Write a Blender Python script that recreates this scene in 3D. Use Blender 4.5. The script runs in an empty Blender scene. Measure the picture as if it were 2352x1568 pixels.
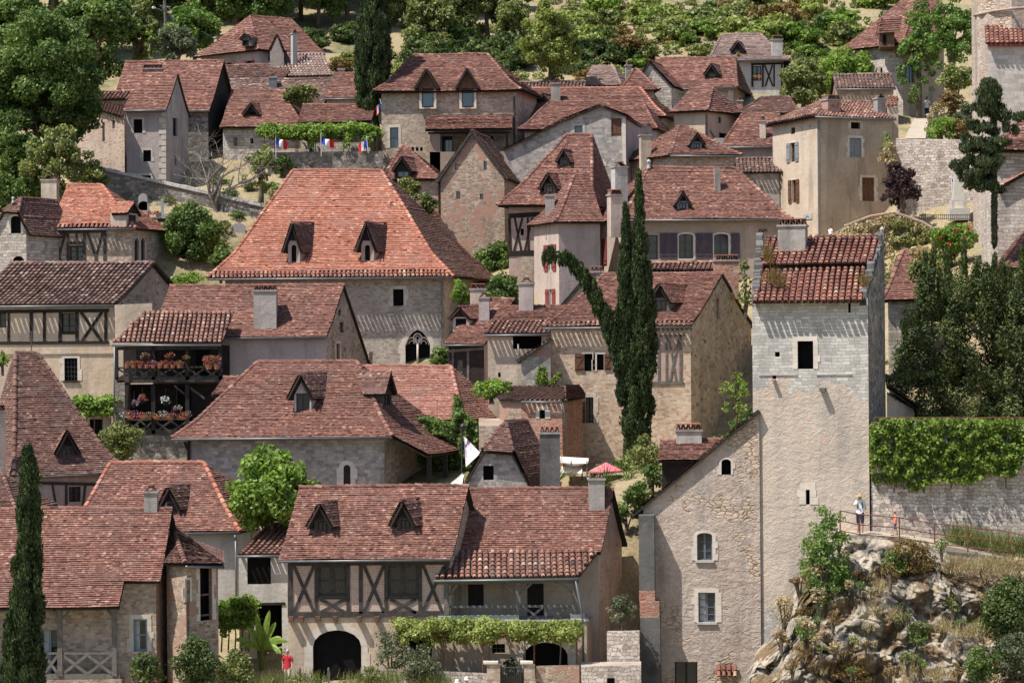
import bpy, math, random
import numpy as np
from mathutils import Vector as V, noise
from mathutils.geometry import tessellate_polygon
random.seed(7); RNG = np.random.default_rng(11)
SC = bpy.context.scene; COL = SC.collection
F = 6000.; CX = 1176.; CY = 784.; ROLL = math.radians(.5)
CR, SR = math.cos(ROLL), math.sin(ROLL); Z = V((0, 0, 1))
def ray(px, py):                       # photograph point -> direction with y = 1
    dx = (px-CX)/F; dy = (CY-py)/F
    return V((dx*CR+dy*SR, 1, -dx*SR+dy*CR))
def P(px, py, Y): return ray(px, py)*Y
def lerp(a, b, t): return a+(b-a)*t
# ---------------------------------------------------------------- objects
ORG = {}
def thing(name, label, cat, loc, group=None):
    o = bpy.data.objects.new(name, None); COL.objects.link(o); o.empty_display_size = .3
    o.location = loc; ORG[o.name] = V(loc); tag(o, label, cat, group); return o
def tag(o, label=None, cat=None, group=None, kind=None):
    if label: o['label'] = label
    if cat: o['category'] = cat
    if group: o['group'] = group
    if kind: o['kind'] = kind
    return o
def link(name, me, parent):
    o = bpy.data.objects.new(name, me); COL.objects.link(o)
    if parent is not None:
        o.parent = parent; ORG[o.name] = ORG[parent.name]
    else: ORG[o.name] = V((0, 0, 0))
    return o
def npmesh(name, verts, quads, mats, rnd=None, mi=None):
    """quads: (M,4) array"""
    me = bpy.data.meshes.new(name); n = len(verts); m = len(quads)
    me.vertices.add(n); me.vertices.foreach_set('co', np.asarray(verts, dtype=np.float32).ravel())
    me.loops.add(m*4); me.loops.foreach_set('vertex_index', np.asarray(quads, dtype=np.int32).ravel())
    me.polygons.add(m); me.polygons.foreach_set('loop_start', np.arange(m, dtype=np.int32)*4)
    if mi is not None: me.polygons.foreach_set('material_index', np.asarray(mi, dtype=np.int32))
    me.update(calc_edges=True)
    if rnd is not None:
        at = me.attributes.new('rnd', 'FLOAT', 'FACE'); at.data.foreach_set('value', np.asarray(rnd, dtype=np.float32))
    for k in mats: me.materials.append(k)
    return me
class MB:
    def __init__(s): s.v = []; s.f = []; s.m = []; s.r = []; s.uv = []; s.hasuv = False
    def poly(s, pts, mi=0, r=None, uv=None):
        i = len(s.v); s.v.extend(pts); s.f.append(tuple(range(i, i+len(pts)))); s.m.append(mi)
        s.r.append(random.random() if r is None else r); s.uv.append(uv)
        if uv: s.hasuv = True
    def box(s, o, a, b, c, mi=0, r=None):
        p = [o, o+a, o+a+b, o+b, o+c, o+a+c, o+a+b+c, o+b+c]
        if a.cross(b).dot(c) < 0: fs = ((0,1,2,3),(4,7,6,5),(0,4,5,1),(1,5,6,2),(2,6,7,3),(3,7,4,0))
        else: fs = ((3,2,1,0),(5,6,7,4),(1,5,4,0),(2,6,5,1),(3,7,6,2),(0,4,7,3))
        i = len(s.v); s.v.extend(p); rr = random.random() if r is None else r
        for f in fs:
            s.f.append(tuple(i+j for j in f)); s.m.append(mi); s.r.append(rr); s.uv.append(None)
    def cbox(s, c, a, b, d, mi=0): s.box(c-a-b-d, a*2, b*2, d*2, mi)
    def beam(s, p, q, w, h, nrm, mi=0):
        d = q-p; side = d.cross(nrm).normalized(); n = nrm.normalized()
        s.box(p-side*w/2, d, side*w, n*h, mi)
    def tube(s, pts, rad, n=7, mi=0, cap=True):
        rings = []
        for i, p in enumerate(pts):
            d = (pts[min(i+1, len(pts)-1)]-pts[max(i-1, 0)]).normalized()
            a = d.cross(V((.31, .9, .17))).normalized()
            b = d.cross(a); rr = rad[i] if isinstance(rad, (list, tuple)) else rad
            k = len(s.v); s.v.extend([p+a*rr*math.cos(2*math.pi*j/n)+b*rr*math.sin(2*math.pi*j/n) for j in range(n)]); rings.append(k)
        r = random.random()
        for A, B in zip(rings, rings[1:]):
            for j in range(n):
                s.f.append((A+j, B+j, B+(j+1) % n, A+(j+1) % n)); s.m.append(mi); s.r.append(r); s.uv.append(None)
        if cap:
            for A, rv in ((rings[0], 1), (rings[-1], -1)):
                s.f.append(tuple(A+j for j in range(n))[::rv]); s.m.append(mi); s.r.append(r); s.uv.append(None)
    def lathe(s, c, prof, n=14, mi=0):      # prof: (radius, z)
        k = len(s.v); r = random.random()
        for (rr, z) in prof: s.v.extend([c+V((rr*math.cos(2*math.pi*j/n), rr*math.sin(2*math.pi*j/n), z)) for j in range(n)])
        for i in range(len(prof)-1):
            for j in range(n):
                s.f.append((k+i*n+j, k+i*n+(j+1) % n, k+(i+1)*n+(j+1) % n, k+(i+1)*n+j)); s.m.append(mi); s.r.append(r); s.uv.append(None)
    def build(s, name, mats, parent=None, smooth=False):
        if not isinstance(mats, (list, tuple)): mats = [mats]
        o0 = ORG[parent.name] if parent is not None else V((0, 0, 0))
        me = bpy.data.meshes.new(name)
        me.from_pydata([(p[0]-o0[0], p[1]-o0[1], p[2]-o0[2]) for p in s.v], [], s.f)
        for k in mats: me.materials.append(M[k] if isinstance(k, str) else k)
        me.polygons.foreach_set('material_index', s.m)
        at = me.attributes.new('rnd', 'FLOAT', 'FACE'); at.data.foreach_set('value', s.r)
        if s.hasuv:
            ul = me.uv_layers.new(name='UVMap'); dat = []
            for f, u in zip(s.f, s.uv):
                for j in range(len(f)): dat.extend(u[j] if u else (0., 0.))
            ul.data.foreach_set('uv', dat)
        if smooth: me.polygons.foreach_set('use_smooth', [True]*len(s.f))
        me.update(); return link(name, me, parent)
    def solo(s, name, mats, label, cat, group=None, kind=None, smooth=False):   # a thing that is one mesh
        c = V((sum(p[0] for p in s.v)/len(s.v), sum(p[1] for p in s.v)/len(s.v), min(p[2] for p in s.v)))
        s.v = [V(p)-c for p in s.v]; o = s.build(name, mats, None, smooth); o.location = c; ORG[o.name] = c
        return tag(o, label, cat, group, kind)
# ---------------------------------------------------------------- materials
M = {}
class NT:
    def __init__(s, name, rough=.9, spec=.2):
        m = bpy.data.materials.new(name); m.use_nodes = True; s.m = m; M[name] = m; s.t = m.node_tree
        s.b = s.t.nodes['Principled BSDF']; s.b.inputs['Roughness'].default_value = rough
        s.b.inputs['Specular IOR Level'].default_value = spec
    def n(s, typ, ins=None, **at):
        x = s.t.nodes.new('ShaderNode'+typ)
        for k, v in at.items(): setattr(x, k, v)
        for k, v in (ins or {}).items():
            if isinstance(v, bpy.types.NodeSocket): s.t.links.new(v, x.inputs[k])
            else: x.inputs[k].default_value = v
        return x
    def col(s, c): 
        if isinstance(c, bpy.types.NodeSocket): s.t.links.new(c, s.b.inputs['Base Color'])
        else: s.b.inputs['Base Color'].default_value = (*c, 1)
    def ramp(s, fac, stops, const=False):
        x = s.n('ValToRGB', {'Fac': fac}); e = x.color_ramp.elements
        if const: x.color_ramp.interpolation = 'CONSTANT'
        while len(e) < len(stops): e.new(.5)
        for k, (p, c) in enumerate(stops):
            e[k].position = p; e[k].color = (c, c, c, 1) if isinstance(c, (int, float)) else (*c, 1)
        return x.outputs['Color']
    def mix(s, f, a, b, mode='MIX'):
        x = s.n('Mix', data_type='RGBA', blend_type=mode)
        for k, v in ((0, f), (6, a), (7, b)):
            if isinstance(v, bpy.types.NodeSocket): s.t.links.new(v, x.inputs[k])
            else: x.inputs[k].default_value = v if k == 0 else (*v, 1)
        return x.outputs[2]
    def pos(s, sc=(1, 1, 1)):
        g = s.n('NewGeometry'); x = s.n('VectorMath', {0: g.outputs['Position'], 1: sc}, operation='MULTIPLY'); return x.outputs[0]
    def noise(s, sc, det=3, rough=.55, vec=None, dist=0):
        return s.n('TexNoise', {'Vector': vec if vec is not None else s.pos(), 'Scale': sc, 'Detail': det, 'Roughness': rough, 'Distortion': dist}).outputs['Fac']
    def bump(s, h, st, dist=.05):
        x = s.n('Bump', {'Height': h, 'Strength': st, 'Distance': dist}); s.t.links.new(x.outputs[0], s.b.inputs['Normal'])
    def course(s, w, h, rag=.05):       # beds of stone blocks: random value per block, joint mask
        uv = s.n('UVMap').outputs[0]
        d = s.n('TexNoise', {'Vector': uv, 'Scale': .9, 'Detail': 2}).outputs['Color']; d = s.n('VectorMath', {0: d, 1: (.5, .16, 0)}, operation='MULTIPLY').outputs[0]
        g = s.n('TexNoise', {'Vector': uv, 'Scale': 4.2, 'Detail': 4}).outputs['Color']; g = s.n('VectorMath', {0: g, 1: (rag*2, rag*1.6, 0)}, operation='MULTIPLY').outputs[0]
        uv = s.n('VectorMath', {0: uv, 1: d}, operation='ADD').outputs[0]; uv = s.n('VectorMath', {0: uv, 1: g}, operation='ADD').outputs[0]
        b = s.n('TexBrick', {'Vector': uv, 'Color1': (0, 0, 0, 1), 'Color2': (1, 1, 1, 1), 'Mortar': (.5, .5, .5, 1), 'Scale': 1., 'Mortar Size': .011, 'Mortar Smooth': .6, 'Brick Width': w, 'Row Height': h}, squash=.62, squash_frequency=3, offset=.43)
        return b.outputs['Color'], b.outputs['Fac']
    def rnd(s): return s.n('Attribute', attribute_name='rnd').outputs['Fac']
def simple(name, c, rough=.8, var=.25, sc=3., spec=.2, metal=0):
    t = NT(name, rough, spec); t.b.inputs['Metallic'].default_value = metal
    d = tuple(x*(1-var) for x in c); e = tuple(min(1, x*(1+var)) for x in c)
    t.col(t.ramp(t.noise(sc, 4), [(.3, d), (.7, e)])); return t
def tile(name, stops, lich=.5, dark=(.05, .035, .03)):
    t = NT(name, .85, .25)
    c = t.ramp(t.rnd(), stops)
    c = t.mix(t.ramp(t.noise(.4, 5, .65), [(.45, 0), (.75, .5)]), c, dark)
    c = t.mix(t.ramp(t.noise(1.5, 5, .7), [(.46, 0), (.62, .55)]), c, stops[1][1])
    c = t.mix(t.ramp(t.noise(.8, 5, .7, t.pos((1, 1, 1.3))), [(.5, 0), (.64, .45)]), c, tuple(.55*x+.45*sum(stops[2][1])/3 for x in stops[2][1]))
    c = t.mix(t.ramp(t.noise(2.6, 4, .65), [(.56, 0), (.7, .4)]), c, stops[-2][1])
    c = t.mix(t.ramp(t.noise(7.5, 3, .65), [(.62, 0), (.72, lich*.7)]), c, (.46, .41, .36))
    t.col(c); t.bump(t.noise(22, 3), .35, .02); return t
tile('tile_pink', [(0, (.042, .023, .019)), (.06, (.142, .062, .047)), (.5, (.215, .095, .07)), (.93, (.31, .152, .112)), (1, (.43, .285, .215))], .5)
tile('tile_brown', [(0, (.038, .023, .019)), (.06, (.108, .054, .042)), (.5, (.165, .082, .063)), (.93, (.235, .128, .098)), (1, (.38, .28, .22))], .6)
tile('tile_orange', [(0, (.095, .038, .026)), (.05, (.3, .108, .068)), (.5, (.4, .153, .098)), (.94, (.485, .218, .143)), (1, (.55, .38, .28))], .5, (.14, .062, .046))
tile('tile_rose', [(0, (.1, .045, .035)), (.04, (.27, .115, .085)), (.5, (.345, .155, .115)), (.95, (.43, .22, .165)), (1, (.55, .4, .33))], .5, (.13, .065, .054))
tile('tile_grey', [(0, (.13, .09, .078)), (.2, (.22, .148, .125)), (.55, (.27, .182, .155)), (.95, (.33, .236, .2)), (1, (.45, .38, .33))], .75)
tile('canal', [(0, (.08, .042, .034)), (.25, (.18, .088, .065)), (.55, (.26, .124, .09)), (.85, (.34, .175, .125)), (1, (.46, .36, .29))], .6, (.05, .04, .035))
tile('canal_red', [(0, (.09, .042, .033)), (.25, (.2, .078, .056)), (.6, (.285, .112, .077)), (.9, (.36, .165, .115)), (1, (.38, .33, .2))], .5, (.07, .045, .035))
tile('canal_brown', [(0, (.065, .04, .034)), (.25, (.145, .085, .068)), (.55, (.205, .12, .096)), (.85, (.29, .178, .14)), (1, (.42, .34, .28))], .65)
def stone(name, stops, mortar, w=.24, h=.13, edge=.045, bump=.42, patch=None, pthr=.6, dark=.35, psc=.35, bed=0):
    tn = lambda q: (min(1, q[0]*1.05), q[1]*.985, q[2]*.965); stops = [(a, tn(b)) for a, b in stops]; mortar = tn(mortar)
    t = NT(name, .92, .15)
    if bed:
        cell, ed = t.course(w*1.1, h*.95, bed)
        c = t.ramp(cell, stops); mask = t.ramp(ed, [(0, 0), (.6, 1)]); hgt = t.ramp(ed, [(0, 1), (1, 0)])
    else:
        p = t.pos((1/w, 1/w, 1/h))
        q = t.n('TexNoise', {'Vector': p, 'Scale': 1.1, 'Detail': 3}).outputs['Color']
        q = t.n('VectorMath', {0: q, 1: (1.3, 1.3, 1.1)}, operation='MULTIPLY').outputs[0]
        p = t.n('VectorMath', {0: p, 1: q}, operation='ADD').outputs[0]
        v = t.n('TexVoronoi', {'Vector': p, 'Scale': 1.}, feature='F1')
        e = t.n('TexVoronoi', {'Vector': p, 'Scale': 1.}, feature='DISTANCE_TO_EDGE')
        cell = t.n('SeparateColor', {'Color': v.outputs['Color']}).outputs[0]
        c = t.ramp(cell, stops)
        mask = t.ramp(e.outputs['Distance'], [(edge*.4, 1), (edge*1.8, 0)])
        hgt = t.ramp(e.outputs['Distance'], [(0, 0), (edge*3.2, 1)])
    c = t.mix(mask, c, mortar)
    c = t.mix(t.ramp(t.noise(.45, 4, .6, t.pos((1, 1, .6))), [(.48, 0), (.75, dark)]), c, tuple(x*.35 for x in stops[0][1]))
    c = t.mix(t.ramp(t.noise(5, 4, .7), [(.35, .32), (.65, 0)]), c, tuple(x*.5 for x in mortar))
    c = t.mix(t.ramp(t.noise(1.1, 4, .65, t.pos((1.2, 1.2, .13))), [(.5, 0), (.7, .42)]), c, (.16, .14, .12))
    c = t.mix(t.ramp(t.noise(.8, 5, .68), [(.55, 0), (.66, .3)]), c, (.62, .57, .5))
    hgt = t.mix(.35, hgt, t.noise(9, 4, .65))
    if patch:
        pm = t.ramp(t.noise(psc, 5, .62), [(pthr-.02, 0), (pthr+.02, 1)])
        pc = t.mix(t.noise(1.3, 5, .65), tuple(x*.78 for x in patch), tuple(min(1, x*1.12) for x in patch))
        c = t.mix(pm, c, pc); hgt = t.mix(pm, hgt, t.ramp(t.noise(3., 6, .65), [(.3, .75), (.7, 1)]))
    t.col(c); t.bump(hgt, bump, .06); return t
def plaster(name, a, b, stonec=None, thr=.66, stain=(.2, .17, .15), stamt=.5, bumpy=.45):
    a = tuple(x*.84 for x in a); b = tuple(min(.8, x*1.06) for x in b)
    t = NT(name, .93, .12)
    c = t.ramp(t.noise(.7, 6, .65), [(.3, a), (.7, b)])
    c = t.mix(t.ramp(t.noise(1., 5, .65, t.pos((1, 1, .16))), [(.49, 0), (.66, stamt)]), c, stain)
    c = t.mix(t.ramp(t.noise(.35, 5, .65), [(.5, 0), (.62, .3)]), c, tuple(.5*x+.5*sum(a)/3*.9 for x in a))
    c = t.mix(t.ramp(t.noise(6, 4, .7), [(.3, .3), (.6, 0)]), c, tuple(x*.6 for x in a))
    hgt = t.ramp(t.noise(2.8, 8, .7, t.pos((1, 1, 1.3)), .7), [(.36, 0), (.64, 1)]) if bumpy > .7 else t.noise(2.6, 7, .68)
    if stonec:
        e = t.n('TexVoronoi', {'Vector': t.pos((3., 3., 6.)), 'Scale': 1.}, feature='DISTANCE_TO_EDGE').outputs['Distance']
        f = t.n('SeparateColor', {'Color': t.n('TexVoronoi', {'Vector': t.pos((3., 3., 6.)), 'Scale': 1.}).outputs['Color']}).outputs[0]
        sc = t.mix(f, tuple(x*.7 for x in stonec), stonec)
        sc = t.mix(t.ramp(e, [(.02, 1), (.1, 0)]), sc, tuple(x*.45 for x in stonec))
        pm = t.ramp(t.noise(.42, 5, .62), [(thr-.015, 0), (thr+.015, 1)])
        c = t.mix(pm, c, sc); hgt = t.mix(pm, hgt, t.ramp(e, [(0, -.3), (.15, .45)]))
    t.col(c); t.bump(hgt, bumpy, .1 if bumpy > .7 else .08); return t
G3 = [(.0, (.27, .25, .22)), (.35, (.40, .37, .32)), (.7, (.47, .43, .37)), (1, (.55, .5, .43))]
stone('stone', G3, (.42, .37, .31), bed=.1)
stone('stone_warm', [(0, (.28, .22, .17)), (.4, (.42, .34, .26)), (.75, (.5, .42, .33)), (1, (.58, .52, .43))], (.46, .38, .3), bed=.1)
stone('stone_yellow', [(0, (.4, .27, .18)), (.4, (.58, .45, .32)), (.75, (.66, .54, .41)), (1, (.72, .63, .52))], (.6, .5, .39), bed=.1)
stone('stone_white', [(0, (.36, .33, .28)), (.4, (.54, .5, .44)), (.75, (.62, .58, .51)), (1, (.7, .66, .6))], (.36, .31, .25), .42, .2, .05, .9, bed=.1)
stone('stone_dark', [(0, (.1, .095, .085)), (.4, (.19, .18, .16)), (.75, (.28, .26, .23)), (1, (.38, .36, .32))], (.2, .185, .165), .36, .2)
stone('stone_grey', [(0, (.25, .245, .23)), (.4, (.36, .35, .325)), (.75, (.44, .42, .39)), (1, (.52, .49, .45))], (.33, .3, .27), .3, .19, bed=.1)
stone('stone_brown', [(0, (.2, .15, .11)), (.4, (.34, .27, .2)), (.75, (.42, .34, .26)), (1, (.5, .44, .36))], (.4, .33, .26), patch=(.37, .225, .165), pthr=.55, psc=1.1)
stone('stone_spotty', [(0, (.24, .17, .125)), (.35, (.36, .285, .22)), (.7, (.46, .37, .295)), (1, (.34, .235, .17))], (.53, .44, .365), .3, .22, .2, .4)
stone('stone_gable', [(0, (.12, .105, .09)), (.3, (.3, .25, .2)), (.7, (.42, .355, .285)), (1, (.5, .44, .36))], (.42, .36, .29), .32, .22, .09)
stone('coursed', [(0, (.40, .385, .35)), (.4, (.52, .49, .45)), (.75, (.6, .56, .51)), (1, (.64, .6, .55))], (.46, .43, .38), .55, .24, .03, .4, patch=(.52, .45, .39), pthr=.6, bed=.1)
stone('rampart', [(0, (.36, .31, .26)), (.3, (.54, .485, .42)), (.7, (.64, .585, .52)), (1, (.72, .67, .6))], (.3, .25, .21), .3, .18, .06, .9, bed=.2)
stone('brick_old', [(0, (.2, .075, .05)), (.4, (.34, .13, .085)), (.75, (.42, .18, .12)), (1, (.45, .28, .2))], (.42, .32, .25), .24, .075, .06, .4, patch=(.44, .36, .29), pthr=.66)
plaster('plaster_cream', (.56, .44, .33), (.66, .54, .42), (.6, .5, .38), .68)
plaster('plaster_tan', (.44, .345, .26), (.53, .425, .33), None, .7, (.16, .13, .11), .5)
plaster('plaster_pink', (.52, .40, .335), (.61, .485, .41), (.52, .43, .34), .7)
plaster('plaster_mauve', (.42, .345, .325), (.5, .42, .395))
plaster('plaster_white', (.56, .52, .47), (.66, .62, .56))
plaster('plaster_grey', (.46, .43, .40), (.56, .53, .49))
plaster('plaster_ochre', (.55, .42, .3), (.64, .51, .385))
plaster('plaster_brown', (.37, .29, .235), (.45, .36, .30), None, .7, (.2, .15, .12), .4)
plaster('barn_plaster', (.55, .43, .35), (.64, .53, .445), (.58, .45, .34), .56, (.27, .235, .21), .62, .75)
plaster('cement', (.32, .285, .255), (.43, .39, .35), None, .7, (.12, .11, .1), .5)
plaster('cement_dark', (.075, .072, .07), (.2, .19, .175), (.32, .15, .1), .68, (.06, .06, .06), .5)
# tower wall: coursed pale stone above, rough pink render below, with a ragged edge
def tower_mat():
    t = NT('tower_wall', .92, .15); f, e = t.course(.44, .15, .075)
    st = t.ramp(f, [(0, (.36, .34, .31)), (.5, (.48, .455, .415)), (1, (.58, .54, .49))])
    st = t.mix(t.ramp(e, [(0, 0), (.7, .85)]), st, (.27, .24, .21))
    pl = t.ramp(t.noise(.7, 6, .65), [(.3, (.47, .385, .31)), (.7, (.61, .51, .42))])
    pl = t.mix(t.ramp(t.noise(.8, 4, .6, t.pos((1, 1, .15))), [(.48, 0), (.72, .5)]), pl, (.3, .28, .26))
    pl = t.mix(t.ramp(t.noise(1.4, 5, .7), [(.58, 0), (.66, .5)]), pl, (.56, .34, .22))
    st = t.mix(t.ramp(t.noise(.9, 5, .65, t.pos((1, 1, .3))), [(.48, 0), (.66, .55)]), st, (.25, .24, .225))
    pl = t.mix(t.ramp(t.noise(.5, 5, .6, t.pos((1.4, 1.4, .12))), [(.5, 0), (.66, .6)]), pl, (.3, .275, .25))
    z = t.n('SeparateXYZ', {0: t.pos()}).outputs[2]
    z = t.n('MapRange', {0: z, 1: -4.6, 2: .2, 3: 0, 4: 1}).outputs[0]
    a = t.n('Math', {0: t.noise(.55, 6, .65), 1: z}, operation='SUBTRACT').outputs[0]
    # a>0 -> render
    low = t.n('MapRange', {0: t.n('SeparateXYZ', {0: t.pos()}).outputs[2], 1: -12.6, 2: -8.6, 3: .42, 4: 0}).outputs[0]
    a = t.n('Math', {0: a, 1: low}, operation='SUBTRACT').outputs[0]
    pm = t.ramp(a, [(.0, 0), (.02, 1)])
    c = t.mix(pm, st, pl)
    h = t.mix(pm, t.ramp(e, [(0, .85), (1, .3)]), t.ramp(t.noise(2.6, 8, .72, t.pos((1, 1, 1.4)), .8), [(.36, 0), (.64, 1)]))
    t.col(c); t.bump(h, .5, .09)
tower_mat()
def brickmat(name, c1, c2, mo, bw=.26, bh=.075):
    t = NT(name, .9, .15); uv = t.n('UVMap').outputs[0]
    d = t.n('TexNoise', {'Vector': t.pos(), 'Scale': 3., 'Detail': 2}).outputs['Color']
    d = t.n('VectorMath', {0: d, 1: (.03, .03, .03)}, operation='MULTIPLY').outputs[0]
    uv = t.n('VectorMath', {0: uv, 1: d}, operation='ADD').outputs[0]
    b = t.n('TexBrick', {'Vector': uv, 'Color1': (*c1, 1), 'Color2': (*c2, 1), 'Mortar': (*mo, 1), 'Scale': 1., 'Mortar Size': .018, 'Brick Width': bw, 'Row Height': bh, 'Bias': -.1})
    c = t.mix(t.ramp(t.noise(2.5, 4, .65), [(.4, .0), (.65, .75)]), b.outputs['Color'], mo)
    t.col(c); t.bump(b.outputs['Fac'], .3, -.02)
brickmat('brick_infill', (.36, .16, .115), (.45, .24, .18), (.5, .41, .345))
brickmat('brick_red', (.3, .085, .055), (.4, .15, .1), (.36, .25, .2))
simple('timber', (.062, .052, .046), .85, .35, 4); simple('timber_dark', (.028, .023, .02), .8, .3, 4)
simple('timber_grey', (.15, .135, .12), .85, .3, 4); simple('timber_brown', (.13, .075, .048), .8, .35, 4)
simple('zinc', (.15, .155, .16), .45, .2, 2, .5, .4); simple('rust', (.16, .065, .04), .8, .35, 9); simple('iron', (.03, .03, .032), .5, .2, 5, .4)
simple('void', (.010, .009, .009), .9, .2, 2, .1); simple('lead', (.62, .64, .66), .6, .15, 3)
simple('ashlar', (.56, .49, .41), .9, .16, 2.4); simple('ashlar_white', (.6, .53, .455), .9, .14, 2.4); simple('ashlar_grey', (.42, .4, .37), .9, .18, 2.4)
simple('shutter_red', (.24, .055, .05), .6, .18, 5); simple('shutter_purple', (.085, .062, .08), .6, .2, 5)
simple('shutter_grey', (.22, .24, .26), .6, .2, 5); simple('shutter_brown', (.13, .062, .036), .6, .35, 6)
simple('frame_white', (.62, .64, .64), .5, .08, 3); simple('frame_dark', (.05, .042, .045), .5, .2, 3); simple('frame_slate', (.12, .14, .16), .5, .1, 3); simple('frame_blue', (.22, .28, .33), .5, .1, 3)
simple('curtain', (.42, .43, .42), .9, .2, 4)
t = NT('glass', .08, .6); t.col(t.ramp(t.noise(1.3, 2), [(.35, (.012, .02, .028)), (.7, (.035, .05, .062))])); t.b.inputs['Roughness'].default_value = .06
t = NT('glass_blue', .05, .9); t.col(t.ramp(t.noise(.8, 2), [(.35, (.03, .065, .10)), (.7, (.05, .1, .14))]))
t = NT('leaded', .25, .5)
b = t.n('TexBrick', {'Vector': t.n('Mapping', {'Vector': t.n('UVMap').outputs[0], 'Rotation': (0, 0, .785)}).outputs[0], 'Color1': (.035, .03, .026, 1), 'Color2': (.055, .045, .036, 1), 'Mortar': (.012, .011, .01, 1), 'Scale': 1., 'Mortar Size': .014, 'Brick Width': .13, 'Row Height': .13}, offset=0.)
t.col(b.outputs['Color'])
def leaf(name, stops, trans=.35):
    t = NT(name, .55, .3); c = t.ramp(t.rnd(), stops); t.col(c)
    tr = t.n('BsdfTranslucent', {'Color': t.mix(.6, c, (.9, 1, .2), 'MULTIPLY')}); mx = t.n('MixShader', {0: trans, 1: t.b.outputs[0], 2: tr.outputs[0]})
    t.t.links.new(mx.outputs[0], t.t.nodes['Material Output'].inputs['Surface'])
leaf('lf_mid', [(0, (0.033, 0.057, 0.015)), (.5, (0.100, 0.161, 0.037)), (1, (0.218, 0.304, 0.083))])
leaf('lf_dark', [(0, (0.024, 0.041, 0.013)), (.5, (0.071, 0.106, 0.029)), (1, (0.164, 0.211, 0.067))])
leaf('lf_bright', [(0, (0.069, 0.114, 0.018)), (.5, (0.176, 0.279, 0.045)), (1, (0.333, 0.445, 0.100))], .4)
leaf('lf_lime', [(0, (.1, .13, .025)), (.5, (.25, .29, .07)), (1, (.42, .46, .16))], .4)
leaf('lf_acacia', [(0, (.05, .095, .022)), (.5, (.14, .235, .05)), (1, (.27, .37, .1))], .4)
leaf('lf_grey', [(0, (.055, .066, .036)), (.5, (.13, .15, .085)), (1, (.23, .25, .15))])
leaf('lf_cypress', [(0, (.010, .02, .008)), (.5, (.032, .054, .017)), (1, (.09, .12, .04))], .15)
leaf('lf_yew', [(0, (0.019, 0.034, 0.010)), (.45, (0.053, 0.079, 0.021)), (.8, (0.123, 0.152, 0.042)), (1, (0.204, 0.186, 0.073))], .2)
leaf('lf_ivy', [(0, (.045, .08, .012)), (.5, (.125, .195, .028)), (1, (.25, .34, .06))], .35)
leaf('lf_purple', [(0, (.018, .009, .012)), (.5, (.045, .022, .028)), (1, (.09, .05, .05))], .2)
leaf('lf_cedar', [(0, (.02, .032, .014)), (.5, (.05, .07, .028)), (1, (.11, .135, .055))], .15)
leaf('lf_rust', [(0, (.07, .05, .018)), (.5, (.17, .11, .035)), (1, (.28, .19, .07))], .3)
leaf('lf_straw', [(0, (.24, .175, .085)), (.5, (.42, .33, .18)), (1, (.56, .47, .3))], .3)
leaf('lf_olive', [(0, (0.061, 0.076, 0.021)), (.5, (0.169, 0.195, 0.057)), (1, (0.318, 0.346, 0.124))], .3)
leaf('fl_red', [(0, (.35, .015, .03)), (.5, (.6, .03, .06)), (.8, (.7, .08, .2)), (1, (.8, .3, .45))], .2)
leaf('fl_white', [(0, (.55, .55, .6)), (1, (.85, .85, .85))], .2)
leaf('fl_purple', [(0, (.35, .05, .3)), (1, (.7, .3, .6))], .2)
leaf('fl_orange', [(0, (.6, .12, .03)), (1, (.8, .35, .1))], .2)
simple('bark', (.12, .095, .07), .95, .4, 5); simple('bark_grey', (.22, .195, .165), .95, .35, 6)
# ---------------------------------------------------------------- roofs
def along(pts, mids, t):
    """point at fraction t of a polyline, measured on the arc lengths in mids"""
    d = t*mids[-1]
    for i in range(len(pts)-1):
        if d <= mids[i+1] or i == len(pts)-2:
            q = (d-mids[i])/max(1e-6, mids[i+1]-mids[i]); return pts[i]+(pts[i+1]-pts[i])*q
def patch_len(L, R):
    m = [0.]
    for i in range(len(L)-1): m.append(m[-1]+((L[i+1]+R[i+1])/2-(L[i]+R[i])/2).length)
    return m
def rimmed(mb, L, R, th, mi):            # boards under the tiles, with closed edges
    k = len(L); nn = []
    for i in range(k):
        j = max(0, min(k-2, i)); d = (L[j+1]+R[j+1])/2-(L[j]+R[j])/2; e = (R[0]-L[0]) if (R[0]-L[0]).length > .01 else R[1]-L[1]
        n = e.cross(d).normalized(); n = n if n.z > 0 else -n; nn.append(n)
    l2 = [p-n*th for p, n in zip(L, nn)]; r2 = [p-n*th for p, n in zip(R, nn)]
    l1 = [p-n*.012 for p, n in zip(L, nn)]; r1 = [p-n*.012 for p, n in zip(R, nn)]
    for i in range(k-1):
        mb.poly([r2[i], l2[i], l2[i+1], r2[i+1]], mi); mb.poly([l1[i], r1[i], r1[i+1], l1[i+1]], mi, .1)
        mb.poly([l1[i], l1[i+1], l2[i+1], l2[i]], mi); mb.poly([r1[i+1], r1[i], r2[i], r2[i+1]], mi)
    mb.poly([l1[0], l2[0], r2[0], r1[0]], mi)
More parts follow.
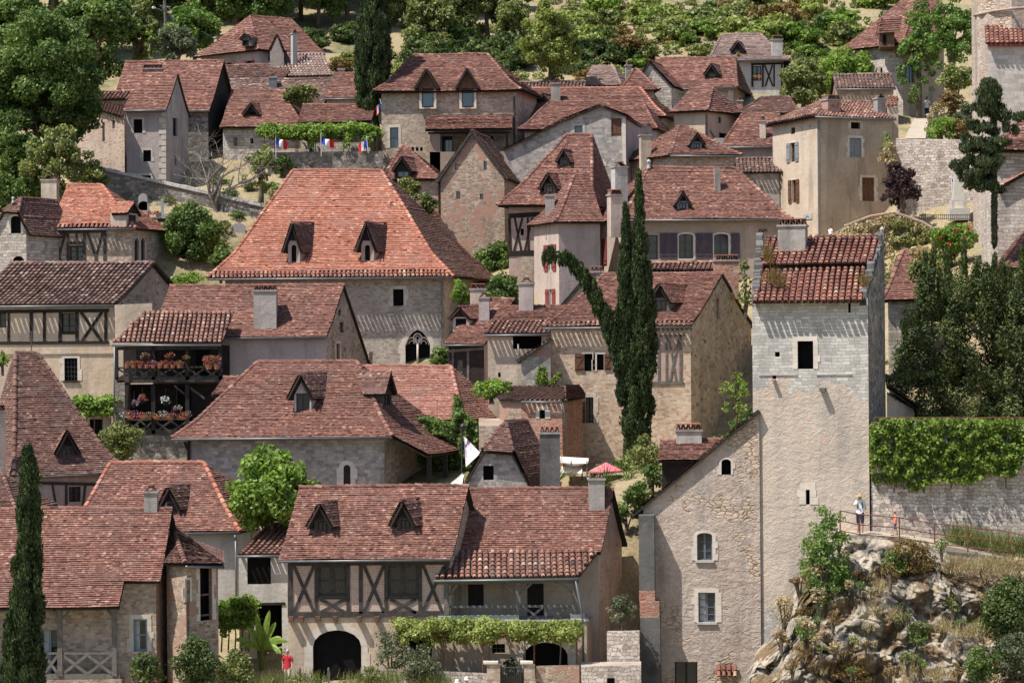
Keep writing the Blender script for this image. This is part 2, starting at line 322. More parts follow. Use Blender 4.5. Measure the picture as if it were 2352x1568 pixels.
def tiles(mb, L, R, tw=.16, ex=.14, th=.04, mi=0, board=1):
    rimmed(mb, L, R, .09, board)
    m = patch_len(L, R); n = max(2, int(m[-1]/ex)); ph = random.random()*6
    for i in range(n):
        t0 = i/n; t1 = min(1., (i+1.12)/n)
        l0, r0, l1, r1 = along(L, m, t0), along(R, m, t0), along(L, m, t1), along(R, m, t1)
        e = r0-l0 if (r0-l0).length > .02 else r1-l1
        w = (r0-l0).length
        if e.length < .02: continue
        e = e.normalized(); s1 = (l1-l0).dot(e); s2 = (r1-l0).dot(e)
        if abs((l1-l0-(r1-r0)).length) < .03*(l1-l0).length: s1 = 0; s2 = w; up = l1-l0
        else: up = l1-l0-e*s1
        nn = e.cross(up).normalized()
        if nn.z < 0: nn = -nn
        s = min(0, s1)-random.random()*tw*.5-(i % 2)*tw*.5; hi = max(w, s2); sag = random.gauss(0, .006)
        while s < hi:
            b = s+tw*random.uniform(.86, 1.14)
            a0, b0 = max(s, 0), min(b, w); a1, b1 = max(s, s1), min(b, s2)
            if b0-a0 < .03:
                if b1-a1 < .03: s = b; continue
                a0 = b0 = min(max((a1+b1)/2, 0), w)
            if b1-a1 < .02: a1 = b1 = min(max((a0+b0)/2, s1), s2)
            h = th+random.uniform(-.008, .014)+sag; sk = random.uniform(-.012, .012)
            pc = l0+e*s; wv = .075*(1+noise.noise(pc*.34))+.012*math.sin(s*1.3+i*.21+ph)
            A = l0+e*a0+nn*(h+wv)+up*sk; B = l0+e*b0+nn*(h+wv+random.uniform(-.008, .008))+up*(sk+random.uniform(-.03, .03))
            C = l0+e*b1+up+nn*(.004+wv); D = l0+e*a1+up+nn*(.004+wv); r = random.random()
            mb.poly([A, B, C, D], mi, r)
            mb.poly([A-nn*h, B-nn*h, B, A], mi, 0.)  # butt edge takes the darkest tone, painting a shade line under each course
            s = b+.006
def canal(mb, L, R, pitch=.27, ex=.36, mi=0, board=1, rad=None):
    m = patch_len(L, R); n = max(1, round(m[-1]/ex)); tb = min(.5, .26/m[-1])
    rimmed(mb, [along(L, m, tb)]+[q for q, c in zip(L, m) if c > tb*m[-1]+.01], [along(R, m, tb)]+[q for q, c in zip(R, m) if c > tb*m[-1]+.01], .1, board); rad = rad or pitch*.36
    seg = 5; cs = [(math.cos(math.pi*j/seg), math.sin(math.pi*j/seg)) for j in range(seg+1)]
    e0 = (R[0]-L[0]); smax = max([e0.length]+[(q-L[0]).dot(e0.normalized()) for q in R]); smin = min([0]+[(q-L[0]).dot(e0.normalized()) for q in L])
    if (L[0]-L[-1]-(R[0]-R[-1])).length < .05*(L[0]-L[-1]).length: smin = 0; smax = e0.length
    e0 = e0.normalized(); base = L[0]
    nc = int((smax-smin)/pitch)+1; jit = [random.uniform(-.02, .02) for _ in range(nc+2)]
    for i in range(n):
        t0 = max(0, (i-.1)/n); t1 = min(1., (i+1)/n)
        l0, r0, l1, r1 = along(L, m, t0), along(R, m, t0), along(L, m, t1), along(R, m, t1)
        par = (L[0]-L[-1]-(R[0]-R[-1])).length < .05*(L[0]-L[-1]).length
        up = (l1+r1)/2-(l0+r0)/2; up = l1-l0 if par else up-e0*up.dot(e0)
        nn = e0.cross(up).normalized(); nn = nn if nn.z > 0 else -nn
        a0, b0, a1, b1 = [(q-base).dot(e0) for q in (l0, r0, l1, r1)]
        if par: a0 = a1 = 0; b0 = b1 = (r0-l0).length
        mid0 = l0-e0*a0
        lo = min(a0, a1); hi = max(b0, b1)
        if i: mb.poly([l0+nn*.01, r0+nn*.01, r1+nn*.012, l1+nn*.012], mi, .12)
        for c in range(nc):
            x = smin+(c+.5)*pitch+jit[c]
            xm = (max(a0, a1)+min(a0, a1))/2
            if x < (a0+a1)/2+.02 or x > (b0+b1)/2-.02: continue
            r = random.random(); rb = rad*random.uniform(.95, 1.12); rt = rad*.84
            wv = .05*(1+noise.noise((mid0+e0*x)*.42)); wq = .05*(1+noise.noise((mid0+e0*x+up)*.42))
            o = mid0+e0*(x+random.uniform(-.014, .014))+nn*(.035+random.uniform(0, .016)+wv)+up*random.uniform(-.05, .04); q = mid0+e0*x+up*1.02+nn*wq
            k = len(mb.v)
            for cx, cz in cs: mb.v.append(o+e0*(-cx*rb)+nn*(cz*rb))
            for cx, cz in cs: mb.v.append(q+e0*(-cx*rt)+nn*(cz*rt))
            for j in range(seg):
                mb.f.append((k+j, k+j+1, k+seg+2+j, k+seg+1+j)); mb.m.append(mi); mb.r.append(r); mb.uv.append(None)
            mb.f.append(tuple(k+j for j in range(seg, -1, -1))); mb.m.append(mi); mb.r.append(.02); mb.uv.append(None)
def caps(mb, pts, rad=.12, step=.36, mi=0, th=0):
    m = patch_len(pts, pts); n = max(1, int(m[-1]/step)); seg = 5
    for i in range(n):
        a = along(pts, m, i/n); b = along(pts, m, min(1, (i+1.06)/n)); d = (b-a)
        if d.length < .02: continue
        d = d.normalized(); e = d.cross(Z).normalized(); nn = e.cross(d).normalized(); r = random.random()
        oa, ob = .075*(1+noise.noise(a*.34)), .075*(1+noise.noise(b*.34))
        a = a+nn*(.035+random.uniform(-.008, .012)-rad*.35+oa); b = b+nn*(.005-rad*.35+ob); k = len(mb.v)
        for j in range(seg+1):
            w = math.pi*j/seg; mb.v.append(a+e*(math.cos(w)*rad*1.05)+nn*(math.sin(w)*rad*1.05))
        for j in range(seg+1):
            w = math.pi*j/seg; mb.v.append(b+e*(math.cos(w)*rad*.92)+nn*(math.sin(w)*rad*.92))
        for j in range(seg): mb.f.append((k+j, k+j+1, k+seg+2+j, k+seg+1+j)); mb.m.append(mi); mb.r.append(r); mb.uv.append(None)
        mb.f.append(tuple(k+j for j in range(seg, -1, -1))); mb.m.append(mi); mb.r.append(r*.4); mb.uv.append(None)
# ---------------------------------------------------------------- walls
class Face:
    def __init__(s, o, a, n):
        s.o = V((o[0], o[1], 0)); s.a = V((a[0], a[1], 0)).normalized(); s.n = V((n[0], n[1], 0)).normalized(); s.holes = []; s.out = None; s.mi = 0
    def sz(s, px, py):
        d = ray(px, py); t = s.o.dot(s.n)/d.dot(s.n); p = d*t; return ((p-s.o).dot(s.a), p.z)
    def pt(s, q, off=0.): return s.o+s.a*q[0]+Z*q[1]+s.n*off
    def px(s, x, y, off=0.): return s.pt(s.sz(x, y), off)
def pxface(xa, Ya, xb, Yb, y=784):
    a = P(xa, y, Ya); b = P(xb, y, Yb); d = b-a; n = V((d.y, -d.x, 0))
    if n.dot(a) > 0: n = -n
    return Face(a, d, n)
def emit(mb, f, out, holes=(), mi=0, depth=.24):
    polys = [[V((q[0], q[1], 0)) for q in out]]+[[V((q[0], q[1], 0)) for q in h] for h in holes]
    flat = [q for pl in polys for q in pl]
    k = len(mb.v); mb.v.extend([f.pt(q) for q in flat]); rr = random.random()
    for t in tessellate_polygon(polys):
        a, b, c = [mb.v[k+i] for i in t]
        if (b-a).cross(c-a).dot(f.n) < 0: t = (t[0], t[2], t[1])
        mb.f.append(tuple(k+i for i in t)); mb.m.append(mi); mb.r.append(rr); mb.uv.append([(flat[i].x, flat[i].y) for i in t]); mb.hasuv = True
    for h in holes:
        for q, w in zip(h, list(h[1:])+[h[0]]): mb.poly([f.pt(q), f.pt(w), f.pt(w, -depth), f.pt(q, -depth)], mi)
def opening(x0, z0, x1, z1, arch=0., pointed=False):
    if not arch: return [(x0, z0), (x1, z0), (x1, z1), (x0, z1)]
    w = x1-x0; pts = [(x0, z0), (x1, z0)]; n = 8
    if pointed:
        for j in range(n+1):
            t = j/n; ang = t*math.pi
            pts.append(((x0+x1)/2+w/2*math.cos(ang), z1-arch+arch*(1-abs(math.cos(ang))**1.6)**.75))
        return pts
    for j in range(n+1):
        ang = math.pi*j/n; pts.append(((x0+x1)/2+w/2*math.cos(ang), z1-arch+arch*math.sin(ang)))
    return pts
def closed_shutter(mb, f, x0, z0, x1, z1, off, zb=True):
    w = x1-x0; n = max(2, round(w/.2))
    for j in range(n): mb.box(f.pt((x0+w*j/n, z0), off), f.a*(w/n-.008), Z*(z1-z0), f.n*.035)
    for q in (.14, .82): mb.box(f.pt((x0+.02, z0+(z1-z0)*q), off+.037), f.a*(w-.04), Z*.09, f.n*.025)
    if zb: mb.beam(f.pt((x0+.06, z0+(z1-z0)*.2), off+.037), f.pt((x1-.06, z0+(z1-z0)*.8), off+.037), .08, .022, f.n)
def window(house, f, x0, y0, x1, y1, st='dark', **k):
    """st: words - dark | glass | blue | leaded | closed, plus frame options in k"""
    (a, zt) = f.sz(x0, (y0+y1)/2); (b, _) = f.sz(x1, (y0+y1)/2)
    xm = (x0+x1)/2; zt = f.sz(xm, y0)[1]; zb = f.sz(xm, y1)[1]
    if b < a: a, b = b, a
    arch = k.get('arch', 0)*(b-a); h = opening(a, zb, b, zt, arch, k.get('pointed', False)); f.holes.append(h)
    dp = k.get('depth', .2); name = k.get('name', 'window'); mb = MB(); root = house.root
    frame = k.get('frame', 'frame_dark'); g = {'dark': 'void', 'glass': 'glass', 'blue': 'glass_blue', 'leaded': 'leaded', 'closed': 'void'}[st]
    H = b-a; T = zt-zb
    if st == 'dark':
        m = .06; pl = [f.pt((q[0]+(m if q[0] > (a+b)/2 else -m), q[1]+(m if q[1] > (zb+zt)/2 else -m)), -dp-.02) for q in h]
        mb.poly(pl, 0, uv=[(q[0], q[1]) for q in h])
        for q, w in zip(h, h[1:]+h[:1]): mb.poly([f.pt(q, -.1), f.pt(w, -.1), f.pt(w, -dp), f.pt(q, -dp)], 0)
        if k.get('bars'):
            nx, nz = k['bars']; 
            for j in range(1, nx): mb.box(f.pt((a+H*j/nx-.015, zb), -.12), f.a*.03, Z*T, f.n*.03, 1)
            for j in range(1, nz): mb.box(f.pt((a, zb+T*j/nz-.015), -.11), f.a*H, Z*.03, f.n*.03, 1)
        w = mb.build(name, ['void', k.get('frame', 'iron')], root)
    else:
        nx, nz = k.get('grid', (2, 3)); fw = k.get('fw', .05)
        for (p, q, r_, s_) in ((a, zb, fw, T), (b-fw, zb, fw, T), (a+fw, zb, H-2*fw, fw), (a+fw, zt-fw-arch*.0, H-2*fw, fw)):
            mb.box(f.pt((p, q), -dp), f.a*r_, Z*s_, f.n*.06)
        for j in range(1, nx):
            ww = fw*1.5 if (j*2 == nx) else fw*.5
            mb.box(f.pt((a+H*j/nx-ww/2, zb+fw), -dp), f.a*ww, Z*(T-2*fw), f.n*.055)
        for j in range(1, nz): mb.box(f.pt((a+fw, zb+T*j/nz-fw*.25), -dp), f.a*(H-2*fw), Z*fw*.5, f.n*.05)
        w = mb.build(name, frame, root)
        p = MB(); pl = [(q[0], q[1]) for q in h]; p.poly([f.pt(q, -dp-.005) for q in pl], 0, uv=pl)
        p.build('pane', g, w)
        if k.get('curtain'):
            p = MB(); p.poly([f.pt((a+H*u_, z_), -dp-.002) for u_, z_ in ((.08, zb+.05), (.42, zb+.05), (.42, zt-.05), (.08, zt-.05))]); p.build('curtain', 'curtain', w)
    if st == 'closed':
        s = MB()
        for j in range(2): closed_shutter(s, f, a+H*j/2+.005, zb, a+H*(j+1)/2-.005, zt, -.12, k.get('z', False)); 
        s.build('shutter', k.get('shut', 'shutter_brown'), w)
    for side in k.get('open', ''):
        s = MB(); wd = k.get('sw', .55)*H; ang = math.radians(k.get('ang', 0))
        if ang:
            hin = f.pt((a, 0), .02) if side == 'l' else f.pt((b, 0), .02); dr = (-f.a if side == 'l' else f.a)*math.cos(ang)+f.n*math.sin(ang)
            nn = f.n*math.cos(ang)+(f.a if side == 'l' else -f.a)*math.sin(ang); g2 = Face(hin, dr, nn); closed_shutter(s, g2, 0, zb, wd, zt, 0)
        elif side == 'l': closed_shutter(s, f, a-wd-.02, zb, a-.02, zt, .03)
        else: closed_shutter(s, f, b+.02, zb, b+wd+.02, zt, .03)
        s.build('shutter', k.get('shut', 'shutter_brown'), w)
    if k.get('sur'):
        s = MB(); c = k['sur']; sw = k.get('surw', .16); off = -.02; d = f.n*.045
        if arch:
            pts = [q for q in h[2:]]; ext = [((q[0]-(a+b)/2)*(1+2*sw/H)+(a+b)/2, (q[1]-(zt-arch))*(1+sw/max(arch, .2))+(zt-arch)) for q in pts]
            for q, r2, w2, e2 in zip(pts, pts[1:], ext, ext[1:]): s.poly([f.pt(q, .025), f.pt(r2, .025), f.pt(e2, .025), f.pt(w2, .025)]); s.poly([f.pt(w2, .025), f.pt(e2, .025), f.pt(e2, 0), f.pt(w2, 0)])
        else: s.box(f.pt((a-sw*.9, zt), off), f.a*(H+1.8*sw), Z*sw, d)
        n = max(2, round((T-arch)/.3))
        for j in range(n):
            e = random.choice((0, .1))
            z0 = zb+(T-arch)*j/n
            s.box(f.pt((a-sw-e, z0+.004), off), f.a*(sw+e), Z*((T-arch)/n-.008), d); e = random.choice((0, .1))
            s.box(f.pt((b, z0+.004), off), f.a*(sw+e), Z*((T-arch)/n-.008), d)
        s.build('surround', c, w)
    if k.get('sill'):
        s = MB(); s.box(f.pt((a-.08, zb-.1), -.05), f.a*(H+.16), Z*.1, f.n*.15); s.build('sill', k['sill'], w)
    return w
class Base:
    def start(s, name, label, cat, loc, group=None):
        s.root = thing(name, label, cat, loc, group); s.faces = {}
    def win(s, fc, x0, y0, x1, y1, st='dark', **k): return window(s, s.faces[fc], x0, y0, x1, y1, st, **k)
    def beams(s, fc, segs, mat='timber', w=.2, h=.035, name='timber_frame', off=.004):
        f = s.faces[fc]; mb = MB(); i = 0
        for g in segs:
            i += 1; mb.beam(f.px(g[0], g[1], off+.0025*(i % 4)), f.px(g[2], g[3], off+.0025*(i % 4)), g[4] if len(g) > 4 else w, h, f.n)
        return mb.build(name, mat, s.root)
    def panel(s, fc, x0, y0, x1, y1, mat, off=.012, name='infill_panel'):
        f = s.faces[fc]; c = [f.sz(x0, y1), f.sz(x1, y1), f.sz(x1, y0), f.sz(x0, y0)]; mb = MB()
        mb.poly([f.pt(q, off) for q in c], 0, uv=c)
        for q, w in zip(c, c[1:]+c[:1]): mb.poly([f.pt(q, off), f.pt(w, off), f.pt(w, -.02), f.pt(q, -.02)])
        return mb.build(name, mat, s.root)
    def part(s, name, mat, boxes, parent=None):     # boxes: (face, x0,y0,x1,y1, back, out)
        mb = MB()
        for (fc, x0, y0, x1, y1, b, o) in boxes:
            f = s.faces[fc]; p = f.sz(x0, y1); q = f.sz(x1, y0)
            mb.box(f.pt((p[0], p[1]), b), f.a*(q[0]-p[0]), Z*(q[1]-p[1]), f.n*(o-b))
        return mb.build(name, mat, parent or s.root)
    def walls(s, mats, name='wall'):
        mb = MB()
        for f in s.faces.values():
            if f.out: emit(mb, f, f.out, f.holes, f.mi)
        return mb.build(name, mats, s.root)
    def roofplane(s, px, py):
        d = ray(px, py); o, n = s.rp; return d*(o.dot(n)/d.dot(n))
    def chim(s, x0, x1, yt, yb, Y=None, mat='plaster_grey', cap=0, dep=.8, lead=False, ax=None, name='chimney'):
        xm = (x0+x1)/2
        if Y is None: B = s.roofplane(xm, yb)
        else: B = P(xm, yb, Y)
        Yd = B.y; w = (x1-x0)/F*Yd; zt = P(xm, yt, Yd).z; a = (ax or s.u).copy(); b = V((-a.y, a.x, 0)); d = w*dep
        ch = .36 if cap in (0, 1) else .12
        if cap == 3: ch = .0
        o = B-a*w/2; o.z = B.z-1.2; mb = MB(); H = zt-ch-o.z
        mb.box(o, a*w, b*d, Z*H); c = mb.build(name, mat, s.root)
        k = MB(); o2 = V((o.x, o.y, zt-ch)); 
        if cap != 3: k.box(o2-a*.06-b*.06, a*(w+.12), b*(d+.12), Z*.09, 0)
        zc = Z*.09
        if cap == 0:      # two tiles leaned together
            k.poly([o2+zc+b*.03, o2+zc+a*w*.14+b*.03, o2+Z*ch+a*w*.5+b*.03, o2+Z*ch+a*w*.42+b*.03], 1)
            for sx in (.08, .92):
                k.beam(o2+zc+a*w*sx+b*.02, o2+Z*ch+a*w*.5+b*.02, .07, d-.04, b, 1)
            k.box(o2+Z*(ch-.03)+a*w*.3-b*.02, a*w*.4, b*(d+.04), Z*.05, 1)
        elif cap == 1:    # a row of leaning tiles
            n = max(3, round(w/.26))
            for j in range(n):
                xa = a*(w*(j+.12)/n); xb = a*(w*(j+.88)/n); xc = a*(w*(j+.5)/n)
                k.beam(o2+zc+xa+b*.04, o2+Z*ch+xc+b*.04, .06, d-.08, b, 1); k.beam(o2+zc+xb+b*.04, o2+Z*ch+xc+b*.04, .06, d-.08, b, 1)
            k.box(o2+Z*(ch-.02)+a*.05-b*.02, a*(w-.1), b*(d+.04), Z*.05, 2)
        elif cap == 2:
            k.box(o2+zc+a*w*.2+b*d*.2, a*w*.6, b*d*.6, Z*.1, 1)
        if cap != 3: k.build('chimney_cap', ['cement', 'tile_brown', 'tile_orange'], c)
        if lead:
            l = MB(); t_ = B-a*(w/2+.07)-b*.09-Z*.12; l.box(t_, a*(w+.14), b*.12, Z*.17); l.build('flashing', 'lead', c)
        return c
    def dorm(s, x0, x1, ya, ye, yb, wall='timber', roof=None, win=(.18, .08, .82, .86), st='dark', ov=.16, side='F', gable='timber_dark', lead=False, pane=None, grid=(2, 2), ex=.13, oe=.14, arch=0, back=None):
        u, n = (s.u, s.nf) if side == 'F' else (s.ur, s.nr)
        xm = (x0+x1)/2; d = ray(xm, yb); o, rn = s.rp if side == 'F' else s.rpr
        B = d*(o.dot(rn)/d.dot(rn)); f = Face(B, u, n)
        a = f.sz(x0, yb)[0]; b = f.sz(x1, yb)[0]; a, b = min(a, b), max(a, b); za = f.sz(xm, ya)[1]; ze = f.sz(xm, ye)[1]; zb = B.z-.25
        bv = -n
        if side == 'F':          # the cheeks run back with the skew of the house
            bv = s.v/abs(s.v.dot(n)); bv = bv+u*.22
        tanp = -rn.dot(bv)/rn.z; back = back or (za-B.z)/max(tanp, .4)+.25
        be = min(back, (ze-B.z)/max(tanp, .4)+.35); mb = MB(); W = b-a; T = ze-B.z
        def bp(q, k): return f.pt(q)+bv*k
        h = opening(a+W*win[0], B.z+T*win[1], a+W*win[2], B.z+T*win[3], arch*W)
        emit(mb, f, [(a, zb), (b, zb), (b, ze), (a, ze)], [h], 0, .1)
        emit(mb, f, [(a, ze), (b, ze), ((a+b)/2, za-.1)], (), 1)
        mb.poly([bp((a, zb), 0), bp((a, ze), 0), bp((a, ze), be), bp((a, zb), be)], 0); mb.poly([bp((b, ze), 0), bp((b, zb), 0), bp((b, zb), be), bp((b, ze), be)], 0)
        dm = mb.build('dormer', [wall, gable], s.root)
        r = MB(); sl = (za-ze)/(W/2); m = (a+b)/2
        R0 = bp((m, za), -ov); R1 = bp((m, za), back)
        for sg, q in ((-1, a-oe), (1, b+oe)):
            z_ = za-abs(q-m)*sl; E0 = bp((q, z_), -ov); E1 = bp((q, z_), (z_-B.z)/max(tanp, .4)+.3)
            if sg < 0: tiles(r, [E1, R1], [E0, R0], .16, ex, .025)
            else: tiles(r, [E0, R0], [E1, R1], .16, ex, .025)
        caps(r, [R0, R1], .09, .3)
        r.build('dormer_roof', [roof or s.tile, 'timber_dark'], dm)
        w = MB(); P4 = [f.pt(q, -.1) for q in h]; w.poly(P4, 0, uv=list(h))
        if pane:
            xs = [q[0] for q in h]; zs = [q[1] for q in h]; X0, X1, Z0, Z1 = min(xs), max(xs), min(zs), max(zs); fw = .05
            for (p, q, r_, s_) in ((X0, Z0, fw, Z1-Z0), (X1-fw, Z0, fw, Z1-Z0), (X0+fw, Z0, X1-X0-2*fw, fw), (X0+fw, Z1-fw, X1-X0-2*fw, fw), ((X0+X1)/2-.02, Z0+fw, .04, Z1-Z0-2*fw)):
                w.box(f.pt((p, q), -.095), f.a*r_, Z*s_, f.n*.05, 1)
        w.build('window', [pane or 'void', 'frame_dark' if pane != 'leaded' else 'timber_dark'], dm)
        if lead:
            l = MB(); l.box(f.pt((a-.05, B.z-.12), .0), f.a*(W+.1), Z*.14, f.n*.1); l.build('flashing', 'lead', dm)
        return dm
    def gutter(s, p, q, down=None, mat='zinc'):
        mb = MB(); mb.tube([p, q], .065, 6)
        if down: mb.tube(down, .05, 6)
        return mb.build('gutter', mat, s.root, True)
class House(Base):
    def __init__(s, name, label, x0, x1, Y, ey, by, ridge, r=-3, k=14, D=None, pitch=50, ends='gg', oe=.4, og=.16, tile='tile_pink', wall='stone', flare=.85, kind='flat', rf=.5, ex=.14, tw=.16, cb=0, cat='house', gut=True, group=None, wallR=None, wallL=None, fnd=2.5, extR=None, pitchc=.27, exc=.36, capm=None, verge='timber_dark', hidden=''):
        r = math.radians(r); k = math.radians(k); s.u = u = V((math.cos(r), math.sin(r), 0)); v = V((math.sin(k), math.cos(k), 0)); s.v = v
        s.nf = V((math.sin(r), -math.cos(r), 0)); s.ur = v; s.nr = V((math.cos(k), -math.sin(k), 0)); s.tile = tile
        xm = (x0+x1)/2; c = P(xm, ey, Y); f = Face(c, u, s.nf)
        q0 = f.sz(x0, ey)[0]; q1 = f.sz(x1, ey)[0]; FL = f.pt((q0, 0)); W = q1-q0; ze = c.z; zb = P(xm, by, Y).z; s.W = W
        co = abs(v.dot(s.nf)); oev = oe/co
        rx0, rx1, ry = ridge
        def zr_at(Dd):
            m_ = FL+u*W/2+v*rf*Dd; return P((rx0+rx1)/2, ry, m_.y).z
        if D is None:
            D = 6.
            for _ in range(12): D = max(2., ((zr_at(D)-ze)/math.tan(math.radians(pitch))-oe)/co/rf)
        zr = zr_at(D); s.D = D
        def pt(a, b, z): return FL+u*a+v*b+Z*z
        s.pt = pt
        rl = Face(FL+v*rf*D, u, s.nf)
        A0 = rl.sz(rx0, ry)[0] if ends[0] == 'h' else -og
        A1 = rl.sz(rx1, ry)[0] if ends[1] == 'h' else W+og
        eL = -oe if ends[0] == 'h' else -og; eR = W+oe if ends[1] == 'h' else W+og
        TS = [0, .14, .3, .6, 1]
        def hf(t):
            if t < .3: return t*flare
            return .3*flare+(t-.3)*(1-.3*flare)/.7
        s.start(name, label, cat, FL+u*W/2+Z*(zb-fnd), group)
        slope = (zr-ze)/(rf*D+oev); b1 = D+oev; zeb = zr-slope*((1-rf)*D+oev) if rf != .5 else ze
        front = ([pt(lerp(eL, A0, t), lerp(-oev, rf*D, t), ze+(zr-ze)*hf(t)) for t in TS], [pt(lerp(eR, A1, t), lerp(-oev, rf*D, t), ze+(zr-ze)*hf(t)) for t in TS])
        backp = ([pt(lerp(eR, A1, t), lerp(b1, rf*D, t), zeb+(zr-zeb)*hf(t)) for t in TS], [pt(lerp(eL, A0, t), lerp(b1, rf*D, t), zeb+(zr-zeb)*hf(t)) for t in TS])
        s.front = front; s.back = backp
        o = (front[0][3]+front[1][3])/2; e1 = front[1][2]-front[0][2]; n = e1.cross(front[0][4]-front[0][2]).normalized(); s.rp = (o, n if n.z > 0 else -n)
        mb = MB(); kw = dict(tw=tw, ex=ex)
        if kind == 'canal':
            canal(mb, front[0], front[1], pitchc, exc)
            tiles(mb, backp[0], backp[1], .3, .4)
        else:
            if cb:
                m = patch_len(*front); cutL = along(front[0], m, cb); cutR = along(front[1], m, cb)
                canal(mb, [front[0][0], cutL], [front[1][0], cutR], pitchc, cb*m[-1]/max(1, round(cb*m[-1]/.34)), 2)
                tsel = [i for i in range(5) if m[i] > cb*m[-1]+.05]
                tiles(mb, [cutL]+[front[0][i] for i in tsel], [cutR]+[front[1][i] for i in tsel], **kw)
            else: tiles(mb, front[0], front[1], **kw)
            tiles(mb, backp[0], backp[1], tw=.3, ex=.3)
        if ends[1] == 'h':
            tiles(mb, front[1], backp[0], **kw); e1 = backp[0][2]-front[1][2]; n = e1.cross(front[1][4]-front[1][2]).normalized()
            s.rpr = ((front[1][3]+backp[0][3])/2, n if n.z > 0 else -n)
            if extR:
                du, dz, db = extR; A = front[1][0]; B = backp[0][0]
                tiles(mb, [A+u*du+Z*dz+v*db, A], [B+u*du+Z*dz, B], **kw)
        if ends[0] == 'h': tiles(mb, backp[1], front[0], **kw)
        mats = [('canal' if kind == 'canal' and tile == 'tile_pink' else tile), verge, {'tile_orange': 'canal_red'}.get(tile, 'canal')]
        s.roof = mb.build('roof', mats, s.root)
        cp = MB(); caps(cp, [front[0][-1]-u*.02, front[1][-1]+u*.02])
        if ends[1] == 'h': caps(cp, front[1])
        if ends[0] == 'h': caps(cp, front[0])
        cp.build('ridge_cap', capm or mats[0], s.roof)
        tw_ = oev/(rf*D+oev); top = ze+(zr-ze)*hf(tw_)-.08; twb = oev/((1-rf)*D+oev); topb = zeb+(zr-zeb)*hf(twb)-.08
        s.top = top; s.zb = zb; zb2 = zb-fnd; s.ze = ze; s.zr = zr
        FR = FL+u*W; BL = FL+v*D; BR = FR+v*D; DL = D
        def gab(h):
            pts = [(0, zb2), (D, zb2)]
            if h: return pts+[(D, topb), (0, top)]
            for t in (.02+twb, .3, .6, 1):
                if t >= twb: pts.append((D+oev-(b1-rf*D)*t, zeb+(zr-zeb)*hf(t)-.08))
            for t in (.6, .3, tw_+.02):
                if t >= tw_: pts.append((-oev+(rf*D+oev)*t, ze+(zr-ze)*hf(t)-.08))
            pts[-1] = (0, top); pts[2] = (D, topb)
            return pts
        nF = s.nf; nR = V((v.y, -v.x, 0)); nR = nR if nR.dot(u) > 0 else -nR
        for nm, O, a, nn, out, mi in (('F', FL, u, nF, [(0, zb2), (W, zb2), (W, top), (0, top)], 0), ('R', FR, v, nR, gab(ends[1] == 'h'), 1 if wallR else 0),
                                  ('L', FL, v, -nR, gab(ends[0] == 'h'), 2 if wallL else 0), ('B', BL, u, -nF, [(0, zb2), (W, zb2), (W, topb), (0, topb)], 0)):
            g = Face(O, a, nn); g.out = out; g.mi = mi; s.faces[nm] = g
        s.mats = [wall, wallR or wall, wallL or wall]
        if gut:
            A = front[0][0]-Z*.02+s.nf*.06; B = front[1][0]-Z*.02+s.nf*.06; s.gutter(A, B)
    def done(s): s.walls(s.mats); return s
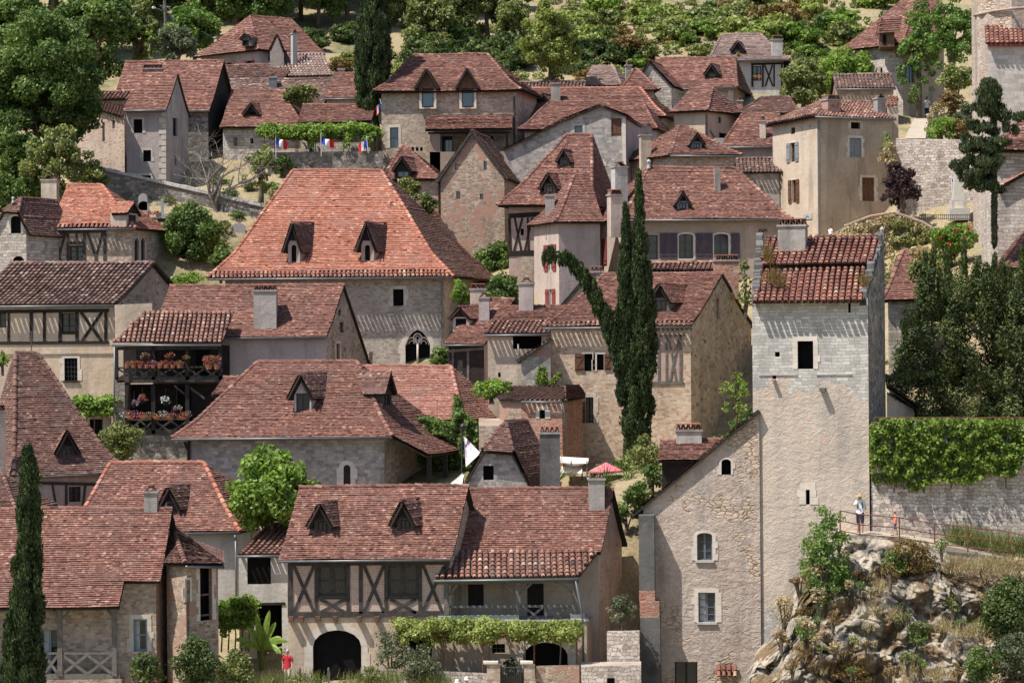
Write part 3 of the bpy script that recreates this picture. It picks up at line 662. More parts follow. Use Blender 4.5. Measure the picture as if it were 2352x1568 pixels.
class Gable(Base):            # gable end towards the viewer, ridge running back
    def __init__(s, name, label, x0, x1, Y, apex, eL, eR, by, D=8, r=-3, k=14, oe=.25, og=.15, tile='tile_pink', wall='stone', flare=.95, hip=0, cat='house', ex=.14, tw=.16, group=None, wallR=None, fnd=2.5, kind='flat', tileR=None):
        r = math.radians(r); k = math.radians(k); s.u = u = V((math.cos(r), math.sin(r), 0)); s.v = v = V((math.sin(k), math.cos(k), 0))
        s.nf = V((math.sin(r), -math.cos(r), 0)); s.tile = tile; c = P((x0+x1)/2, by, Y); f = Face(c, u, s.nf)
        L = f.sz(x0, eL); R = f.sz(x1, eR); A = f.sz(*apex); O = f.pt((L[0], 0)); W = R[0]-L[0]; am = A[0]-L[0]; zb2 = c.z-fnd
        def pt(a, b, z): return O+u*a+v*b+Z*z
        s.pt = pt; s.start(name, label, cat, pt(W/2, 0, zb2), group); s.W = W; s.D = D
        sl = (A[1]-L[1])/am; sr = (A[1]-R[1])/(W-am)
        def prof(side, t, b, hipt=1):
            if side < 0: return pt(lerp(-oe, am, t), b, lerp(L[1]-oe*sl*.7, A[1], t if t >= .3 else t*flare+(0)))
            return pt(lerp(W+oe, am, t), b, lerp(R[1]-oe*sr*.7, A[1], t if t >= .3 else t*flare))
        mb = MB(); TS = [0, .15, .3, 1]; kw = dict(tw=tw, ex=ex); fn = canal if kind == 'canal' else tiles
        if kind == 'canal': kw = {}
        hb = hip     # length of the ridge cut back by a half hip
        th = .62
        if hip:
            TSH = [0, .15, .3, th, 1]
            def fb(t): return -og if t <= th else lerp(-og, hb, (t-th)/(1-th))
            lf = [prof(-1, t, fb(t)) for t in TSH]; rt = [prof(1, t, fb(t)) for t in TSH]
            tiles(mb, [lf[3]-Z*.06+s.nf*.2, lf[4]], [rt[3]-Z*.06+s.nf*.2, rt[4]], **kw); TS = TSH
            s.hipfront = (lf[3], rt[3])
        else: lf = [prof(-1, t, -og) for t in TS]; rt = [prof(1, t, -og) for t in TS]
        lb = [prof(-1, t, D+og) for t in TS]; rb = [prof(1, t, D+og) for t in TS]
        fn(mb, lb, lf, **kw); fn(mb, rt, rb, **kw)
        n = (rb[1]-rt[1]).cross(rt[-2]-rt[1]).normalized(); s.rp = (rt[1], n if n.z > 0 else -n); s.ur = v; s.nr = V((v.y, -v.x, 0)); s.rpr = s.rp
        s.roof = mb.build('roof', [tile, 'timber_dark', 'canal'], s.root); cp = MB(); caps(cp, [lf[-1], lb[-1]])
        if hip: caps(cp, lf[3:]); caps(cp, rt[3:])
        cp.build('ridge_cap', tile, s.roof)
        zl, zR, za = L[1]-.05, R[1]-.05, A[1]-.1
        nR = V((v.y, -v.x, 0)); nR = nR if nR.dot(u) > 0 else -nR
        out = [(0, zb2), (W, zb2), (W, zR), (am, za), (0, zl)]
        if hip: out = [(0, zb2), (W, zb2), (W, zR), (lerp(W+oe, am, th), lerp(zR, za, th)-.1), (lerp(-oe, am, th), lerp(zl, za, th)-.1), (0, zl)]
        for nm, o, a, nn, ot, mi in (('F', O, u, s.nf, out, 0), ('R', O+u*W, v, nR, [(0, zb2), (D, zb2), (D, zR), (0, zR)], 1), ('L', O, v, -nR, [(0, zb2), (D, zb2), (D, zl), (0, zl)], 0), ('B', O+v*D, u, -s.nf, [(0, zb2), (W, zb2), (W, zR), (am, za), (0, zl)], 0)):
            g = Face(o, a, nn); g.out = ot; g.mi = mi; s.faces[nm] = g
        s.mats = [wall, wallR or wall]
    def done(s): s.walls(s.mats); return s
class Block(Base):            # walls on a plan given by corner (px, depth) pairs; tops in picture rows per corner
    def __init__(s, name, label, cat, corners, tops, by, wall='stone', group=None, names=None, fnd=2.5, lid=True):
        c = [P(px, 784, Y) for px, Y in corners]; n = len(c); cen = sum(c, V((0, 0, 0)))/n
        zt = [P(px, t, Y).z for (px, Y), t in zip(corners, tops)]; zb = P(corners[0][0], by, corners[0][1]).z-fnd
        s.start(name, label, cat, V((cen.x, cen.y, zb)), group); s.u = (c[1]-c[0]); s.u.z = 0; s.u.normalize(); s.nf = V((s.u.y, -s.u.x, 0)); s.tile = 'tile_pink'
        s.c = c; s.zt = zt
        for i in range(n):
            a, b = V((c[i].x, c[i].y, 0)), V((c[(i+1) % n].x, c[(i+1) % n].y, 0)); d = b-a; nn = V((d.y, -d.x, 0))
            cc = V((cen.x, cen.y, 0))
            if nn.dot((a+b)/2-cc) < 0: nn = -nn
            g = Face(a, d, nn); g.out = [(0, zb), (d.length, zb), (d.length, zt[(i+1) % n]), (0, zt[i])]; g.len = d.length; s.faces[names[i] if names else 'FRBLXYZW'[i]] = g
        s.mats = [wall]; s.lid = lid
    def top(s, i): return V((s.c[i].x, s.c[i].y, s.zt[i]))
    def done(s):
        mb = MB()
        for f in s.faces.values():
            if f.out: emit(mb, f, f.out, f.holes, f.mi)
        if s.lid: mb.poly([s.top(i) for i in range(len(s.c))], 0)
        mb.build('wall', s.mats, s.root); return s
    def lean(s, L, R, kind='tiles', tile='tile_pink', name='roof', capline=None, **kw):
        mb = MB(); (tiles if kind == 'tiles' else canal)(mb, L, R, **kw)
        o = mb.build(name, [tile, 'timber_dark', 'canal'], s.root)
        n = (R[0]-L[0]).cross(L[-1]-L[0]).normalized(); s.rp = (L[0], n if n.z > 0 else -n)
        if capline: cp = MB(); [caps(cp, c) for c in capline]; cp.build('ridge_cap', tile, o)
        return o
# ---------------------------------------------------------------- foliage
DENS = 6.2
def unit(n):
    v = RNG.normal(size=(n, 3)); return v/np.linalg.norm(v, axis=1)[:, None]
def leafquads(c, size, outward=None, up=.25, asp=.62, jitter=.35):
    n = len(c); nm = unit(n); size = size*.9
    if outward is not None: nm = nm+outward*.9
    nm[:, 2] += up; nm /= np.linalg.norm(nm, axis=1)[:, None]
    t = np.cross(nm, unit(n)); t /= np.linalg.norm(t, axis=1)[:, None]+1e-9; b = np.cross(nm, t)
    s = size*RNG.uniform(1-jitter, 1+jitter, n)[:, None]*.5
    v = np.stack([c+t*s, c+b*s*asp+t*s*.1, c-t*s, c-b*s*asp+t*s*.1], 1).reshape(-1, 3)
    return v, np.arange(4*n).reshape(n, 4)
def clumpy(clumps, dens, size, up=.25, asp=.62, shell=.55, flat=1.):
    """clumps: list of (centre, rx, rz, shade)"""
    cs = []; rr = []; ow = []
    for (c, rx, rz, sh) in clumps:
        n = max(12, int(dens*DENS*4*math.pi*rx*rz)); d = unit(n); q = RNG.uniform(shell**3, 1.08, n)**(1/3)
        q = q*RNG.uniform(.82, 1.12, n)
        p = d*q[:, None]*np.array([rx, rx, rz])+np.array(c)
        cs.append(p); rr.append(np.clip(sh*.55+RNG.uniform(0, .55, n), 0, 1)); ow.append(d)
    return np.concatenate(cs), np.concatenate(rr), np.concatenate(ow)
def crownclumps(c, Rx, Ry, Rz, n, rc=.36, shape='round', rough=.12):
    out = []
    for i in range(n):
        d = unit(1)[0]
        if shape == 'round' and d[2] < -.5 and random.random() < .5: d[2] *= -.5
        q = (.25+.75*random.random()**.45)*(1-rc*.42)*random.uniform(1-rough, 1+rough)
        k = 1-.25*max(0, d[2]*q)
        p = (c[0]+d[0]*q*Rx*k, c[1]+d[1]*q*Ry*k, c[2]+d[2]*q*Rz); r = rc*random.uniform(.65, 1.2)
        out.append((p, Rx*r, min(Rz, Rx)*r*.85, random.random()))
    return out
def addmesh(name, verts, quads, mats, rnd, loc, parent=None, mi=None):
    me = npmesh(name, np.asarray(verts)-np.array(loc), quads, [M[k] for k in mats], rnd, mi); return link(name, me, parent)
def tree(label, px, pt, pb, w, Y, mat='lf_mid', n=26, dens=9, leaf=.3, kind='tree', cat='tree', trunk=.2, base=None, rc=.34, shape='round', asp=.62, group=None, bark='bark', up=.25, deep=1., shell=.55, bx=None):
    """crown from picture row pt to pb, width w, at depth Y; trunk down to row base"""
    base = pb if base is None else base
    n = int(n*2.1); rc *= .82
    c = P(px, (pt+pb)/2, Y); Rx = w/2/F*Y; Rz = (pb-pt)/2/F*Y; g = P(bx or px, base, Y); g.z -= .3
    root = thing(kind, label, cat, g, group)
    cl = crownclumps(c, Rx, Rx*deep, Rz, n, rc, shape)
    cs, rr, ow = clumpy(cl, dens, leaf, shell=shell); v, q = leafquads(cs, leaf, ow, up, asp)
    addmesh('crown', v, q, [mat], rr, g, root)
    mb = MB(); tip = V(c)+Z*Rz*.3; mid = lerp(g, tip, .5)+V((Rx*.05, 0, 0)); tr = trunk
    mb.tube([g, lerp(g, mid, .6), mid, tip], [tr*1.25, tr, tr*.75, tr*.25], 7)
    for (p, rx, rz, sh) in cl[:9]:
        s0 = lerp(g, tip, random.uniform(.35, .8)); e = V(p); mb.tube([s0, lerp(s0, e, .5)+Z*.2, e], [tr*.42, tr*.28, tr*.08], 5)
    mb.build('trunk', bark, root, True); return root
def bush(label, px, pt, pb, w, Y, mat='lf_mid', n=12, dens=11, leaf=.2, kind='shrub', cat='shrub', group=None, rc=.45, asp=.62, up=.25, stems=True, shell=.5, deep=.8, rim=None):
    n = int(n*1.9); rc *= .8
    c = P(px, (pt+pb)/2, Y); Rx = w/2/F*Y; Rz = (pb-pt)/2/F*Y; g = V((c.x, c.y, c.z-Rz))
    cl = crownclumps(c, Rx, Rx*deep, Rz, n, rc, 'full'); cs, rr, ow = clumpy(cl, dens, leaf, shell=shell); v, q = leafquads(cs, leaf, ow, up, asp)
    root = thing(kind, label, cat, g, group); addmesh('foliage', v, q, [mat], rr, g, root)
    mb = MB()
    for (p, rx, rz, sh) in cl[:5]: mb.tube([g-Z*.3+V((random.uniform(-.1, .1)*Rx, 0, 0)), lerp(g, V(p), .5), V(p)], [.05, .035, .015], 5)
    mb.build('stem', 'bark', root); return root
def cypress(label, px, pt, pb, prof, Y, leaf=.2, dens=22, mat='lf_cypress', kind='cypress', lobes=None, extra=None, cat='tree'):
    """prof: list of (row, half width in px, centre px)"""
    g = P(px, pb, Y); root = thing(kind, label, cat, g); cl = []; bonus = []
    for pr in prof:
        for i in range(len(pr)-1):
            (y0, w0, c0), (y1, w1, c1) = pr[i], pr[i+1]; n = max(2, int(math.hypot(y1-y0, c1-c0)/F*Y/(.36 if max(w0, w1)/F*Y > .62 else .15)))
            for j in range(n):
                t = (j+random.random())/n; w = lerp(w0, w1, t)/F*Y; c = P(lerp(c0, c1, t), lerp(y0, y1, t), Y)
                for m in range(max(4, int(w*13))):
                    an = random.random()*2*math.pi; q = max(.02, w*.93-.14)*(.1+.88*random.random()**.6); r = random.uniform(.2, .38)*min(1.1, .5+w*.5)
                    cl.append(((c.x+math.cos(an)*q, c.y+math.sin(an)*q, c.z+random.uniform(-.25, .25)), r*.8, r*1.75, random.random()))
    for e in extra or []: cl.append(e)
    cs, rr, ow = clumpy(cl, dens, leaf, shell=.35); n = len(cs)
    nm = unit(n)*.7+ow; nm[:, 2] *= .35; nm /= np.linalg.norm(nm, axis=1)[:, None]
    t = np.tile(np.array([0, 0, 1.]), (n, 1))+unit(n)*.45+ow*.35; b = np.cross(nm, t); b /= np.linalg.norm(b, axis=1)[:, None]+1e-9; t /= np.linalg.norm(t, axis=1)[:, None]
    s = leaf*RNG.uniform(.6, 1.3, n)[:, None]*.5
    v = np.stack([cs+t*s*1.3, cs+b*s*.55, cs-t*s, cs-b*s*.55], 1).reshape(-1, 3)
    addmesh('crown', v, np.arange(4*n).reshape(n, 4), [mat], rr, g, root)
    mb = MB()
    for pr in prof:
        pts = [P(c, y, Y) for (y, w, c) in pr][::-1]; mb.tube(pts, [max(.03, .16*(1-i/len(pts))) for i in range(len(pts))], 6)
    mb.build('trunk', 'bark', root, True); return root
def scatter_faceleaves(name, label, cat, f, poly, n, leaf, mat, thick=.25, group=None, hang=.3, kind='thing', dens=None, parts=True, holes=None):
    """leaves over the area of a picture polygon on a wall face: creepers, vines"""
    xs = [p[0] for p in poly]; ys = [p[1] for p in poly]; pts = []
    def inside(x, y):
        c = False; j = len(poly)-1
        for i in range(len(poly)):
            if (poly[i][1] > y) != (poly[j][1] > y) and x < (poly[j][0]-poly[i][0])*(y-poly[i][1])/(poly[j][1]-poly[i][1])+poly[i][0]: c = not c
            j = i
        return c
    while len(pts) < n:
        x = random.uniform(min(xs), max(xs)); y = random.uniform(min(ys), max(ys))
        if inside(x, y):
            nz = noise.noise(V((x*.05, y*.05, 3.1)))
            if nz < -.32 and random.random() < .7: continue
            o = random.uniform(.02, thick)*(1+nz); pts.append((*f.px(x, y, o), .5+nz*.6))
    a = np.array(pts); cs = a[:, :3]; ow = np.tile(np.array(f.n), (n, 1))
    v, q = leafquads(cs, leaf, ow*.8, .35, .75); rr = np.clip(a[:, 3]*.6+RNG.uniform(0, .5, n), 0, 1)
    c = f.px(sum(xs)/len(xs), max(ys)); root = thing(name, label, cat, c, group); addmesh('foliage', v, q, [mat], rr, c, root)
    mb = MB()
    for i in range(4):
        x = lerp(min(xs), max(xs), (i+.5)/4); p0 = f.px(x, max(ys), .03); p1 = f.px(x+random.uniform(-9, 9), (min(ys)+max(ys))/2, .05); mb.tube([p0, p1, f.px(x, min(ys)+8, .05)], [.03, .02, .01], 5)
    mb.build('stem', 'bark', root); return root
def dupe(root, loc, sc=1., rot=0., label=None, group=None):
    r = root.copy(); COL.objects.link(r); r.location = loc; r.scale = (sc, sc, sc); r.rotation_euler = (0, 0, rot)
    if label: r['label'] = label
    if group: r['group'] = group
    for ch in root.children:
        c = ch.copy(); COL.objects.link(c); c.parent = r
    ORG[r.name] = V(loc); return r
# ---------------------------------------------------------------- people
def person(label, px, pf, hpx, Y, face=0., top=('shirt_white', .9), legs=('cloth_navy', .45), skin='skin', hair='hair_brown', hat=None, pose=None, arms=((.02, .06, 0), (.02, .0, 0)), stride=.1, sleeve=.3, lean=0., bag=None, headturn=0):
    """face: heading in degrees (0 = away from the viewer). arms: (elbow fwd, hand fwd, hand raise)"""
    h = hpx/F*Y; s = h/1.75; o = P(px, pf, Y); a = math.radians(face); fw = V((math.sin(a), math.cos(a), 0)); rt = V((fw.y, -fw.x, 0))
    def L(x, y, z): return o+(rt*x+fw*(y+lean*max(0, z-.9))+Z*z)*s
    root = thing('person', label, 'person', o)
    vs = [L(0, 0, .96), L(0, -.01, 1.14), L(0, -.01, 1.33), L(0, -.005, 1.44), L(0, .015, 1.53), L(0, .025, 1.62), L(0, .02, 1.72)]
    rad = [(.155, .115), (.145, .105), (.165, .115), (.13, .09), (.055, .055), (.078, .098), (.07, .085)]; ed = [(0, 1), (1, 2), (2, 3), (3, 4), (4, 5), (5, 6)]
    for sx, (ef, hf, hr), st in ((-1, arms[0], stride), (1, arms[1], -stride)):
        k = len(vs); vs += [L(sx*.17, 0, 1.40), L(sx*.225, -.02+ef*.5, 1.26), L(sx*.245, -.04+ef, 1.12+max(0, hr)*.25), L(sx*(.235-abs(hr)*.1), hf+.02, .95+hr*.55), L(sx*(.22-abs(hr)*.12), hf+.07, .86+hr*.62)]
        rad += [(.075, .07), (.05, .05), (.042, .042), (.031, .031), (.035, .022)]; ed += [(3, k), (k, k+1), (k+1, k+2), (k+2, k+3), (k+3, k+4)]
        k = len(vs); vs += [L(sx*.09, 0, .86), L(sx*.1, st*.55+.02, .5), L(sx*.1, st*.9-.02, .1), L(sx*.1, st*.9-.03, .04), L(sx*.105, st*.9+.15, .03)]
        rad += [(.095, .1), (.06, .065), (.042, .045), (.04, .045), (.035, .028)]; ed += [(0, k), (k, k+1), (k+1, k+2), (k+2, k+3), (k+3, k+4)]
    me = bpy.data.meshes.new('body'); me.from_pydata([v-o for v in vs], ed, []); ob = bpy.data.objects.new('tmp', me); COL.objects.link(ob)
    sk = ob.modifiers.new('s', 'SKIN'); sk.use_smooth_shade = True
    for i, d in enumerate(me.skin_vertices[0].data): d.radius = (rad[i][0]*s, rad[i][1]*s); d.use_root = (i == 0)
    ss = ob.modifiers.new('u', 'SUBSURF'); ss.levels = 1; ss.render_levels = 1
    dg = bpy.context.evaluated_depsgraph_get(); bm = bpy.data.meshes.new_from_object(ob.evaluated_get(dg)); bpy.data.objects.remove(ob)
    bm.materials.clear(); [bm.materials.append(M[k]) for k in (skin, hair)]
    for p in bm.polygons: p.use_smooth = True; p.material_index = 0
    bm.name = 'body'; body = link('body', bm, root); co = [v.co.copy() for v in bm.vertices]; nr = [v.normal.copy() for v in bm.vertices]
    def garment(name, mat, z0, z1, xm, infl):
        idx = {}; vv = []; ff = []
        for p in bm.polygons:
            c = V((0, 0, 0))
            for i in p.vertices: c += co[i]
            c /= len(p.vertices)*s; lx = abs(c.dot(rt))
            if not (z0 <= c.z <= z1 and (lx < xm[0] or c.z > xm[1])): continue
            g = []
            for i in p.vertices:
                if i not in idx: idx[i] = len(vv); vv.append(co[i]+nr[i]*infl*s)
                g.append(idx[i])
            ff.append(g)
        if not ff: return
        m2 = bpy.data.meshes.new(name); m2.from_pydata(vv, [], ff); m2.materials.append(M[mat]); m2.polygons.foreach_set('use_smooth', [True]*len(ff)); link(name, m2, root)
    garment('shirt', top[0], .88, 1.48, (.19, 1.12 if sleeve > .5 else 1.22 if sleeve else 1.38), .018)
    garment('trousers' if legs[1] < .3 else 'shorts', legs[0], legs[1], .97, (.2, 9), .014)
    mb = MB()      # hair cap, nose, eyes, ears
    hd = L(0, .02, 1.655)
    for i in range(7):
        for j in range(12):
            def hp(i_, j_):
                th = i_/7*math.pi*.56; ph = j_/12*2*math.pi; b = math.cos(ph)
                th2 = th*(1.05 if b < .3 else .72)
                return hd+(rt*math.sin(th2)*math.sin(ph)*.088+fw*(math.sin(th2)*b*.108-.008)+Z*(math.cos(th2)*.118))*s
            mb.poly([hp(i, j), hp(i, j+1), hp(i+1, j+1), hp(i+1, j)])
    mb.build('hair', hair, root, True)
    mb = MB(); fc = L(0, .118, 1.62); mb.tube([L(0, .10, 1.65), L(0, .135, 1.61), L(0, .11, 1.6)], [.008*s, .016*s, .012*s], 6)
    for sx in (-1, 1): mb.tube([L(sx*.078, .01, 1.66), L(sx*.086, 0, 1.63), L(sx*.08, .015, 1.59)], [.012*s, .02*s, .01*s], 6)
    mb.build('face', skin, root, True)
    mb = MB()
    for sx in (-1, 1): mb.cbox(L(sx*.032, .108, 1.652), rt*.014*s, fw*.008*s, Z*.007*s)
    mb.cbox(L(0, .108, 1.565), rt*.022*s, fw*.008*s, Z*.005*s); mb.build('eyes_and_mouth', 'iron', root)
    hm = MB()        # five fingers on each hand
    for sx, (ef, hf, hr) in ((-1, arms[0]), (1, arms[1])):
        wx = .22-abs(hr)*.12; b0 = V((sx*wx, hf+.07, .86+hr*.62)); dr = V((0, .35, -1)) if hr < .35 else V((-sx*.3, .3, .8))
        dr.normalize()
        for q in range(4):
            p0 = b0+V((0, (q-1.5)*.017, 0))+dr*.02; ln = (.06, .07, .066, .05)[q]; p1 = p0+dr*ln; p2 = p1+(dr+V((-sx*.6, .25, 0))).normalized()*ln*.6
            hm.tube([L(*p0), L(*p1), L(*p2)], [.009*s, .008*s, .006*s], 5)
        p0 = b0+V((0, .03, .02)); hm.tube([L(*p0), L(*(p0+V((-sx*.01, .035, -.02)))), L(*(p0+dr*.05+V((-sx*.012, .04, 0))))], [.011*s, .009*s, .007*s], 5)
    hm.build('fingers', skin, root, True)
    sh = MB()
    for sx, st in ((-1, stride), (1, -stride)): sh.tube([L(sx*.1, st*.9-.08, .04), L(sx*.1, st*.9, .05), L(sx*.105, st*.9+.12, .035), L(sx*.105, st*.9+.19, .028)], [.035*s, .046*s, .044*s, .025*s], 8)
    sh.build('shoes', 'shoe', root, True)
    if hat:
        hb = MB(); c = L(0, .02, 1.70); k, r = hat
        hb.lathe(c, [(.001, .10*s), (.06*s, .095*s), (.092*s, .06*s), (.1*s, .0), (r*.7*s, -.02*s), (r*s, -.05*s), (r*.98*s, -.06*s), (.1*s, -.012*s)], 16); hb.build('hat', k, root, True)
    if bag:
        bb = MB()
        bb.box(L(-.13, -.30, 1.02), rt*.26*s, fw*.16*s, Z*.4*s)
        for sx in (-1, 1): bb.tube([L(sx*.1, -.14, 1.40), L(sx*.1, .02, 1.47), L(sx*.1, .14, 1.36), L(sx*.12, .11, 1.1)], .022*s, 5)
        bb.build('backpack', bag, root)
    return root
for n_, c_ in (('skin', (.52, .3, .21)), ('hair_brown', (.05, .03, .02)), ('hair_grey', (.42, .4, .38)), ('shirt_white', (.78, .78, .77)), ('shirt_red', (.5, .03, .05)), ('shirt_coral', (.75, .2, .13)), ('cloth_navy', (.025, .032, .055)), ('cloth_beige', (.5, .44, .36)), ('cloth_blue', (.1, .17, .26)), ('cloth_dark', (.035, .035, .04)), ('straw_hat', (.36, .25, .14)), ('shoe', (.2, .15, .11)), ('flag_blue', (.02, .04, .32)), ('flag_white', (.75, .75, .77)), ('flag_red', (.68, .02, .035)), ('canvas', (.7, .66, .6)), ('canvas_pink', (.72, .17, .2)), ('sail', (.5, .45, .47)), ('terracotta', (.4, .17, .09)), ('grave', (.3, .295, .28)), ('obelisk', (.45, .42, .37)), ('sign_grey', (.36, .37, .38)), ('parapet_green', (.43, .46, .39))):
    simple(n_, c_, .8, .12, 6)
# ================================================================ the houses, front row first
def qpart(s, name, mat, fn, parent=None):
    mb = MB(); fn(mb); return mb.build(name, mat, parent or s.root)
def xbrace(x0, y0, x1, y1): return [(x0, y0, x1, y1), (x1, y0, x0, y1)]
# ---- half timbered house with the arched door
h = House('timber_house', 'half-timbered house with two dormers and a big arched cart door', 660, 1034, 120, 1284, 1562, (690, 1080, 1119), r=0, k=16, oe=.5, og=.22, wall='plaster_ochre', wallR='stone_warm', ex=.118, tw=.15, pitch=50)
h.win('F', 719, 1446, 830, 1575, 'dark', arch=.34, sur='ashlar', surw=.3, name='door', depth=.35)
h.win('F', 940, 1462, 992, 1512, 'dark', sur='ashlar', name='window')
h.win('F', 730, 1297, 797, 1369, 'leaded', grid=(2, 2), fw=.13, frame='timber', depth=.1)
h.win('F', 890, 1297, 962, 1369, 'leaded', grid=(2, 2), fw=.13, frame='timber', depth=.1)
f = h.faces['F']
for (a, b) in ((668, 729), (798, 889), (963, 1030)): h.panel('F', a, 1290, b, 1413, 'brick_infill', off=.03)
for (a, b) in ((729, 798), (889, 963)): h.panel('F', a, 1372, b, 1413, 'brick_infill', off=.03)
B = [(662, 1294, 1034, 1291, .2), (661, 1411, 1034, 1408, .26), (667, 1296, 667, 1408, .24), (727, 1296, 727, 1408, .17), (800, 1296, 800, 1408, .17), (829, 1296, 829, 1408, .18), (887, 1296, 887, 1408, .17), (965, 1296, 965, 1408, .17), (1026, 1296, 1026, 1408, .24), (730, 1371, 797, 1371, .16), (890, 1371, 962, 1371, .16)]
B += xbrace(675, 1297, 722, 1406)+xbrace(836, 1297, 882, 1406)+xbrace(735, 1375, 794, 1406)+xbrace(896, 1375, 956, 1406)+[(972, 1297, 1016, 1406), (1020, 1300, 969, 1406)]
h.beams('F', B, 'timber', w=.15, off=.034)
for x in (664, 687, 725, 765, 820, 861, 900, 938, 985, 1015): h.part('corbel', 'timber_brown', [('F', x, 1414, x+11, 1427, -.05, .34)])
for x in (675, 712, 748, 785, 820, 852, 892, 930, 968, 1004): h.part('joist_end', 'timber_brown', [('F', x, 1284, x+6, 1290, -.05, .3)])
for a, b, c, d, e in ((722, 760, 1157, 1192, 1231), (912, 950, 1153, 1189, 1228)):
    h.dorm(a, b, c, d, e, 'timber', win=(.22, .05, .78, .88), st='leaded', pane='leaded', lead=True, ov=.3, oe=.2, roof='tile_brown')
h.done()
# ---- its neighbour with the porch and vine
h = House('stone_house', 'house with canal-tiled porch on posts, low balcony and vine pergola in front', 1042, 1374, 121.7, 1271, 1560, (1080, 1405, 1125), r=0, k=17, oe=.3, og=.2, wall='plaster_tan', wallR='stone_spotty', ex=.118, tw=.15, gut=False)
h.win('F', 1075, 1338, 1111, 1394, 'closed', shut='timber_dark', name='door'); h.win('F', 1211, 1338, 1249, 1430, 'closed', shut='timber_dark', name='door')
g = pxface(1006, 119.9, 1342, 119.9); z0, z1 = P(1006, 1600, 119.9).z, P(1006, 1429, 119.9).z; g.len = (P(1342, 0, 119.9)-P(1006, 0, 119.9)).length
g.out = [(0, z0), (g.len, z0), (g.len, z1), (0, z1)]; h.faces['P'] = g
for nm, x in (('PR', g.len), ('PL', 0.)):
    o = g.pt((x, 0)); q = Face(o, V((.2, 1, 0)), V((1, -.2, 0)) if nm == 'PR' else V((-1, .2, 0))); q.out = [(0, z0), (2.2, z0), (2.2, z1), (0, z1)]; h.faces[nm] = q
h.win('P', 1130, 1478, 1160, 1499, 'dark', bars=(3, 2)); h.win('P', 1202, 1474, 1304, 1552, 'dark', arch=.3, sur='ashlar', surw=.26, name='door', depth=.4)
def fl(mb):
    mb.box(g.pt((-.1, z1), .06), g.a*(g.len+.2), -g.n*2.1, Z*.09); 
qpart(h, 'balcony_floor', 'ashlar_grey', fl)
h.part('parapet', 'parapet_green', [('P', 1006, 1412, 1192, 1427, -.22, .02)])
h.part('parapet', 'ashlar', [('P', 1310, 1410, 1342, 1427, -.3, .02)])
mb = MB(); canal(mb, [P(996, 1331, 119.5), P(1060, 1267, 121.4)], [P(1327, 1327, 119.5), P(1374, 1265, 121.4)], .285, .37); mb.build('porch_roof', ['canal', 'timber_dark'], h.root)
h.gutter(P(996, 1334, 119.42), P(1327, 1330, 119.42), [P(1322, 1333, 119.42), P(1338, 1412, 119.7), P(1341, 1545, 119.75)])
h.part('post', 'timber_grey', [('P', 1020, 1336, 1031, 1412, -.2, 0)]); h.part('post', 'timber_grey', [('P', 1185, 1336, 1195, 1412, -.2, 0)]); h.part('post', 'timber_grey', [('P', 1316, 1336, 1326, 1412, -.2, 0)])
h.beams('P', [(1000, 1338, 1330, 1335, .16), (1031, 1393, 1186, 1393, .1), (1195, 1392, 1317, 1392, .1), (1032, 1366, 1052, 1340, .11), (1184, 1362, 1158, 1340, .11), (1196, 1362, 1220, 1340, .11), (1316, 1362, 1290, 1340, .11), (1206, 1395, 1246, 1428, .1), (1246, 1395, 1206, 1428, .1), (1262, 1395, 1300, 1428, .1), (1300, 1395, 1262, 1428, .1), (1254, 1393, 1254, 1430, .1)], 'timber_grey', .12, .1, 'rail', -.16)
h.chim(1353, 1389, 1085, 1178, mat='cement', cap=1, dep=1.1)
h.done()
# ---- barn-like gable beside the tower
h = Block('barn', 'tall pink-rendered half gable wall with sloping roof edge against the tower', 'house', [(1474, 121.4), (1742, 120.9), (1752, 127), (1490, 128)], [1163, 944, 950, 1168], 1570, 'barn_plaster')
h.win('F', 1657, 1054, 1679, 1090, 'dark', arch=.35, sur='ashlar', surw=.1, depth=.4)
h.win('F', 1601, 1223, 1636, 1286, 'glass', arch=.2, grid=(2, 3), frame='frame_slate', fw=.06, sur='ashlar_white', surw=.16, sill='ashlar_grey')
h.win('F', 1604, 1360, 1643, 1428, 'glass', grid=(2, 4), frame='frame_slate', fw=.06, sur='ashlar_white', surw=.19, sill='ashlar_grey', curtain=True)
h.win('F', 1550, 1519, 1602, 1590, 'glass', grid=(2, 1), frame='timber_dark', name='door', depth=.35)
h.done()
a, b, c, d = h.top(0), h.top(1), h.top(2), h.top(3); uu = (b-a).normalized()
h.lean([d-uu*.75+Z*.03, c+Z*.03], [a-uu*.75+Z*.03-V((0, .2, 0)), b+Z*.03-V((0, .2, 0))], tile='tile_brown')
f = h.faces['F']
def bt(mb):
    for x0, x1, y0, y1, o, m in ((1456, 1494, 1180, 1352, .9, 0), (1456, 1496, 1352, 1376, .92, 1), (1458, 1506, 1376, 1412, 1.1, 1), (1460, 1508, 1412, 1568, 1.12, 0)):
        p = f.sz(x0+14, y1); q = f.sz(x1+10, y0); zz = q[1]-p[1]+(2.6 if y1 > 1560 else 0)
        mb.box(f.pt((p[0], q[1]-zz), -.3), f.a*(q[0]-p[0]), Z*zz, f.n*(o+.3), m)
mb = MB(); bt(mb); mb.build('buttress', ['cement_dark', 'brick_old'], h.root)
mb = MB(); p = f.px(1646, 1552); q = f.px(1690, 1552); canal(mb, [p+f.n*.55, p+f.n*.02+Z*.5], [q+f.n*.55, q+f.n*.02+Z*.5], .24, .34); mb.build('canopy', ['canal_red', 'timber_dark'], h.root)
h.part('rain_pipe', 'zinc', [('F', 1511, 1437, 1517, 1568, .02, .12)])
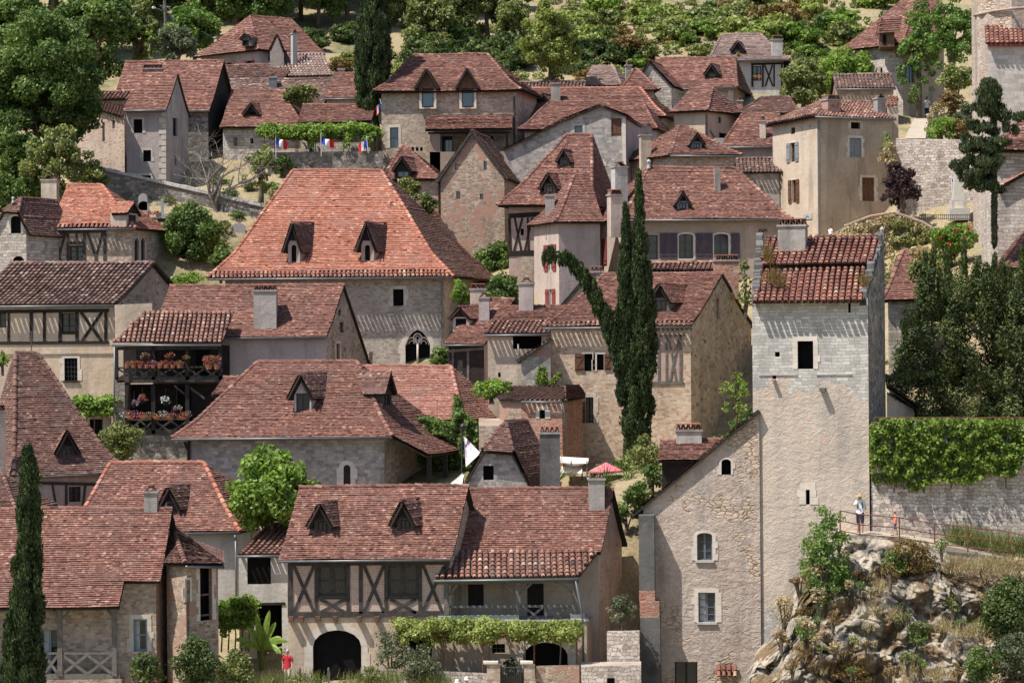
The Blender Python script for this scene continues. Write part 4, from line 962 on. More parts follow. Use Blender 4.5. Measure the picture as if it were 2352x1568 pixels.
# ---- the tower
h = Block('tower', 'tall square stone tower with two-tier canal tile roof and one large dark opening', 'tower', [(1728, 121.1), (1994, 119.8), (2033, 125.4), (1740, 126.8)], [690, 686, 556, 556], 1600, 'tower_wall')
h.faces['R'].mi = 1; h.mats = ['tower_wall', 'stone_dark']  # darker stone on the right face paints its shade into the colour
h.win('F', 1832, 783, 1868, 847, 'dark', sur='ashlar_white', surw=.22, depth=.5); h.win('F', 1948, 697, 1954, 718, 'dark', depth=.3)
h.win('F', 1780, 808, 1791, 819, 'dark', depth=.3); h.win('F', 1851, 1124, 1860, 1158, 'dark', sur='ashlar', surw=.3, depth=.4); h.win('F', 1774, 860, 1783, 870, 'dark', depth=.3)
h.done(); f = h.faces['F']; up = (h.top(3)-h.top(0)); R0, R1, L0, L1 = h.top(1), h.top(2), h.top(0), h.top(3)
fw = f.n*.6-Z*.22; mb = MB()
canal(mb, [L0+fw+f.a*.1+Z*.05, lerp(L0, L1, .47)+f.a*.2+Z*.12], [R0+fw-f.a*.15+Z*.05, lerp(R0, R1, .47)-f.a*.3+Z*.12], .285, .36)
mb.build('roof', ['canal_red', 'timber_dark'], h.root)
mb = MB(); canal(mb, [lerp(L0, L1, .42)+f.a*.3+Z*.42, L1+f.a*.5+Z*.2], [lerp(R0, R1, .42)-f.a*.25+Z*.45, R1-f.a*.1+Z*.25], .285, .36); mb.build('roof', ['canal_red', 'timber_dark'], h.root)
random.seed(3)
for A, Bq, off in ((L0, L1, .0), (R0, R1, -.38)):
    n = 24; mb = MB()
    for i in range(n):
        p = lerp(A, Bq, i/n); d = (Bq-A)/n; hh = random.uniform(.2, .42)+.14*(i in (10, 11, 12, 22, 23))
        mb.box(p+f.a*(off+random.uniform(-.03, .03))-Z*.3, V((d.x, d.y, d.z*random.uniform(.4, 1.2))), f.a*random.uniform(.3, .38), Z*(hh+.3))
    mb.build('parapet', ['cement_dark'], h.root)
mb = MB(); mb.tube([R1+Z*.1-f.a*.1, R1+Z*.45-f.a*.1, R1+Z*.62-f.a*.1, R1+Z*.75-f.a*.1], [.11, .07, .12, .03], 8); mb.build('finial', 'ashlar_grey', h.root)
h.part('beam_end', 'timber_grey', [('F', 1884, 890, 1897, 898, -.1, .42)]); h.part('beam_end', 'terracotta', [('F', 1774, 871, 1782, 876, -.1, .3)])
h.part('ledge', 'ashlar_grey', [('F', 1743, 859, 1832, 862, -.05, .05), ('F', 1875, 858, 1957, 861, -.05, .05)])
h.chim(1787, 1850, 503, 594, Y=124.6, mat='cement', cap=1, dep=.7)
for i in range(15):
    mb = MB(); q = f.px(1752+i*15.2, 697); mb.box(q-f.n*.05, f.a*.1, f.n*.6, Z*.13); mb.build('rafter_end', 'timber_brown', h.root)
# ---- bottom left house with gallery
h = House('stone_house', 'bottom left house with long low roof over a timber gallery', -70, 358, 117.6, 1337, 1575, (-70, 378, 1172), r=0, k=5, oe=.35, og=.28, wall='stone_warm', wallR='stone_brown', ex=.118, tw=.15, gut=False)
h.win('F', 307, 1421, 338, 1495, 'glass', grid=(1, 2), fw=.09, frame='frame_blue', sur='ashlar', surw=.2, sill='ashlar', curtain=True); h.win('F', 95, 1445, 134, 1560, 'glass', grid=(2, 4), frame='frame_blue', curtain=True)
e0, e1 = h.front[0][0], h.front[1][0]; dd = (h.front[0][0]-h.front[0][2]).normalized()*1.45; mid = lerp(e0, e1, (283+70)/(361+70)); mb = MB()
tiles(mb, [e0+dd, e0+Z*.0], [mid+dd, mid], .18, .118); mb.build('gallery_roof', ['tile_pink', 'timber_dark'], h.root)
g = pxface(-60, 116.7, 275, 116.7); h.faces['P'] = g
for x in (-20, 137, 262): h.part('post', 'timber_grey', [('P', x-5, 1397, x+5, 1552, -.16, 0)])
h.beams('P', [(-60, 1399, 275, 1396, .2), (100, 1500, 270, 1500, .1), (-60, 1500, 100, 1500, .1), (-60, 1553, 275, 1553, .22), (137, 1420, 122, 1400, .1), (143, 1420, 160, 1400, .1), (262, 1420, 247, 1400, .1)]+xbrace(100, 1503, 133, 1548)+xbrace(142, 1503, 200, 1548)+xbrace(200, 1503, 257, 1548)+xbrace(30, 1503, 98, 1548), 'timber_grey', .13, .1, 'rail', -.15)
mb = MB(); p0 = g.px(-60, 1562); mb.box(p0, g.a*6.6, -g.n*1.6, -Z*2.2); mb.build('gallery_base', 'stone_brown', h.root)
h.chim(331, 361, 1114, 1182, mat='cement', cap=0)
h.done()
h = Block('stair_turret', 'small stone stair turret with tiled cap roof and tall dark opening', 'turret', [(378, 118.4), (424, 117), (496, 118.2), (492, 122.5), (378, 122.5)], [1288, 1290, 1291, 1270, 1270], 1575, 'stone_brown', names='ABCDE')
h.faces['A'].mi = 0; h.win('B', 459, 1296, 487, 1424, 'dark', sur='ashlar', surw=.1, depth=.5); h.win('B', 427, 1331, 436, 1382, 'closed', shut='shutter_grey', sur='ashlar', surw=.1)
h.part('rail', 'timber_brown', [('B', 459, 1362, 487, 1369, -.2, -.12), ('B', 459, 1409, 487, 1416, -.2, -.12)])
h.done(); ap = P(398, 1215, 121.3); ap2 = P(440, 1243, 122); T = [h.top(i) for i in range(5)]; ot = [V((-.25, -.3, -.1)), V((0, -.4, -.1)), V((.3, -.3, -.12)), V((.3, .2, 0))]
mb = MB(); E = [T[i]+ot[i] for i in range(4)]
tiles(mb, [E[0], ap], [E[1], ap+V((.01, 0, 0))], .18, .12); tiles(mb, [E[1], ap], [E[2], ap2], .18, .12); tiles(mb, [E[2], ap2], [E[3], ap2+V((0, .3, 0))], .18, .12)
ro = mb.build('roof', ['tile_brown', 'timber_dark'], h.root); mb = MB(); caps(mb, [E[1], ap]); caps(mb, [ap, ap2]); mb.build('ridge_cap', 'tile_brown', ro)
h.gutter(E[1]-Z*.08, E[2]-Z*.08)
h = House('cottage', 'small tiled shelter roof with potted chimney between golden house and barn gable', 1520, 1665, 127.6, 1058, 1100, (1512, 1670, 1013), r=0, k=6, wall='timber_dark', D=3.6, pitch=45, oe=.3, gut=False); h.chim(1554, 1612, 974, 1030, Y=129, mat='plaster_grey', cap=1, dep=.7); h.done()  # walls painted dark to stand for the shaded open space under the roof
# ---- house behind it with orange hip tiles
h = House('plaster_house', 'grey-rendered house with hipped roof, orange hip tiles and one dormer', 186, 540, 128.5, 1223, 1420, (254, 468, 1064), r=0, k=16, ends='hh', oe=.4, wall='plaster_grey', capm='tile_orange', ex=.125, D=6.4)
h.dorm(377, 410, 1121, 1153, 1189, 'plaster_grey', pane='glass', roof='tile_brown', ov=.28, oe=.2, win=(.2, .02, .95, .98))
h.chim(578, 607, 1118, 1206, Y=130.5, mat='plaster_pink', cap=0)
h.gutter(P(540, 1228, 128), P(541, 1240, 128), [P(541, 1235, 128), P(543, 1390, 128)]); h.done()
# ---- link with canal tiles and passage
h = House('link_house', 'narrow link house with canal tiles, square black opening and dark passage below', 548, 660, 124.6, 1275, 1560, (590, 680, 1208), r=0, k=14, kind='canal', pitch=27, wall='plaster_white', oe=.25, og=.0, D=8)
h.win('F', 568, 1279, 622, 1341, 'dark', depth=.12); h.win('F', 590, 1388, 648, 1525, 'dark', depth=.6, name='doorway'); h.beams('F', [(566, 1387, 655, 1385, .12)], 'timber_dark'); h.done()
# ---- steep dark roof on the left
h = House('timber_house', 'house with very steep dark mossy roof and one small side dormer', 46, 262, 133, 1090, 1160, (36, 84, 814), r=26, k=-27, ends='hh', oe=.45, wall='plaster_pink', tile='tile_brown', ex=.125, D=6.2, flare=.8)
h.beams('F', [(60, 1108, 230, 1112, .16), (152, 1110, 152, 1160, .14), (196, 1110, 190, 1160, .12), (120, 1110, 128, 1160, .12), (228, 1112, 228, 1160, .12)], 'timber', .14)
h.win('F', 158, 1117, 186, 1152, 'glass', grid=(2, 2), frame='timber_dark')
h.dorm(136, 172, 990, 1024, 1066, 'timber', pane='glass', roof='tile_pink', ov=.3, oe=.2); h.chim(-10, 14, 930, 1075, Y=131, mat='plaster_pink', cap=1); h.done()
h = House('cottage', 'low pink-tiled roof at the left edge behind the cypress', -90, 26, 125, 1178, 1240, (-90, 6, 1090), r=0, k=6, ends='gh', wall='plaster_pink', tile='tile_brown', D=6); h.done()
# ---- hipped house in the middle
h = House('stone_house', 'long grey stone house with broad hipped roof, front dormer and open side gallery', 432, 884, 136.5, 1005, 1130, (593, 820, 833), r=0, k=17, ends='hh', oe=.6, wall='stone_grey', ex=.125, D=8.2, flare=.82, extR=(1.7, -1., .2))
h.dorm(676, 715, 862, 899, 948, 'plaster_white', pane='glass', gable='plaster_white', lead=True, roof='tile_brown', ov=.3, oe=.22, win=(.12, .0, .9, .92))
h.dorm(878, 900, 858, 898, 944, 'timber', pane='glass', roof='tile_brown', side='R', ov=.25)
h.win('F', 789, 1067, 805, 1112, 'glass', arch=.5, sur='ashlar_white', surw=.26, grid=(1, 1)); h.beams('F', [(436, 1040, 424, 1014, .14), (434, 1012, 434, 1080, .16)], 'timber_dark', .14, .1)
h.gutter(P(884, 1012, 135.9), P(886, 1012, 135.9), [P(885, 1008, 135.8), P(885, 1014, 136.3), P(885, 1118, 136.3)])
A = h.front[1][0]+h.u*1.6-Z*.85
for i, t in enumerate((.06, .35, .64, .95)):
    mb = MB(); q = lerp(A+h.v*.3, h.back[0][0]+h.u*1.6-Z*.85, t); mb.box(q-Z*3.4-h.u*.1, h.u*.2, h.v*.2, Z*3.35); mb.build('post', 'timber_dark', h.root)
mb = MB(); q1 = h.back[0][0]+h.u*1.6-Z*.85; mb.beam(A-Z*1.8, q1-Z*1.8, .12, .1, Z); mb.beam(A-Z*2.75, q1-Z*2.75, .18, .14, Z)
for i in range(4):
    a0, b0 = lerp(A, q1, i/4)-Z*2.7, lerp(A, q1, (i+1)/4)-Z*1.8; mb.beam(a0, b0, .1, .07, h.nr); mb.beam(lerp(A, q1, i/4)-Z*1.8, lerp(A, q1, (i+1)/4)-Z*2.7, .1, .06, h.nr)
mb.box(A-Z*3.2-h.u*1.5, h.u*1.7, (q1-A), Z*.3); mb.build('gallery_rail', 'timber', h.root); h.done()
h = Gable('cottage', 'sliver of tiled cottage roof between flower balconies and the hipped house', 480, 530, 141, (512, 868), 908, 908, 940, D=5, k=22, r=0, ends=None) if 0 else None
h = House('cottage', 'sliver of tiled cottage roof squeezed in beside the flower balconies', 497, 590, 141, 908, 960, (508, 590, 870), r=0, k=12, wall='plaster_mauve', D=3.5, gut=False); h.done()
# ---- rose roof with ivy
h = House('stone_house', 'low house with bright salmon-red hipped roof above a curtain of ivy', 700, 1058, 144, 967, 1120, (760, 1036, 843), r=0, k=20, ends='gh', oe=.3, wall='stone_warm', tile='tile_rose', ex=.14, D=7, gut=False); ROSE = h; h.done()
# ---- small clipped gable
h = Gable('stone_house', 'small house with grey stone clipped gable and square black window', 1068, 1222, 131, (1146, 975), 1116, 1128, 1150, D=5.5, k=15, r=0, hip=1.3, wall='stone_grey', tile='tile_brown', oe=.25, ex=.125)
h.win('F', 1110, 1069, 1134, 1102, 'dark', depth=.3); h.done(); h.chim(1241, 1287, 980, 1120, Y=130, mat='cement_dark', cap=1, dep=.9)
# ---- flower balcony house
h = House('stone_house', 'house with two flower-laden timber balconies and a stout rendered chimney', 352, 750, 150, 776, 1060, (345, 785, 658), r=0, k=16.5, D=10, rf=.27, oe=.35, og=.12, wall='plaster_mauve', wallR='stone_gable', ex=.13)
h.win('R', 772, 789, 780, 828, 'closed', shut='shutter_brown', sur='ashlar'); h.win('R', 777, 712, 784, 724, 'dark'); h.win('R', 781, 740, 790, 763, 'dark'); h.win('R', 848, 808, 856, 845, 'closed', shut='timber_grey')
h.chim(583, 635, 655, 763, mat='cement', cap=1, dep=.7, lead=True)
g = pxface(262, 147.6, 512, 147.6); h.faces['P'] = g
mb = MB(); canal(mb, [P(256, 789, 147.2), P(332, 716, 149.8)], [P(508, 790, 147.2), P(536, 718, 149.8)], .27, .36); mb.build('balcony_roof', ['canal', 'timber_dark'], h.root)
h.gutter(P(256, 793, 147.1), P(508, 793, 147.1), [P(263, 795, 147.1), P(262, 980, 147.2)])
f = h.faces['F']
def gal(mb):
    a, b = g.px(268, 878), g.px(508, 874)
    for y, t in ((878, .3), (1000, .3)): a = g.px(268, y); mb.box(a, g.a*6., -g.n*2.3, Z*t)
qpart(h, 'balcony_floor', 'timber', gal)
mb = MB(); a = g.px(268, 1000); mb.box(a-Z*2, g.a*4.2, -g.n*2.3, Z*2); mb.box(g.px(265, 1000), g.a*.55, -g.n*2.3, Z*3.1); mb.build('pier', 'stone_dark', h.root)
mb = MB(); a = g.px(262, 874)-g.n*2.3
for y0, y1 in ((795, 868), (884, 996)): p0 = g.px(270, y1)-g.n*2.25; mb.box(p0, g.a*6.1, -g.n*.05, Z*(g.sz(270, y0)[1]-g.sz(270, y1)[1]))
mb.build('back_wall', 'timber_dark', h.root)  # dark timber, tone deepened so the wall colour carries the balcony shade
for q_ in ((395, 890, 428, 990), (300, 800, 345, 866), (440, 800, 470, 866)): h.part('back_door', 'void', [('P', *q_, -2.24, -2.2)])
for x in (267, 352, 430, 506): h.part('post', 'timber_dark', [('P', x-4, 796, x+4, 872, -.16, 0)])
for x in (292, 352, 430): h.part('post', 'timber_dark', [('P', x-4, 884, x+4, 996, -.16, 0)])
R_ = [(266, 845, 508, 842, .1), (266, 876, 508, 872, .2), (286, 964, 434, 962, .1), (286, 998, 434, 996, .18), (300, 800, 352, 800, .1), (266, 800, 508, 798, .2), (436, 890, 470, 915, .12), (424, 905, 400, 886, .1)]
for a, b in ((270, 310), (312, 350), (355, 392), (392, 430), (433, 468), (470, 504)): R_ += xbrace(a, 847, b, 870)
for a, b in ((290, 322), (322, 352), (355, 392), (392, 430)): R_ += xbrace(a, 966, b, 993)
h.beams('P', R_, 'timber', .1, .08, 'balcony_rail', -.12); h.done(); BALC = g
h = Block('garden_wall', 'sunlit rendered side wall between timbered house and flower balconies', 'wall', [(264, 151.5), (350, 151.5), (352, 152.2), (266, 152.2)], [700, 696, 696, 700], 850, 'plaster_ochre'); h.done()
# ---- cream house with black timbers
h = House('timber_house', 'cream rendered house with black timber panels under a wide canal-tiled roof', -60, 262, 153, 703, 905, (-60, 366, 606), r=0, k=23, kind='canal', pitch=31, oe=.45, og=.25, wall='plaster_ochre', wallR='stone_gable', tile='canal_brown', pitchc=.29)
h.win('F', 141, 719, 175, 763, 'glass', grid=(2, 3), frame='timber_dark'); h.win('F', -30, 719, 15, 752, 'glass', grid=(3, 2), frame='timber_dark'); h.win('F', 148, 822, 178, 874, 'dark', bars=(4, 5), sur='ashlar_white', sill='timber_dark')
h.beams('F', [(-50, 716, 250, 713, .2), (-50, 788, 250, 786, .2), (20, 716, 20, 786, .15), (72, 716, 72, 786, .2), (102, 716, 102, 786, .18), (139, 716, 138, 786, .2), (177, 716, 177, 786, .2), (243, 716, 243, 786, .18), (139, 765, 177, 765, .14)]+[(186, 717, 234, 784), (234, 717, 188, 784)], 'timber_dark', .17, .035)
h.beams('F', [(-50, 813, 262, 811, .07)], 'plaster_tan', .07, .06, 'string_course'); h.done()
# ---- upper left house, orange roof, cross gable
h = House('stone_house', 'house with light orange hipped roof, braced timber front and twin-arched window', 118, 303, 165, 527, 615, (75, 235, 427), r=-3, k=13, ends='gh', oe=.4, og=.1, wall='stone_warm', wallR='stone_white', tile='tile_orange', D=6, capm='tile_orange', cb=.1)
h.beams('F', [(122, 533, 244, 531, .2), (129, 533, 138, 603, .2), (152, 533, 132, 600, .14), (156, 533, 156, 603, .16), (194, 533, 194, 603, .18), (241, 533, 241, 603, .2), (200, 533, 224, 602, .16), (236, 533, 218, 602, .14), (156, 558, 194, 558, .18), (176, 533, 176, 558, .12)], 'timber', .16)
h.win('F', 159, 564, 192, 603, 'glass', grid=(2, 3), frame='timber', fw=.1); h.win('R', 308, 545, 319, 602, 'dark', arch=.4, pointed=True, sur='ashlar_white', surw=.08); h.win('R', 323, 545, 333, 602, 'dark', arch=.4, pointed=True, sur='ashlar_white', surw=.08)
h.dorm(292, 312, 468, 492, 515, 'plaster_pink', pane='glass', side='R', tile='tile_orange') if 0 else h.dorm(290, 318, 466, 490, 514, 'plaster_pink', pane='glass', side='R', roof='tile_orange')
h.chim(94, 130, 402, 440, Y=168, mat='plaster_cream', cap=0); h.done()
h = Gable('stone_house', 'pale stone cross-gable at the left edge with arched window and finial', -8, 60, 162, (28, 456), 520, 524, 620, D=4.5, k=26, r=0, hip=.9, wall='stone_white', tile='tile_brown', oe=.3, cat='house')
h.win('F', 25, 496, 48, 536, 'dark', arch=.3, sur='ashlar_white', surw=.16); h.win('F', 30, 588, 55, 612, 'dark', arch=.4); h.done()
mb = MB(); q = P(30, 466, 162.2); mb.tube([q, q+Z*.18, q+Z*.3, q+Z*.4], [.1, .06, .1, .02], 8); mb.build('finial', 'ashlar_grey', h.root)
# ---- the big orange roof
h = House('stone_house', 'largest house, vivid orange hipped roof with two stone dormers and Gothic tracery window', 517, 1021, 164, 640, 860, (673, 876, 394), r=5, k=15, ends='hh', oe=.8, wall='stone', wallR='stone_yellow', tile='tile_orange', D=11.5, flare=.72, cb=.075, ex=.155, tw=.2)
mb = MB(); tiles(mb, [q+h.nr*.03+Z*.03 for q in h.front[1]], [q+h.nr*.03+Z*.03 for q in h.back[0]], .2, .15); mb.build('side_roof', ['tile_brown', 'timber_dark'], h.root)
h.win('F', 903, 664, 927, 702, 'dark', sur='ashlar', surw=.2, depth=.35); h.win('F', 931, 757, 988, 842, 'dark', arch=.62, pointed=True, depth=.4, sur='ashlar_white', surw=.32)
f = h.faces['F']; mb = MB()
def arc(cx, cy, rx, ry, a0, a1, n=9, w=.12):
    pts = [f.px(cx+rx*math.cos(a0+(a1-a0)*i/n), cy-ry*math.sin(a0+(a1-a0)*i/n), -.16) for i in range(n+1)]; mb.tube(pts, w*.5, 6)
mb.box(f.px(957.6, 842, -.25), f.a*.12, Z*1.55, f.n*.16)
for c in (945.5, 973.5): arc(c, 792, 12.5, 17, 0, math.pi); arc(c, 790, 6, 8, 0, math.pi, 7, .07)
arc(959.5, 776, 9.5, 10.5, 0, 2*math.pi, 14); arc(959.5, 776, 4.5, 5, 0, 2*math.pi, 8, .06)
mb.build('tracery', 'ashlar_white', h.root, True)
for a, b in ((662, 689), (830, 859)): h.dorm(a, b, 513, 553, 616, 'plaster_pink', roof='tile_brown', win=(.3, .18, .7, .85), arch=.22, ov=.25, oe=.26, back=2.3)
f = h.faces['F']; mb = MB(); mb.tube([f.px(1014, 645, .1), f.px(1014, 850, .1)], .055, 6); mb.build('rain_pipe', 'zinc', h.root); h.done(); BIG = h
h = House('cottage', 'dark tiled rear wing rising behind the big orange roof', 900, 1010, 176, 560, 700, (908, 958, 446), r=0, k=24, ends='hh', wall='stone_yellow', tile='tile_brown', D=9, gut=False); h.done()
# ---- yellow stone house by the cypress
h = House('stone_house', 'golden stone house with open shutters behind the forked cypress, slit window in gable', 1265, 1586, 147, 752, 1070, (1388, 1668, 631), r=0, k=26, ends='hg', D=9.6, oe=.3, og=.1, wall='stone_yellow', wallR='stone_gable', ex=.14, cb=.1)
h.win('F', 1342, 812, 1361, 852, 'dark', open='l', shut='shutter_brown', sw=1.1, sur='ashlar_white', surw=.14); h.win('F', 1367, 813, 1387, 850, 'dark', open='r', shut='shutter_brown', sw=.8, sur='ashlar_white', surw=.1)
h.win('F', 1346, 912, 1363, 971, 'glass', grid=(2, 4), frame='timber_dark', open='l', shut='shutter_brown', sw=1., sur='ashlar', surw=.18); h.win('R', 1645, 686, 1651, 731, 'dark', sur='stone_brown', surw=.1)
h.panel('F', 1497, 762, 1568, 880, 'brick_infill'); h.win('F', 1497, 800, 1511, 846, 'glass', frame='timber')
h.beams('F', [(1494, 772, 1572, 770, .14), (1494, 880, 1570, 878, .16), (1513, 770, 1513, 880, .12), (1531, 770, 1531, 878, .11), (1563, 770, 1563, 878, .13), (1536, 772, 1553, 876, .1), (1560, 772, 1538, 876, .1), (1494, 758, 1586, 755, .14)], 'timber_grey', .12, off=.016)
h.dorm(1500, 1538, 655, 684, 720, 'timber_grey', pane='glass', roof='tile_pink', lead=True, ov=.25, oe=.2); h.chim(1642, 1697, 586, 640, Y=152.6, mat='brick_old', cap=1); h.done()
h = Gable('cottage', 'small yellow plaster gable tucked behind the bent cypress branch', 1296, 1420, 153.5, (1352, 632), 700, 690, 730, D=5, k=15, wall='plaster_cream', tile='tile_pink', r=0)
h.win('F', 1340, 676, 1345, 690, 'dark'); h.done(); h.chim(1356, 1385, 612, 650, Y=154.5, mat='cement', cap=1)
# ---- its left wing, lean-to and brick bay
h = House('plaster_house', 'cream wing with canal-tiled roof and dark recessed loft beside the golden house', 1120, 1270, 148.2, 769, 900, (1185, 1310, 706), r=0, k=14, pitch=30, wall='plaster_cream', oe=.35, cb=.5, D=7)
h.win('F', 1178, 768, 1244, 801, 'dark', depth=.8); h.win('F', 1144, 855, 1150, 866, 'dark'); h.gutter(P(1188, 815, 147.3), P(1192, 815, 147.3), [P(1190, 790, 147.4), P(1191, 815, 147.3), P(1200, 826, 147.3), P(1200, 898, 147.3)]); h.done()
h = Block('lean_to', 'grey rubble lean-to with brick top and single sloping tiled roof', 'shed', [(1197, 146.2), (1264, 146.2), (1270, 147.8), (1204, 147.8)], [826, 780, 780, 826], 910, 'stone_grey'); h.panel('F', 1230, 800, 1263, 818, 'brick_red'); h.done()
a, b, c, d = [h.top(i) for i in range(4)]; e = (b-a).normalized(); h.lean([d-e*.3+Z*.05, c+Z*.05], [a-e*.3+Z*.05-V((0, .2, 0)), b+Z*.05-V((0, .2, 0))])
h = Block('brick_bay', 'red brick lower wing with small square window, drainpipe and lean-to roof', 'house', [(1146, 142.2), (1196, 141), (1290, 140.4), (1336, 143), (1336, 146), (1146, 146)], [915, 917, 918, 910, 895, 895], 1060, 'brick_old', names='ABCDEF')
h.mats = ['brick_old', 'stone_brown']; h.faces['A'].mi = 1
h.win('B', 1239, 941, 1252, 961, 'dark', sur='ashlar', surw=.2); h.win('B', 1216, 1020, 1260, 1046, 'dark', name='doorway'); h.done(); T = [h.top(i) for i in range(6)]
o = V((0, -.3, -.05)); mb = MB(); tiles(mb, [T[0]+o, P(1130, 893, 146.5)], [T[1]+o, P(1170, 890, 146.5)], .18, .14); canal(mb, [T[1]+o, P(1170, 890, 146.5)], [T[2]+o+V((.2, 0, 0)), P(1300, 886, 146.5)], .27, .34); tiles(mb, [T[2]+o+V((.2, 0, 0)), P(1300, 886, 146.5)], [T[3]+V((.2, 0, -.02)), P(1330, 886, 146.6)], .18, .14); mb.build('roof', ['tile_brown', 'timber_dark'], h.root)
h.gutter(T[1]+o-Z*.08, T[2]+o-Z*.08, [T[2]+o-Z*.1, T[2]+V((.15, -.1, -.8)), T[2]+V((.15, -.1, -3.2))])
h = Block('garden_shed', 'stone outbuilding with white window frame below the brick wing', 'shed', [(1098, 139.5), (1180, 139.5), (1180, 143), (1098, 143)], [978, 978, 960, 960], 1040, 'stone_warm'); h.win('F', 1135, 988, 1172, 1010, 'glass', frame='frame_white'); h.done()
# ---- small houses between orange roof and golden house
h = House('timber_house', 'narrow house with steep red roof, shed dormer and dark timber gallery', 1030, 1112, 153, 792, 900, (1078, 1182, 690), r=-4, k=26, oe=.3, wall='timber_dark', wallR='plaster_mauve', D=7.5, flare=.8)
h.win('F', 1050, 826, 1063, 862, 'closed', shut='timber_grey', name='shutter_panel')
h.dorm(1040, 1078, 707, 728, 752, 'plaster_pink', roof='tile_pink'); h.chim(1080, 1116, 652, 712, Y=156, mat='plaster_pink', cap=1); h.chim(1100, 1124, 672, 745, Y=154.6, mat='plaster_mauve', cap=0); h.chim(1192, 1225, 638, 745, Y=151, mat='plaster_mauve', cap=0, dep=.9); h.beams('F', [(1040, 800, 1040, 880, .1), (1075, 800, 1075, 880, .14), (1030, 806, 1112, 800, .16)], 'timber_grey'); h.done()
# ---- tall house with two roofs and long house with purple shutters
h = House('timber_house', 'tall half-timbered house with steep hipped roof and two stacked dormers', 1168, 1345, 169, 474, 730, (1301, 1359, 311), r=0, k=16, ends='hh', oe=.55, wall='brick_infill', wallR='stone', D=7.2, flare=.8, gut=False)
h.beams('F', [(1168, 496, 1240, 492, .3), (1170, 500, 1172, 576, .16), (1182, 500, 1197, 576, .12), (1200, 500, 1180, 576, .12), (1212, 500, 1214, 576, .12), (1222, 500, 1205, 576, .12), (1226, 500, 1232, 576, .12), (1166, 583, 1240, 580, .34)], 'timber_dark', .16)
h.panel('F', 1189, 588, 1240, 730, 'stone_warm', .02); h.win('F', 1196, 525, 1203, 540, 'dark')
h.dorm(1287, 1307, 345, 362, 386, 'timber_grey', pane='glass', roof='tile_pink', ov=.28, oe=.2); h.dorm(1250, 1275, 401, 422, 452, 'timber_grey', pane='glass', roof='tile_pink', ov=.28, oe=.25); h.chim(1253, 1274, 437, 504, Y=165, mat='cement', cap=0); h.done()
h = House('plaster_house', 'pink plaster corner house with narrow red shutters below a hipped roof', 1283, 1378, 163.5, 512, 735, (1320, 1405, 404), r=20, k=-20, ends='hg', oe=.35, wall='plaster_mauve', wallL='plaster_pink', D=4.4, flare=.8, gut=False, pitch=60)  # mauve front is the pink plaster with its shade put into the colour
h.win('L', 1259, 562, 1269, 622, 'glass', frame='frame_white', open='lr', shut='shutter_red', sw=.85, grid=(2, 3)); h.win('L', 1261, 664, 1269, 717, 'glass', frame='frame_white', open='lr', shut='shutter_red', sw=.85, grid=(2, 3))
h.chim(1402, 1431, 436, 500, Y=163, mat='plaster_pink', cap=1, dep=.8); h.chim(1412, 1443, 372, 448, Y=167, mat='plaster_grey', cap=0); h.done()
h = House('plaster_house', 'long brown-rendered house with dark purple shutters and arched windows', 1437, 1797, 166, 506, 650, (1490, 1690, 387), r=6, k=-17, ends='hh', oe=.45, wall='plaster_brown', wallL='plaster_pink', D=7.2, flare=.82)
for a, b in ((1559, 1592), (1640, 1673)): h.win('F', a, 537, b, 594, 'glass', arch=.16, grid=(2, 3), frame='shutter_purple', sur='ashlar_white', surw=.14, sill='ashlar')
h.win('F', 1489, 540, 1511, 596, 'glass', grid=(1, 3), frame='shutter_purple')
for x0, x1 in ((1516, 1535), (1537, 1556), (1598, 1616), (1618, 1637), (1679, 1699)):
    def sh(mb): p = h.faces['F'].sz(x0, 595); q = h.faces['F'].sz(x1, 535); closed_shutter(mb, h.faces['F'], p[0], p[1], q[0], q[1], .03, True)
    qpart(h, 'shutter', 'shutter_purple', sh)
h.win('L', 1375, 549, 1385, 608, 'glass', grid=(2, 3), frame='frame_white', open='lr', shut='shutter_red', sw=.9)
h.dorm(1556, 1581, 441, 462, 488, 'shutter_grey', pane='frame_blue', roof='tile_brown', ov=.25, oe=.2); h.chim(1642, 1655, 386, 444, mat='cement', cap=3, dep=1)
mb = MB(); f = h.faces['F']; mb.tube([f.px(1752, 545, .05), f.px(1752, 532, .05), f.px(1746, 527, .05), f.px(1743, 532, .05)], .04, 5); mb.tube([f.px(1752, 532, .05), f.px(1758, 527, .05), f.px(1761, 532, .05)], .04, 5); mb.build('wall_anchor', 'iron', h.root); h.done()
mb = MB(); q = P(1490, 387, 169); mb.tube([q, q+Z*.25, q+Z*.45, q+Z*.6], [.14, .08, .15, .03], 8); mb.build('finial', 'ashlar_grey', h.root)
h = House('cottage', 'thin canal-tiled roof strip below the purple shutters', 1488, 1650, 157, 622, 680, (1490, 1660, 606), r=0, k=10, kind='canal', pitch=25, wall='stone_warm', D=2.6, oe=.15, og=.05, gut=False); h.done()
